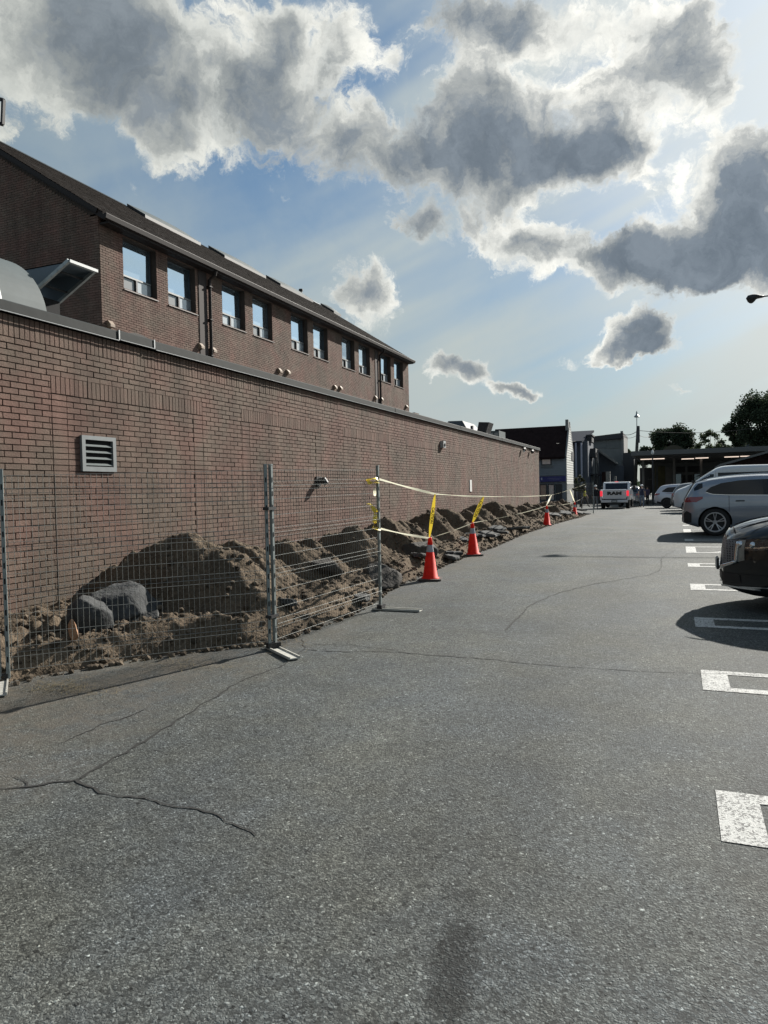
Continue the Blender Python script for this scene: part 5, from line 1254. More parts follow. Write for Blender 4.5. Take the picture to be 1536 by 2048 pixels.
def black_suv():
    yc = 10.02
    t = thing('black_suv', 'shiny black SUV with a chrome edged honeycomb grille, nose towards the lane', 'car', (0.52 + 4.55, yc, G(10.0)))
    t.rotation_euler = (0, 0, PI); L_ = 4.55
    c = Car([(0.0, 0.42), (0.03, 0.8), (0.2, 1.15), (0.45, 1.5), (0.9, 1.62), (1.8, 1.67), (2.5, 1.62), (2.95, 1.44), (3.35, 1.14), (3.75, 1.09), (4.15, 1.02), (4.38, 0.935), (4.475, 0.875), (4.505, 0.84), (4.525, 0.72), (4.535, 0.60), (4.545, 0.50), (4.55, 0.42)],
            [(0.0, 0.36), (0.4, 0.24), (2.2, 0.20), (4.0, 0.20), (4.3, 0.20), (4.55, 0.28)], 0.93, [(0, 1.05), (2.0, 1.06), (3.3, 1.04), (4.1, 0.97), (4.55, 0.86)], tum=0.40, Rc=1.0, Ri=0.66, rr=0.15, crown=0.07, pp=2.1)
    c.body('body', P_BLACK, t, wheels=(0.85, 3.62), wr=0.36)
    c.end('grille', -0.44, 0.44, lambda y: 0.50 + 0.10 * abs(y / 0.44) ** 2, lambda y: 0.86 - 0.02 * abs(y / .44), M['grille'], t, off=0.012, n=20)
    gr_lo = lambda y: 0.50 + 0.10 * abs(y / 0.44) ** 2
    for (a, b_) in ((-0.47, 0.47),):
        mb = MB(); pts = []
        for i in range(25):
            y = a + (b_ - a) * i / 24; z = gr_lo(y) - 0.02; pts.append((c.end_x(y, z) + 0.018, y, z))
        mb.tube(pts, 0.022, 8); mb.build('chrome_wing', M['chrome'], t, smooth=True, local=True)
    for sd in (-1, 1):
        mb = MB(); pts = [(c.end_x(sd * (0.46 + 0.02 * k / 8), 0.58 + 0.25 * k / 8) + 0.014, sd * (0.46 + 0.02 * k / 8), 0.58 + 0.25 * k / 8) for k in range(9)]; mb.tube(pts, [0.026] * 9, 8); mb.build('chrome_wing', M['chrome'], t, smooth=True, local=True)
        a, b_ = (0.46, 0.55) if sd > 0 else (-0.55, -0.46)
        c.end('grille_side_trim', a, b_, lambda y: 0.58 + 0.4 * (abs(y) - 0.46), 0.855, M['galv'], t, off=0.012, n=6)
        for k in (4.36, 4.24):
            mb = MB(); mb.lathe([(0.0, sd * 0.022), (0.034, sd * 0.016), (0.042, 0.0)], (k, sd * c.hw(k, 0.80), 0.80), 16, 'y'); mb.build('headlight_projector', M['chrome'], t, smooth=True, local=True)
        a, b_ = (0.50, 0.78) if sd > 0 else (-0.78, -0.50)
        for x in (0.85, 3.62): wheel(t, x, sd * 0.80, 0.36, sd, 0.255, M['alloy'])
        mb = MB(); mb.obox(Matrix.Translation((2.95, sd * 1.00, 1.10)), 0.16, 0.20, 0.14); mb.build('door_mirror', P_BLACK, t, local=True)
    c.side('headlight', [(3.72, 0.855), (3.95, 0.785), (4.2, 0.74), (4.43, 0.73)], [(3.72, 0.875), (3.95, 0.885), (4.2, 0.875), (4.43, 0.855)], M['lens'], t, off=0.008, n=24)
    c.side('headlight_strip', [(3.80, 0.845), (4.0, 0.80), (4.2, 0.765), (4.32, 0.76)], [(3.80, 0.853), (4.0, 0.812), (4.2, 0.777), (4.32, 0.772)], M['chrome'], t, off=0.014, n=16, nz=1)
    c.side('bumper_crease', [(3.7, 0.50), (4.1, 0.44), (4.40, 0.43)], [(3.7, 0.512), (4.1, 0.452), (4.40, 0.442)], P_BLACK, t, off=0.018, n=16, nz=1)
    c.end('lower_intake', -0.48, 0.48, 0.33, 0.44, M['trim'], t, off=0.010, n=16)
    c.end('bumper_blade', -0.66, 0.66, 0.265, 0.285, M['chrome'], t, off=0.014, n=24, nz=1)
    c.side('bumper_blade', [(3.9, 0.32), (4.38, 0.275)], [(3.9, 0.332), (4.38, 0.29)], M['chrome'], t, off=0.010, n=8, nz=1)
    mb = MB(); xx = c.end_x(0, 0.52) + 0.035; mb.box(xx, xx + 0.025, -0.16, 0.16, 0.46, 0.60); mb.build('plate_bracket', M['trim'], t, local=True)
    mb = MB(); mb.box(xx + 0.027, xx + 0.031, -0.15, 0.15, 0.465, 0.595); mb.build('number_plate', M['lightmetal'], t, local=True)
    c.side('sill_cladding', [(1.3, 0.205), (3.2, 0.205)], [(1.3, 0.33), (3.2, 0.33)], M['trim'], t, off=0.01, n=10)
    c.side('side_window', [(0.55, 1.14), (2.9, 1.10)], [(0.55, 1.30), (1.0, 1.52), (2.1, 1.56), (2.9, 1.22)], M['glass_car'], t, off=0.006, n=24)
    c.deck('windscreen', 2.60, 3.30, 0.86, M['glass_car'], t)
    c.deck('bonnet_gap', 4.405, 4.418, 0.93, M['seam'], t, off=0.004, n=2)
    for sd in (-1, 1):   # creases pressed into the bonnet
        mb = MB(); pts = [(x, sd * (0.50 - 0.10 * (4.38 - x) / 1.0), c.zt(x) + c.crown * 0.72) for x in np.linspace(3.42, 4.36, 10)]; mb.tube(pts, [0.006] + [0.012] * 8 + [0.004], 6); mb.build('bonnet_crease', P_BLACK, t, smooth=True, local=True)
    seam(c, 3.18, 0.34, 1.04, t); seam(c, 2.1, 0.34, 1.06, t)
    return t
black_suv()

# white van, nose towards the lane
P_WHITE = paint('white_paint', (0.50, 0.52, 0.55), 0.0, 0.3)
def van():
    yn = 41.4; t = thing('white_van', 'tall white van facing the lane, its sloping windscreen above the grey SUV roof', 'van', (-0.22 + 5.6, yn + 1.0, G(yn + .5))); t.rotation_euler = (0, 0, PI); L_ = 5.6
    c = Car([(0.0, 0.5), (0.02, 1.2), (0.06, 2.2), (0.16, 2.42), (0.6, 2.47), (2.6, 2.48), (3.2, 2.44), (3.55, 2.28), (4.80, 1.45), (5.05, 1.36), (5.40, 1.22), (5.52, 1.05), (5.58, 0.80), (5.60, 0.5)],
            [(0, 0.4), (0.5, 0.28), (5.2, 0.28), (5.6, 0.36)], 1.0, [(0, 1.40), (3.5, 1.38), (4.9, 1.25), (5.6, 0.9)], tum=0.10, Rc=0.45, Ri=0.25, rr=0.16, crown=0.04)
    c.body('body', P_WHITE, t, wheels=(1.1, 4.75), wr=0.35)
    c.side('cab_window', [(3.55, 1.42), (4.62, 1.42)], [(3.55, 2.05), (3.75, 2.05), (4.62, 1.50)], M['glass_car'], t, off=0.007, n=14)
    c.side('side_window', [(0.5, 1.48), (3.35, 1.48)], [(0.5, 2.12), (3.35, 2.12)], M['glass_car'], t, off=0.007, n=10)
    for x in (1.4, 2.4): c.side('window_pillar', [(x, 1.48), (x + 0.1, 1.48)], [(x, 2.12), (x + 0.1, 2.12)], M['trim'], t, off=0.010, n=1)
    c.deck('windscreen', 3.60, 4.76, 0.86, M['glass_car'], t)
    c.end('bumper', -0.9, 0.9, 0.38, 0.72, M['trim'], t, off=0.02); c.end('grille', -0.5, 0.5, 0.80, 1.0, M['trim'], t, off=0.01)
    for sd in (-1, 1):
        c.end('headlight', 0.55 if sd > 0 else -0.86, 0.86 if sd > 0 else -0.55, 0.86, 1.10, M['lens'], t, off=0.01)
        for x in (1.1, 4.75): wheel(t, x, sd * 0.86, 0.35, sd, 0.2, M['galv'], double=False)
        mb = MB(); mb.box(4.45, 4.6, sd * 1.02, sd * 1.24, 1.35, 1.75); mb.build('door_mirror', M['trim'], t, local=True)
    c.side('sill_cladding', [(1.6, 0.29), (4.2, 0.29)], [(1.6, 0.48), (4.2, 0.48)], M['trim'], t, off=0.01, n=6)
    seam(c, 3.45, 0.4, 2.2, t)
    return t
van()
# pale SUV farther on, tail towards the lane
def pale_suv(name, label, m, loc, rz_, lit=False):
    t = thing(name, label, 'car', loc); t.rotation_euler = (0, 0, rz_)
    c = Car([(0.0, 0.45), (0.02, 0.75), (0.06, 0.98), (0.18, 1.20), (0.36, 1.45), (0.55, 1.60), (1.2, 1.67), (2.2, 1.68), (2.8, 1.50), (3.3, 1.15), (3.9, 1.03), (4.3, 0.92), (4.5, 0.5)], [(0, 0.42), (0.4, 0.28), (4.1, 0.26), (4.5, 0.36)], 0.92,
            [(0, 1.04), (2, 1.03), (4.5, 0.8)], tum=0.38, Rc=0.4, Ri=0.2)
    c.body('body', m, t, wheels=(0.85, 3.55), wr=0.36)
    c.side('side_window', [(0.55, 1.16), (0.9, 1.12), (3.0, 1.08)], [(0.55, 1.22), (0.9, 1.46), (2.2, 1.53), (3.0, 1.14)], M['glass_car'], t, off=0.007, n=20)
    c.side('lower_cladding', [(0.05, 0.43), (0.4, 0.30), (1.3, 0.28), (3.2, 0.28)], [(0.05, 0.56), (0.4, 0.44), (1.3, 0.42), (3.2, 0.42)], M['trim'], t, off=0.01, n=16)
    c.side('tail_light', [(0.07, 0.92), (0.40, 0.98)], [(0.07, 1.04), (0.40, 1.06)], M['red_lens'], t, off=0.01, n=5); c.end('tail_light', -0.9, -0.5, 0.92, 1.05, M['red_lens'], t, nose=False); c.end('tail_light', 0.5, 0.9, 0.92, 1.05, M['red_lens'], t, nose=False)
    c.deck('rear_window', 0.16, 0.44, 0.8, M['glass_car'], t); c.end('number_plate', -0.25, 0.25, 0.68, 0.80, M['lightmetal'], t, nose=False)
    for sd in (-1, 1):
        for x in (0.85, 3.55): wheel(t, x, sd * 0.8, 0.36, sd, 0.25, M['alloy_dark'], double=False)
    return t
P_SILVER = paint('silver_paint', (0.40, 0.42, 0.48), 0.3, 0.3)
pale_suv('silver_suv', 'pale silver SUV at the far end of the parked row, tail towards the lane', P_SILVER, (-1.50, 55.0, G(54)), 0)
pale_suv('dark_car', 'dark car mostly hidden beyond the white pickup', paint('dark_blue_paint', (0.02, 0.025, 0.035), 0.3), (-3.5, 60.5, G(60)), PI / 2)
P_GREY2 = paint('mid_grey_paint', (0.10, 0.11, 0.12), 0.4)
pale_suv('dark_grey_suv', 'dark grey SUV between the white van and the pale silver SUV', P_GREY2, (-0.35, 47.5, G(47)), 0)

# white pickup with its tailgate to the camera
def pickup():
    x, y = -4.12, 53.4; t = thing('pickup_truck', 'white pickup truck stopped in the lane with its brake lights lit', 'pickup truck', (x, y, G(y))); t.rotation_euler = (0, 0, PI / 2); W = 1.00
    # local x: tail 0 -> nose 5.8
    def slabx(name, prof, y0, y1, m, bev=0.03, parent=t):
        mb = MB(); mb.prism(prof, y0, y1); o = mb.build(name, m, parent, local=True)
        bm = bmesh.new(); bm.from_mesh(o.data); bmesh.ops.bevel(bm, geom=bm.edges[:], offset=bev, segments=3, profile=0.5, affect='EDGES'); bm.to_mesh(o.data); bm.free(); return o
    slabx('bed_side', [(0.12, 0.62), (0.12, 1.40), (2.0, 1.42), (2.0, 0.60)], -W, -W + 0.14, P_WHITE); slabx('bed_side', [(0.12, 0.62), (0.12, 1.40), (2.0, 1.42), (2.0, 0.60)], W - 0.14, W, P_WHITE)
    slabx('tailgate', [(0.06, 0.72), (0.05, 1.38), (0.14, 1.40), (0.14, 0.72)], -0.80, 0.80, P_WHITE, 0.015)
    me = text_mesh('RAM', 0.30, bold=0.022); me.materials.append(M['trim']); me.transform(Matrix(((0, 0, -1, 0.046), (-1.6, 0, 0, 0), (0, 1, 0, 1.11), (0, 0, 0, 1)))); link('tailgate_lettering', me, t, local=True)
    slabx('cab', [(1.95, 0.55), (1.95, 1.36), (2.12, 1.92), (2.5, 1.96), (3.6, 1.94), (4.25, 1.38), (4.25, 0.55)], -0.96, 0.96, P_WHITE, 0.07)
    slabx('bonnet', [(4.2, 0.6), (4.2, 1.36), (5.6, 1.24), (5.75, 0.6)], -0.98, 0.98, P_WHITE, 0.06)
    slabx('rear_window', [(1.935, 1.40), (2.085, 1.84), (2.11, 1.84), (1.97, 1.40)], -0.78, 0.78, M['glass_car'], 0.006)
    slabx('bumper', [(-0.06, 0.46), (-0.06, 0.64), (0.06, 0.66), (0.06, 0.46)], -0.92, 0.92, P_WHITE, 0.02); mb = MB(); mb.box(-0.068, -0.062, -0.20, 0.20, 0.48, 0.63); mb.build('plate_recess', M['trim'], t, local=True)
    mb = MB(); mb.box(-0.076, -0.070, -0.15, 0.15, 0.50, 0.60); mb.build('number_plate', M['lightmetal'], t, local=True)
    mb = MB(); mb.box(-0.05, 0.05, -0.45, 0.45, 0.30, 0.47); mb.build('tow_hitch', M['trim'], t, local=True)
    for sd in (-1, 1):
        slabx('tail_light', [(0.06, 0.92), (0.06, 1.30), (0.16, 1.30), (0.16, 0.92)], min(sd * 0.82, sd * 0.985), max(sd * 0.82, sd * 0.985), M['red_lit'], 0.02)
        mb = MB(); mb.bar((3.55, sd * 0.97, 1.42), (3.5, sd * 1.08, 1.44), 0.05); mb.build('mirror_arm', M['trim'], t, local=True)
        slabx('door_mirror', [(3.40, 1.36), (3.40, 1.62), (3.58, 1.62), (3.58, 1.36)], min(sd * 1.06, sd * 1.26), max(sd * 1.06, sd * 1.26), M['trim'], 0.03)
        for xx in (1.05, 4.75): wheel(t, xx, sd * 0.86, 0.40, sd, 0.24, M['alloy_dark'], double=False, width=0.27)
        slabx('side_window', [(2.3, 1.42), (2.42, 1.82), (3.5, 1.80), (4.0, 1.42)], min(sd * 0.955, sd * 0.966), max(sd * 0.955, sd * 0.966), M['glass_car'], 0.003)
    mb = MB(); mb.box(2.13, 2.2, -0.12, 0.12, 1.955, 1.98); mb.build('high_brake_light', M['red_lit'], t, local=True)
    mb = MB(); mb.box(0.3, 5.6, -0.7, 0.7, 0.42, 0.66); mb.build('chassis', M['trim'], t, local=True)
    mb = MB(); mb.box(0.14, 1.98, -0.86, 0.86, 0.72, 0.76); mb.build('bed_floor', M['trim'], t, local=True)
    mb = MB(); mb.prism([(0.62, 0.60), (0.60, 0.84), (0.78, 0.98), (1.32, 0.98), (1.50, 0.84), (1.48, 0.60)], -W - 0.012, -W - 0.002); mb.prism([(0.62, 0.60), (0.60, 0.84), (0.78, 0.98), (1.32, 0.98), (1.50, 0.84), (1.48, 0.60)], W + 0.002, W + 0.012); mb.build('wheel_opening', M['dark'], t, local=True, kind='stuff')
    return t
pickup()

# ---------------------------------------------------------------- people
M['skin'] = mat('skin', (0.36, 0.22, 0.16), 0.6); M['denim'] = mat('denim', (0.10, 0.13, 0.18), 0.9); M['navy'] = mat('navy_cloth', (0.015, 0.02, 0.045), 0.9); M['shoe'] = mat('dark_shoe', (0.02, 0.02, 0.02), 0.8)
M['hiviz'] = mat('yellow_vest', (0.50, 0.50, 0.04), 0.8); M['darkcloth'] = mat('dark_cloth', (0.02, 0.02, 0.022), 0.9); M['plum'] = mat('plum_cloth', (0.07, 0.05, 0.09), 0.9); M['cap'] = mat('white_cap', (0.6, 0.6, 0.6), 0.7); M['hair'] = mat('dark_hair', (0.02, 0.015, 0.012), 0.8)
M['grey_cloth'] = mat('grey_cloth', (0.20, 0.21, 0.22), 0.9)
def person(loc, rz_, label, shirt, trousers, stride=0.0, head='cap', headm=None, h=1.74, arm=0.0, long_sleeve=False):
    s = h / 1.74; t = thing('person', label, 'person', loc); t.rotation_euler = (0, 0, rz_); t.scale = (s, s, s)
    J = {}; V_ = []; E_ = []; R_ = []
    def j(n, p, r, par=None):
        J[n] = len(V_); V_.append(p); R_.append(r)
        if par: E_.append((J[par], J[n]))
    j('pelvis', (0, 0, 0.94), (0.155, 0.115)); j('belly', (0, 0, 1.08), (0.150, 0.108), 'pelvis'); j('chest', (0, 0.01, 1.28), (0.165, 0.115), 'belly'); j('collar', (0, 0.01, 1.42), (0.10, 0.08), 'chest')
    j('neck', (0, 0.01, 1.49), (0.056, 0.056), 'collar'); j('jaw', (0, -0.010, 1.56), (0.068, 0.075), 'neck'); j('skull', (0, 0.01, 1.66), (0.078, 0.092), 'jaw')
    for sd, n in ((-1, 'l'), (1, 'r')):
        f = stride * sd; a_ = arm
        j('sh' + n, (sd * 0.18, 0.01, 1.40), (0.062, 0.06), 'collar'); j('el' + n, (sd * 0.235, 0.03 + f * .4, 1.13), (0.045, 0.045), 'sh' + n); j('wr' + n, (sd * 0.24, -0.05 + f * .8 - a_ * .1, 0.90 + a_ * .15), (0.028, 0.032), 'el' + n)
        px_, py_, pz_ = V_[-1]; j('pa' + n, (px_, py_ - 0.02, pz_ - 0.07), (0.018, 0.038), 'wr' + n)
        for k, (dy, ln) in enumerate(((-0.030, 0.065), (-0.010, 0.078), (0.010, 0.072), (0.028, 0.055))): j('f%d' % k + n, (px_ - sd * 0.012, py_ - 0.03 + dy, pz_ - 0.09 - ln), (0.008, 0.008), 'pa' + n)
        j('th' + n, (px_ - sd * 0.015, py_ - 0.065, pz_ - 0.10), (0.009, 0.009), 'pa' + n)
        j('hp' + n, (sd * 0.095, 0, 0.88), (0.095, 0.10), 'pelvis'); j('kn' + n, (sd * 0.105, -f * 0.55 - 0.015, 0.49), (0.062, 0.066), 'hp' + n); j('an' + n, (sd * 0.11, -f * 1.0 + (0.06 if f < 0 else 0), 0.09), (0.042, 0.045), 'kn' + n)
        j('to' + n, (sd * 0.12, -f * 1.0 - 0.14 + (0.06 if f < 0 else 0), 0.035), (0.042, 0.032), 'an' + n)
    me = bpy.data.meshes.new('body'); me.from_pydata(V_, E_, []); o = bpy.data.objects.new('body', me); COL.objects.link(o)
    sk = o.modifiers.new('s', 'SKIN'); sb = o.modifiers.new('u', 'SUBSURF'); sb.levels = 2; sb.render_levels = 2
    for i, r in enumerate(R_): me.skin_vertices[0].data[i].radius = r
    me.skin_vertices[0].data[0].use_root = True
    dg = bpy.context.evaluated_depsgraph_get(); m2 = bpy.data.meshes.new_from_object(o.evaluated_get(dg)); bpy.data.objects.remove(o)
    m2.name = 'body'; m2.materials.clear()
    for m in (M['skin'], shirt, trousers, M['shoe']): m2.materials.append(m)
    for p in m2.polygons:
        c = p.center; ax = abs(c.x)
        if c.z > 1.475: k = 0
        elif ax > 0.175 and c.z < 1.24 and c.z > 0.6: k = 1 if (long_sleeve and c.z > 0.93) else 0
        elif c.z > 0.93: k = 1
        elif c.z > 0.10: k = 2
        else: k = 3
        p.material_index = k; p.use_smooth = True
    link('body', m2, t, local=True)
    hm = headm or M['cap']; mb = MB()
    mb.lathe([(0.001, 0.135), (0.06, 0.12), (0.096, 0.07), (0.106, 0.01), (0.104, -0.01)], (0, 0.005, 1.655), 18); 
    if head == 'cap': mb.prism([(-0.07, 1.665), (0.07, 1.665), (0.06, 1.672), (-0.06, 1.672)], -0.20, -0.08)
    mb.build('cap' if head != 'hair' else 'hair', hm if head != 'hair' else M['hair'], t, smooth=True, local=True)
    mb = MB()
    for sx_ in (-1, 1): mb.lathe([(0, 0.012), (0.012, 0), (0, -0.012)], (sx_ * 0.030, -0.082, 1.635), 8)
    mb.build('eyes', M['hair'], t, local=True, kind='stuff')
    mb = MB(); mb.prism([(-0.012, 1.59), (0.012, 1.59), (0.006, 1.635), (-0.006, 1.635)], -0.105, -0.07); mb.build('nose', M['skin'], t, local=True)
    return t
p = gp(1284, 1014.5); person(p, PI * 0.97, 'man in a navy t-shirt, pale jeans and white cap standing beyond the pickup', M['navy'], M['denim'], 0.03)
p = gp(1295, 1010); person((p.x, p.y, p.z), 2.6, 'person in dark plum clothes standing right of the man in the white cap', M['plum'], M['darkcloth'], 0.06, head='hair', h=1.66, long_sleeve=True)
p = gp(1271, 1009); person((p.x, p.y, p.z), 1.9, 'person in dark clothes in the shade just right of the pickup', M['darkcloth'], M['grey_cloth'], 0.10, head='hair', h=1.70, long_sleeve=True)
p = gp(1170, 1014); person((p.x, p.y, p.z), PI / 2, 'person with a yellow vest and white cap striding behind the far mesh panel', M['hiviz'], M['darkcloth'], 0.26)
p = gp(1191.5, 1017); person((p.x, p.y, p.z), 3.3, 'person in a black top, grey trousers and white cap left of the pickup', M['darkcloth'], M['grey_cloth'], 0.05, long_sleeve=True)

# ---------------------------------------------------------------- buildings beyond the lot
M['siding'] = mat('white_siding', (0.42, 0.43, 0.41), 0.7, var=0.08, vscale=2)
M['siding_shaded'] = mat('white_siding_shaded', (0.15, 0.175, 0.20), 0.7, var=0.08)  # white siding again, the shade on the house front painted into its colour
M['darkroof'] = mat('dark_roof', (0.020, 0.013, 0.013), 0.95, spec=0.05, var=0.3, vscale=3, bump=0.3, bscale=12)
M['blue_sign'] = mat('blue_sign', (0.010, 0.014, 0.12), 0.5)
M['white_mark'] = mat('white_mark', (0.35, 0.37, 0.45), 0.6)
M['stucco'] = mat('grey_stucco', (0.17, 0.18, 0.178), 0.9, var=0.12, vscale=1.2, bump=0.2, bscale=20)
M['stucco2'] = mat('darker_stucco', (0.14, 0.15, 0.15), 0.9, var=0.12, vscale=1.2)
M['bluegrey'] = mat('blue_grey_cladding', (0.060, 0.072, 0.092), 0.7, var=0.1)
M['cornice'] = mat('dark_cornice', (0.030, 0.032, 0.036), 0.7)
M['concrete2'] = mat('weathered_concrete', (0.17, 0.17, 0.165), 0.9, var=0.25, vscale=1)
M['canopy'] = mat('canopy_metal', (0.11, 0.115, 0.115), 0.7, 0.1)
M['tube'] = mat('fluorescent_tube', (0.8, 0.75, 0.7), 0.4, emit=(1.0, 0.80, 0.66), emit_s=0.55)
M['wood'] = mat('weathered_pole', (0.045, 0.045, 0.040), 0.9, var=0.3, vscale=4, bump=0.4, bscale=15)
M['cable'] = mat('cable', (0.01, 0.01, 0.01), 0.8)
M['globe'] = mat('white_globe', (0.55, 0.58, 0.58), 0.4)
M['bark'] = mat('bark', (0.035, 0.030, 0.025), 0.95, bump=0.6, bscale=12)
def leaf_mat(name, col):
    m = mat(name, col, 0.75, spec=0.25, attr='tone', randv=0.55); translucent(m, tuple(min(1, c * 1.6) for c in col), 0.22); return m
M['leaf_dark'] = leaf_mat('leaf_dark', (0.032, 0.046, 0.026)); M['leaf_mid'] = leaf_mat('leaf_mid', (0.048, 0.066, 0.030)); M['leaf_olive'] = leaf_mat('leaf_olive', (0.045, 0.048, 0.025))

# white sided house with a dark roof and a blue shop sign
HY = 70.0; hx0, hx1 = at(985, 930, Y=HY).x, at(1133, 930, Y=HY).x; HB = 75.3
gz0 = G(HY); ez = at(1115, 913, Y=HY).z; rzz = at(1131, 852, Y=(HY + HB) / 2).z
house = thing('white_house', 'two storey house with pale board siding, steep dark roof and a blue shop sign', 'house', ((hx0 + hx1) / 2, HY + 2.6, gz0))
MID = (HY + HB) / 2
mb = MB(); mb.box(hx0, hx1 - 0.06, HY + 0.06, HB, gz0 - 0.2, ez); mb.prism([(HY + 0.06, ez), (HB, ez), (HB, ez), (MID, rzz - 0.1)], hx0, hx1 - 0.06, axis='x'); mb.build('wall', M['siding_shaded'], house)
# gable boards on the side that faces the lane, one by one
zz = at(1133, 968, Y=HY).z; bh = 0.235; k = 0
while zz < rzz - 0.15:
    if zz + bh <= ez: ya, yb = HY, HB
    else:
        f = (zz + bh - ez) / (rzz - ez); ya, yb = HY + (MID - HY) * f * 0.95, HB - (HB - MID) * f * 0.95
    mb = MB(); mb.prism([(hx1 - 0.05, zz), (hx1 + 0.03, zz), (hx1 + 0.005, zz + bh - 0.012), (hx1 - 0.05, zz + bh - 0.012)], ya, yb); mb.build('siding_board', M['siding'], house); zz += bh
zz = at(1100, 951, Y=HY).z; sgz = zz
while zz < ez - 0.1:
    mb = MB(); mb.prism([(HY - 0.03, zz), (HY + 0.06, zz), (HY + 0.06, zz + bh - 0.01), (HY - 0.004, zz + bh - 0.01)], hx0, hx1 - 0.02, axis='x'); mb.build('siding_board', M['siding_shaded'], house); zz += bh
mb = MB(); mb.box(hx1 - 0.05, hx1 + 0.02, HY - 0.02, HB, gz0, at(1133, 968, Y=HY).z); mb.build('base_wall', M['stucco'], house)
mb = MB(); mb.prism([(HY - 0.35, ez - 0.25), (HY - 0.40, ez - 0.05), (MID, rzz + 0.05), (MID, rzz - 0.15)], hx0 - 0.3, hx1 - 0.12, axis='x'); mb.prism([(HB + 0.35, ez - 0.25), (HB + 0.40, ez - 0.05), (MID, rzz + 0.05), (MID, rzz - 0.15)], hx0 - 0.3, hx1 - 0.12, axis='x'); mb.build('roof', M['darkroof'], house)
mb = MB(); mb.bar((hx1 - 0.04, HY - 0.05, ez - 0.1), (hx1 - 0.04, MID, rzz + 0.28), 0.14, 0.30); mb.bar((hx1 - 0.04, HB + 0.05, ez - 0.1), (hx1 - 0.04, MID, rzz + 0.28), 0.14, 0.30); mb.build('gable_parapet', M['stucco'], house)
mb = MB(); mb.box(hx1 - 0.3, hx1 - 0.02, MID - 0.9, MID - 0.3, rzz - 0.5, rzz + 0.55); mb.build('chimney', M['stucco'], house)
a, b_ = at(1083, 931, Y=HY), at(1103, 911, Y=HY)
mb = MB(); mb.box(a.x, b_.x, HY - 0.10, HY - 0.02, a.z, b_.z); w_ = mb.build('window', M['cornice'], house)
mb = MB(); mb.box(a.x + 0.1, b_.x - 0.1, HY - 0.12, HY - 0.10, a.z + 0.1, b_.z - 0.1); mb.build('pane', M['glass_curtain'], w_); mb = MB(); mb.box(a.x - 0.1, b_.x + 0.1, HY - 0.18, HY - 0.02, a.z - 0.12, a.z - 0.02); mb.build('sill', M['stucco'], w_)
a, b_ = at(1079, 964, Y=HY), at(1132, 952, Y=HY)
mb = MB(); mb.box(a.x, b_.x, HY - 0.25, HY - 0.05, a.z, b_.z); sg = mb.build('shop_sign', M['blue_sign'], house)
for (xa, xb, ya, yb) in ((1082, 1084.5, 960, 955.5), (1095, 1122, 957.0, 956.0), (1098, 1119, 960, 959.2)):
    p, q = at(xa, ya, Y=HY - 0.26), at(xb, yb, Y=HY - 0.26); mb = MB(); mb.box(p.x, q.x, HY - 0.262, HY - 0.252, p.z, q.z); mb.build('sign_marks', M['white_mark'], sg)
for (xa, xb, mm) in ((1080, 1094, M['glass_dark']), (1097, 1109, M['glass']), (1112, 1124, M['cornice'])):
    p, q = at(xa, 1000, Y=HY), at(xb, 968, Y=HY); mb = MB(); mb.box(p.x, q.x, HY - 0.08, HY - 0.02, max(gz0 + 0.1, p.z), q.z); fr_ = mb.build('shop_window', M['cornice'], house); mb = MB(); mb.box(p.x + 0.08, q.x - 0.08, HY - 0.10, HY - 0.08, max(gz0 + 0.3, p.z), q.z - 0.1); mb.build('pane', mm, fr_)
a, b_ = at(1143.5, 921, X=hx1 + 0.06), at(1146, 905, X=hx1 + 0.06)
mb = MB(); mb.box(hx1 + 0.03, hx1 + 0.06, min(a.y, HB - 1.2), HB - 0.4, a.z, b_.z); mb.build('side_window', M['cornice'], house)

# blue grey building next to it, with a lean-to roof on white posts
BY = 77.0; a, b_ = at(1146, 866, Y=BY), at(1174, 862, Y=BY); zc_ = at(1160, 882, Y=BY).z
bb = thing('blue_grey_building', 'narrow blue grey building with a sloping metal roof on pale posts behind the white house', 'building', ((a.x + b_.x) / 2, BY + 2, G(BY)))
mb = MB(); mb.box(a.x - 2, b_.x, BY + 0.5, BY + 6, G(BY) - 0.3, zc_); mb.build('wall', M['bluegrey'], bb)
mb = MB(); mb.add([(a.x - 2, BY - 0.2, zc_), (b_.x - 0.5, BY - 0.2, zc_), (b_.x + 0.1, BY + 6, b_.z + 0.5), (a.x - 2, BY + 6, b_.z + 0.5), (a.x - 2, BY - 0.2, zc_ - 0.2), (b_.x - 0.5, BY - 0.2, zc_ - 0.2), (b_.x + 0.1, BY + 6, b_.z + 0.3), (a.x - 2, BY + 6, b_.z + 0.3)], [(0, 1, 2, 3), (7, 6, 5, 4), (0, 4, 5, 1), (1, 5, 6, 2), (2, 6, 7, 3), (3, 7, 4, 0)]); mb.build('roof', mat('matt_slate_roof', (0.035, 0.042, 0.055), 0.95, spec=0.03), bb)
for px in (1151, 1162):
    p = at(px, 950, Y=BY - 0.1); mb = MB(); mb.box(p.x, p.x + 0.16, BY - 0.2, BY - 0.02, G(BY), zc_ - 0.2); mb.build('post', M['white_mark'], bb)
p = at(1176, 880, Y=BY + 3); mb = MB(); mb.box(p.x, p.x + 0.5, BY + 2, BY + 4, zc_, p.z + 0.35); mb.box(p.x - .1, p.x + 0.6, BY + 1.9, BY + 4.1, p.z + 0.35, p.z + 0.5); mb.build('chimney', M['cornice'], bb)

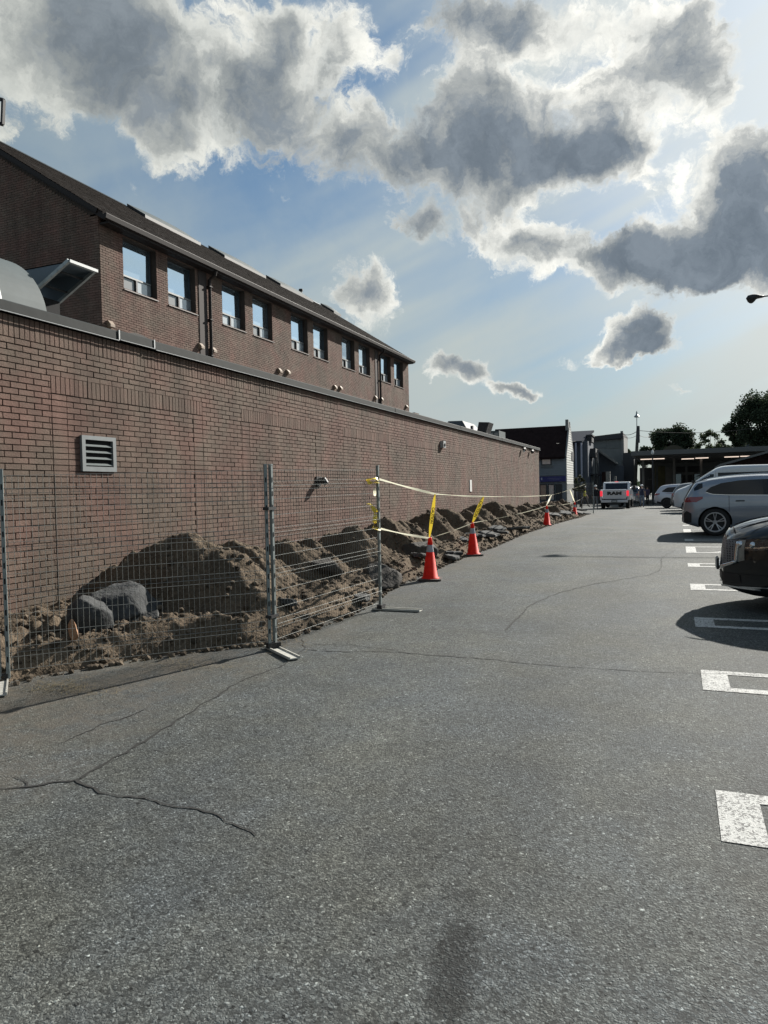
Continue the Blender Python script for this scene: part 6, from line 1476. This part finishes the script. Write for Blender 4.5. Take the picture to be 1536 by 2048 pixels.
# grey flat roofed building with panels and a slanting stair roof
GY = 88.0; a, b_ = at(1176, 875, Y=GY), at(1243, 866, Y=GY); g0 = G(GY)
gb_ = thing('grey_stucco_building', 'grey flat roofed two storey building with a dark cornice and pale right corner', 'building', ((a.x + b_.x) / 2, GY + 3, g0))
mb = MB(); mb.box(a.x - 3, b_.x, GY, GY + 8, g0 - 0.3, at(1210, 880, Y=GY).z); mb.build('wall', M['stucco'], gb_)
mb = MB(); mb.prism([(a.x - 3, at(1176, 880, Y=GY).z - 0.3), (b_.x + 0.2, at(1240, 877, Y=GY).z), (b_.x + 0.2, b_.z), (a.x - 3, a.z - 0.2)], GY - 0.4, GY + 8.2); mb.build('cornice', M['cornice'], gb_)
for (xa, xb) in ((1181, 1213), (1218, 1238)):
    p, q = at(xa, 897, Y=GY - .05), at(xb, 880, Y=GY - .05); mb = MB(); mb.box(p.x, q.x, GY - 0.07, GY - 0.01, p.z, q.z); mb.build('wall_panel', M['stucco2'], gb_)
p, q = at(1243, 928, Y=GY - .1), at(1247.5, 872, Y=GY - .1); mb = MB(); mb.box(p.x, q.x, GY - 0.15, GY + 7, g0, q.z); mb.build('corner_pilaster', M['concrete2'], gb_)
mb = MB(); p = at(1241, 870, Y=GY); q = at(1246, 862, Y=GY); mb.box(p.x, q.x, GY - 0.1, GY + 0.6, p.z - 0.2, q.z); mb.build('chimney', M['stucco2'], gb_)
SY = 82.0
st = thing('covered_stair', 'outside stair under a slanting roof in front of the grey building', 'staircase', (at(1210, 940, Y=SY).x, SY, G(SY)))
p, q = at(1196, 901, Y=SY), at(1235, 928, Y=SY); mb = MB(); mb.bar(p, q, 1.2, 0.12, up=Vector((0, 0, 1))); mb.build('slanting_roof', M['stucco2'], st); mb = MB(); mb.bar(p + Vector((0, -0.62, 0.05)), q + Vector((0, -0.62, 0.05)), 0.08, 0.2); mb.build('roof_edge', M['concrete2'], st)
mb = MB(); mb.prism([(p.x, G(SY)), (q.x + 0.6, G(SY)), (q.x + 0.6, q.z - 0.2), (q.x, q.z - 0.1), (p.x, p.z - 0.1)], SY + 0.5, SY + 0.7); mb.build('stair_wall', M['bluegrey'], st)
p0, q0_ = at(1168, 906, Y=SY - 2), at(1192, 897, Y=SY - 2); mb = MB(); mb.box(p0.x, q0_.x, SY - 2.5, SY, p0.z - 0.5, q0_.z); mb.build('porch_roof', M['cornice'], st)
for px in (1166, 1191.5, 1199):
    p = at(px, 940, Y=SY - 2.2); mb = MB(); mb.bar((p.x, SY - 2.2, G(SY)), (p.x - (0.25 if px == 1199 else 0), SY - 2.2, p0.z), 0.12); mb.build('post', M['cornice'], st)
p, q = at(1168, 951, Y=SY - 2.1), at(1199, 947, Y=SY - 2.1); mb = MB(); mb.box(p.x, q.x, SY - 2.3, SY, p.z, q.z); mb.build('landing', M['cornice'], st)
for i in range(9):
    px = 1185 + i * 1.1; p, q = at(px, 946, Y=SY - 2.2), at(px, 915, Y=SY - 2.2); mb = MB(); mb.box(p.x, p.x + 0.02, SY - 2.22, SY - 2.2, p.z, q.z); mb.build('baluster', M['concrete2'], st)
p, q = at(1177, 972, Y=SY - 1.8), at(1198, 952, Y=SY - 1.8); mb = MB(); mb.box(p.x, q.x, SY - 1.9, SY - 1.2, G(SY), q.z); mb.build('storage_wall', M['stucco2'], st)
for i in range(7):
    p, q = at(1173, 990 - i * 3.1, Y=SY - 5 + i * 0.3), at(1186, 988.6 - i * 3.1, Y=SY - 5 + i * 0.3); mb = MB(); mb.box(p.x, q.x, SY - 5 + i * 0.3, SY - 4.7 + i * 0.3, p.z, q.z + 0.02); mb.build('step', M['bluegrey'], st)
for (xa, xb, ya, yb, mm, nm, lb) in ((1212, 1220, 975, 943, M['concrete2'], 'pale_board', 'tall pale upright panel standing left of the grey building door'), (1204, 1211, 975, 944, M['darkroof'], 'dark_board', 'tall dark upright panel beside the pale one'), (1228, 1232, 966, 952, M['concrete2'], 'striped_post', 'short pale banded post above the pickup roof')):
    p, q = at(xa, ya, Y=74), at(xb, yb, Y=74); mb = MB(); mb.box(p.x, q.x, 74, 74.4, G(74), q.z); tag(mb.build(nm, mm), lb, 'panel')
p, q = at(1232, 985, Y=GY - .1), at(1245, 950, Y=GY - .1); mb = MB(); mb.box(p.x, q.x, GY - 0.1, GY - 0.02, g0, q.z); mb.build('door', M['cornice'], gb_)

# mansard roofed building beyond the brick wing
MY = 62.0; p = [at(x, y, Y=MY) for x, y in ((878, 852), (888, 843), (916, 841), (940, 862))]
ms = thing('mansard_building', 'dark metal mansard roof peeping over the far part of the brick wing', 'building', (p[2].x - 2, MY + 3, G(MY)))
zb_ = p[3].z - 1.2
mb = MB(); mb.box(p[0].x - 1, p[3].x + 0.3, MY, MY + 7, G(MY) - 0.3, zb_); mb.build('wall', M['bluegrey'], ms)
mb = MB(); A_ = [(p[0].x - 1.6, MY - 0.3, zb_), (p[3].x + 0.6, MY - 0.3, zb_), (p[3].x + 0.6, MY + 7.3, zb_), (p[0].x - 1.6, MY + 7.3, zb_)]; B2 = [(p[1].x, MY + 1.4, p[1].z + 0.15), (p[2].x, MY + 1.4, p[2].z + 0.1), (p[2].x, MY + 5.5, p[2].z + 0.1), (p[1].x, MY + 5.5, p[1].z + 0.15)]
mb.add(A_ + B2, [(0, 1, 5, 4), (1, 2, 6, 5), (2, 3, 7, 6), (3, 0, 4, 7), (4, 5, 6, 7), (3, 2, 1, 0)]); mb.build('mansard_roof', mat('slate_roof', (0.045, 0.055, 0.062), 0.7, var=0.2), ms)
q = at(941, 856, Y=MY); mb = MB(); mb.box(q.x, q.x + 0.2, MY, MY + 0.3, zb_, q.z + 0.2); mb.build('flue', M['cornice'], ms)

# long station-like canopy with fluorescent tubes
CN, CF = 70.0, 95.0
za = at(1268, 911.5, Y=CN).z; xl = at(1262, 910, Y=CN).x; xr = at(1700, 900, Y=CN).x
cn = thing('canopy_building', 'long low dark canopy with rows of lit fluorescent tubes across the end of the lot', 'building', ((xl + xr) / 2, 82, G(80)))
mb = MB(); mb.box(xl, xr, CN, CN + 0.35, za, za + 0.42); mb.build('fascia', M['canopy'], cn)
mb = MB(); mb.box(xl, xr, CN + 0.35, CF, za + 0.10, za + 0.28); mb.build('roof_deck', M['stucco2'], cn)
for i in range(9):
    y = CN + 2.5 + i * 2.6; mb = MB(); mb.box(xl, xr, y, y + 0.25, za - 0.12, za + 0.10); mb.build('beam', M['canopy'], cn)
for (xa, xb, py) in ((1281, 1329, 917.5), (1363, 1388, 917.2), (1391, 1417, 915.5), (1449, 1478, 913.2), (1481, 1509, 911.8)):
    Yt = (za - CAM_Z - 0.14) / ((at((xa + xb) / 2, py, Y=1).z - CAM_Z)); p, q = at(xa, py, Y=Yt), at(xb, py, Y=Yt); mb = MB(); mb.box(p.x, q.x, Yt, Yt + 0.22, za - 0.20, za - 0.12); mb.build('fluorescent_tube', M['tube'], cn)
for i, px in enumerate((1284, 1312, 1346, 1371, 1400, 1440, 1500)):
    p = at(px, 960, Y=CF - 6 if i % 2 else CN + 8); mb = MB(); mb.box(p.x, p.x + 0.22, p.y, p.y + 0.22, G(p.y), za + 0.1); mb.build('post', M['stucco2'] if i % 2 else M['concrete2'], cn)
mb = MB(); mb.box(xl + 1, xr, CF, CF + 5, G(CF) - 0.3, za + 0.2); mb.build('back_wall', M['stucco2'], cn)
for (xa, xb, ya, yb, mm, nm) in ((1280, 1305, 985, 935, M['cornice'], 'doorway'), (1311, 1330, 982, 932, mat('ochre_panel', (0.10, 0.095, 0.05), 0.9, var=0.3, vscale=1), 'mural_panel'), (1331, 1343, 982, 934, M['concrete2'], 'wall_panel'),
                             (1352, 1400, 945, 932, M['cornice'], 'shutter'), (1352, 1362, 975, 948, M['glass_dark'], 'shop_window'), (1366, 1384, 975, 950, M['cornice'], 'shop_window'), (1388, 1404, 975, 948, M['glass_dark'], 'shop_window')):
    p, q = at(xa, ya, Y=CF - 0.1), at(xb, yb, Y=CF - 0.1); mb = MB(); mb.box(p.x, q.x, CF - 0.12, CF - 0.02, max(G(CF), p.z), q.z); mb.build(nm, mm, cn)
p, q = at(1296, 959, Y=CF - 2), at(1311, 957.8, Y=CF - 2); mb = MB(); mb.box(p.x, q.x, CF - 2.1, CF - 2, p.z, q.z); mb.build('pale_rail', M['concrete2'], cn)
# left end wall of the canopy hall
p, q = at(1247, 1000, Y=84), at(1268, 912, Y=84); mb = MB(); mb.box(p.x, q.x, 84, 90, G(84), q.z + 0.4); tag(mb.build('dark_shed', M['cornice']), 'tall dark shed wall between the grey building and the utility pole', 'shed')
p, q = at(1250, 925, Y=83.8), at(1258, 912, Y=83.8)
# dark gabled roof at far right
RY = 60.0; a, b_, c_ = at(1440, 928, Y=RY), at(1512, 906, Y=RY), at(1660, 935, Y=RY)
gr_ = thing('dark_gable_building', 'dark low gabled roof rising at the right edge above the van', 'building', (b_.x + 1, RY + 4, G(RY)))
mb = MB(); mb.prism([(a.x, a.z), (b_.x + 1.2, b_.z + 0.25), (c_.x, a.z), (c_.x, a.z - 0.15), (b_.x + 1.2, b_.z + 0.08), (a.x, a.z - 0.16)], RY, RY + 8); mb.build('roof', M['canopy'], gr_)
mb = MB(); mb.prism([(a.x + 0.5, a.z - 0.05), (b_.x + 1.2, b_.z), (c_.x - 0.5, a.z - 0.05), (c_.x - 0.5, G(RY)), (a.x + 0.5, G(RY))], RY + 0.6, RY + 7.5); mb.build('wall', M['darkroof'], gr_)
BY2 = 120.0; a, b_ = at(1482, 906, Y=BY2), at(1720, 856, Y=BY2); mb = MB(); mb.box(a.x, b_.x, BY2, BY2 + 15, G(BY2), b_.z); bt = thing('dark_block', 'big dark block of a building behind the trees at the right edge', 'building', (a.x + 5, BY2 + 5, G(BY2))); mb.build('wall', M['bluegrey'], bt)
mb = MB(); mb.box(a.x - 0.3, b_.x, BY2 - 0.4, BY2 + 15, b_.z, b_.z + 0.4); mb.build('parapet', M['cornice'], bt)
# low hipped roof with a dull green cover behind the canopy
DY = 105.0; a, b_ = at(1313, 906, Y=DY), at(1381, 906, Y=DY); tp_ = at(1347, 890, Y=DY)
pr = []
for i in range(13):
    t_ = i / 12; pr.append((a.x + (b_.x - a.x) * t_, a.z - 1 + (tp_.z - a.z + 1) * math.sin(PI * t_) ** 0.6))
mb = MB(); mb.prism(pr + [(b_.x, G(DY)), (a.x, G(DY))], DY, DY + 6); tag(mb.build('domed_roof', mat('dull_olive_roof', (0.050, 0.047, 0.034), 0.9, var=0.2)), 'low rounded olive brown roof behind the canopy, under the round tree', 'roof')

# utility pole with a lamp, cables
PY = 78.0; pt, pb = at(1276, 852, Y=PY), at(1268, 985, Y=PY)
up_ = thing('utility_pole', 'leaning dark wooden utility pole with a small lamp on top', 'utility pole', (pb.x, PY, G(PY)))
mb = MB(); mb.tube([(pb.x, PY, G(PY)), (pt.x, PY, pt.z)], [0.20, 0.15], 10); mb.build('pole', M['wood'], up_, smooth=True)
lt = at(1273.5, 833, Y=PY); mb = MB(); mb.tube([(pt.x - 0.12, PY, pt.z - 0.6), (lt.x, PY, lt.z)], 0.045, 6); mb.build('mast', M['galv'], up_)
mb = MB(); mb.lathe([(0.0, 0.62), (0.07, 0.45), (0.10, 0.2), (0.28, 0.0), (0.20, -0.10), (0, -0.12)], (lt.x, PY, lt.z), 12); mb.build('lamp_head', M['galv'], up_)
mb = MB(); p = at(1276, 868, Y=PY - .3); mb.box(p.x - 0.13, p.x + 0.17, PY - 0.32, PY - 0.15, p.z - 0.9, p.z + 0.8); mb.build('cable_box', M['cornice'], up_)
for i, (xa, ya, xb, yb, z2) in enumerate(((1247, 868, 1270, 863, 0), (1247, 872, 1270, 868, 0))):
    pass
def cable(p, q, sag, label, r=0.02):
    p, q = Vector(p), Vector(q); pts = [p.lerp(q, k / 16) - Vector((0, 0, sag * 4 * (k / 16) * (1 - k / 16))) for k in range(17)]
    mb = MB(); mb.tube(pts, r, 5); tag(mb.build('overhead_cable', M['cable']), label, 'cable', 'overhead cables from the utility pole')
top = at(1276, 861, Y=PY)
cable(top, at(1540, 851, Y=92), 0.5, 'long cable sagging from the utility pole to the right edge', 0.028); cable(top, at(1245, 868, Y=GY), 0.25, 'short cable from the utility pole to the grey building', 0.03)
cable(at(1276, 869, Y=PY), at(1245, 872, Y=GY), 0.3, 'lower short cable from the utility pole to the grey building', 0.02); cable(at(1276, 869, Y=PY), at(1300, 872, Y=95), 0.2, 'short cable running right from the utility pole into the round tree', 0.025)
cable(at(1112, 887, Y=HY - 1), at(1151, 882, Y=BY - 1), 0.05, 'thin service cable crossing the white gable', 0.018)
LY = 66.0; p = at(1305, 905, Y=LY); lp = thing('globe_lamp_post', 'thin lamp post with one white globe in front of the canopy', 'lamp post', (p.x, LY, G(LY)))
mb = MB(); mb.tube([(p.x, LY, G(LY)), (p.x, LY, p.z - 0.2)], 0.05, 8); mb.build('post', M['cornice'], lp); mb = MB(); mb.lathe([(0, 0.25), (0.05, 0.22), (0.12, 0.02), (0.12, -0.08), (0.06, -0.18), (0, -0.2)], (p.x, LY, p.z), 12); mb.build('globe', M['globe'], lp, smooth=True)
# cobra-head street light reaching in at the right edge
CY_ = 27.0; tip = at(1492, 597, Y=CY_); k_ = at(1527, 593, Y=CY_); sl_ = thing('street_light', 'dark cobra head street light reaching in from the right edge against the sky', 'street light', (8.2, CY_, G(CY_)))
s_ = (k_ - tip).length
mb = MB(); n = 14; rings = []
for i in range(11):
    t_ = i / 10; c = tip.lerp(k_, t_); up_h = 0.035 + 0.075 * math.sin(PI * min(1, t_ * 1.05 + 0.10)) ** 0.7; dn_ = 0.03 + (0.135 * math.sin(PI * min(1, t_ / 0.62)) if t_ < 0.62 else 0.0) + 0.03 * (1 - t_); wd = 0.04 + 0.13 * math.sin(PI * min(1, t_ * 0.8 + 0.12)) ** 0.8
    if i == 0: up_h, dn_, wd = 0.012, 0.012, 0.02
    rings.append([c + Vector((0, math.cos(a_) * wd, (math.sin(a_) * (up_h if math.sin(a_) > 0 else dn_)))) for a_ in [2 * PI * k / n for k in range(n)]])
mb.add([v for r in rings for v in r], [(i * n + k, i * n + (k + 1) % n, (i + 1) * n + (k + 1) % n, (i + 1) * n + k) for i in range(10) for k in range(n)] + [tuple(range(n)), tuple(10 * n + k for k in range(n))]); mb.build('lamp_head', M['black'], sl_, smooth=True)
mb = MB(); c = tip.lerp(k_, 0.30); mb.lathe([(0.13, 0.0), (0.11, -0.07), (0.06, -0.11), (0, -0.12)], (c.x, CY_, c.z - 0.02), 14); mb.build('lens', mat('clear_lens', (0.35, 0.36, 0.36), 0.2), sl_, smooth=True)
mb = MB(); mb.tube([k_ - Vector((0.05, 0, 0)), k_ + Vector((1.5, 0, 0.02)), (6.5, CY_, k_.z - 0.1), (8.0, CY_, k_.z - 0.6), (8.2, CY_, k_.z - 1.2)], 0.022, 8); mb.build('arm', M['black'], sl_, smooth=True); mb = MB(); mb.tube([(8.2, CY_, G(CY_)), (8.2, CY_, k_.z - 1.1)], [0.11, 0.07], 12); mb.build('post', M['galv'], sl_, smooth=True)

# ---------------------------------------------------------------- trees and shrubs
def tree(name, label, base, height, crown, n_leaf, lm, leaf=0.28, trunk_r=0.25, seed=1, cat='tree', group=None, clumps=40, open_=0.0):
    """Tapered trunk with limbs; a crown of leaf sprays gathered in clumps so that light shows between them."""
    q = random.Random(seed); base = Vector(base); t = thing(name, label, cat, base, group=group); cx_, cz, rx_, rz_ = crown
    mb = MB(); top_ = base + Vector((cx_ * 0.6, 0, height * 0.72)); mb.tube([base - Vector((0, 0, 0.2)), base + Vector((0.05, 0, height * 0.3)), top_], [trunk_r, trunk_r * 0.8, trunk_r * 0.3], 8)
    C_ = base + Vector((cx_, 0, cz)); cl = []
    for i in range(clumps):
        while True:
            v = Vector((q.uniform(-1, 1), q.uniform(-1, 1), q.uniform(-1, 1)))
            if 0.30 < v.length < 1: break
        v = v.normalized() * (v.length ** 0.5); flat = 1 if v.z > -0.3 else 0.75
        c = C_ + Vector((v.x * rx_ * flat * q.uniform(0.75, 1.05), v.y * rx_ * 0.8, v.z * rz_ * q.uniform(0.8, 1.05))); cl.append((c, q.uniform(0.17, 0.30) * rx_))
        if i % 3 == 0:
            st_ = base + Vector((0, 0, height * q.uniform(0.3, 0.6))); mb.tube([st_, st_.lerp(c, 0.55) + Vector((0, 0, 0.12 * height * q.random())), c], [trunk_r * 0.35, trunk_r * 0.2, trunk_r * 0.06], 5)
    mb.build('trunk', M['bark'], t, smooth=True)
    mb = MB()
    for i in range(n_leaf):
        c, r = cl[q.randrange(len(cl))]
        while True:
            v = Vector((q.gauss(0, .5), q.gauss(0, .5), q.gauss(0, .42)))
            if v.length < 1.25: break
        p = c + v * r; s = leaf * q.uniform(0.5, 1.2); a_ = Vector((q.uniform(-1, 1), q.uniform(-1, 1), q.uniform(-0.7, 0.7))).normalized(); b2 = a_.cross(Vector((q.uniform(-1, 1), q.uniform(-1, 1), q.uniform(-1, 1)))).normalized()
        mb.add([p - a_ * s * 0.5, p + b2 * s * 0.28, p + a_ * s * 0.5, p - b2 * s * 0.28], [(0, 1, 2, 3)], tone=q.random())
    mb.build('crown', lm, t, tones=True, fixn=False); return t
def ptree(name, label, px, pbase, Y, ptop, pw, n, lm, seed, leaf=0.3, asp=1.0, clumps=40, trunk_r=0.3, frac=0.5):
    b_ = at(px, pbase, Y=Y); b_.z = G(Y); tpz = at(px, ptop, Y=Y).z; half = (at(px + pw, 900, Y=Y).x - at(px - pw, 900, Y=Y).x) / 2; h = tpz - b_.z; rz_ = min(h * frac, half * asp)
    return tree(name, label, b_, h, (0, h - rz_, half, rz_), n, lm, leaf, trunk_r, seed, clumps=clumps)
ptree('round_tree', 'dense round dark tree standing behind the canopy', 1340, 960, 112, 850, 46, 17000, M['leaf_dark'], 3, 0.42, 0.9, 70, 0.4, 0.45)
ptree('big_tree', 'biggest dark tree at the right edge, its crown reaching highest into the sky', 1530, 960, 98, 787, 76, 20000, M['leaf_dark'], 5, 0.36, 0.85, 70, 0.5, 0.42)
ptree('side_tree', 'dark tree below and left of the biggest tree', 1478, 960, 100, 826, 34, 6500, M['leaf_dark'], 8, 0.36, 1.1, 34, 0.3, 0.3)
ptree('loose_tree', 'small loose tree with sky showing through, between the round tree and the big one', 1420, 960, 104, 860, 26, 2400, M['leaf_mid'], 11, 0.34, 1.2, 24, 0.2, 0.4)
ptree('low_tree', 'low dark tree behind the canopy, right of the small loose tree', 1452, 960, 108, 880, 34, 3600, M['leaf_dark'], 12, 0.4, 0.9, 30, 0.2, 0.4)
ptree('distant_tree', 'low distant tree just right of the utility pole', 1290, 960, 140, 893, 26, 3000, M['leaf_dark'], 14, 0.55, 0.8, 24, 0.2, 0.4)
ptree('distant_tree', 'low distant tree between the grey building and the utility pole', 1256, 960, 150, 897, 22, 2200, M['leaf_mid'], 16, 0.6, 0.7, 20, 0.2, 0.4)
ptree('low_tree', 'low shrubby tree at the left foot of the small loose tree', 1400, 960, 106, 893, 22, 2200, M['leaf_mid'], 17, 0.4, 0.8, 20, 0.2, 0.3)
ptree('young_tree', 'young leafy tree growing beside the white house', 1160, 1000, 62, 946, 12, 1500, M['leaf_olive'], 21, 0.16, 1.6, 20, 0.07, 0.45)
ptree('shrub', 'dark shrub at the corner of the white house', 1152, 1005, 60, 962, 9, 1000, M['leaf_dark'], 22, 0.15, 1.2, 14, 0.05, 0.5)
ptree('shrub', 'olive shrub behind the end of the earth bank, left of the striding person', 1163, 1008, 56, 968, 8, 900, M['leaf_olive'], 23, 0.13, 1.3, 12, 0.05, 0.5)
mb = MB(); q = random.Random(9)
for i in range(14000):
    x = q.uniform(-260, 330); y = q.uniform(205, 240); z = G(y) + (q.random() ** 0.7) * (8 + 3 * math.sin(x * 0.11) + 2.5 * math.sin(x * 0.31 + 1) + 1.5 * math.sin(x * 0.9)); p = Vector((x, y, z)); s = q.uniform(0.8, 2.2); a_ = Vector((q.uniform(-1, 1), q.uniform(-.3, .3), q.uniform(-1, 1))).normalized(); b2 = a_.cross(Vector((0.2, 1, 0.1))).normalized()
    mb.add([p - a_ * s * 0.5, p + b2 * s * 0.35, p + a_ * s * 0.5, p - b2 * s * 0.35], [(0, 1, 2, 3)], tone=q.random())
tag(mb.build('distant_wood', M['leaf_dark'], tones=True, fixn=False), 'far dark line of trees closing the horizon', 'wood', kind='stuff')
# dry weeds and straw on the pavement by the fence
mb = MB()
for i in range(700):
    cx_, cy2, sx_, sy_ = q.choice(((-4.75, 4.55, .22, .10), (-5.0, 4.55, .16, .12), (-4.35, 5.5, .35, .1), (-3.95, 6.5, .2, .15)))
    x, y = q.gauss(cx_, sx_), q.gauss(cy2, sy_); a_ = q.uniform(0, 2 * PI); l = q.uniform(0.01, 0.045); w = 0.0018; dx, dy = math.cos(a_), math.sin(a_); z = G(y) + q.uniform(0.003, 0.014)
    mb.add([(x - dx * l - dy * w, y - dy * l + dx * w, z), (x + dx * l - dy * w, y + dy * l + dx * w, z + 0.008), (x + dx * l + dy * w, y + dy * l - dx * w, z + 0.008), (x - dx * l + dy * w, y - dy * l - dx * w, z)], [(0, 1, 2, 3)], tone=q.random())
M['straw'] = mat('dry_straw', (0.12, 0.095, 0.05), 0.9, attr='tone', randv=0.6)
tag(mb.build('dry_grass_litter', M['straw'], tones=True, fixn=False), 'dry brown grass litter on the pavement below the mesh fence', 'litter', kind='stuff')
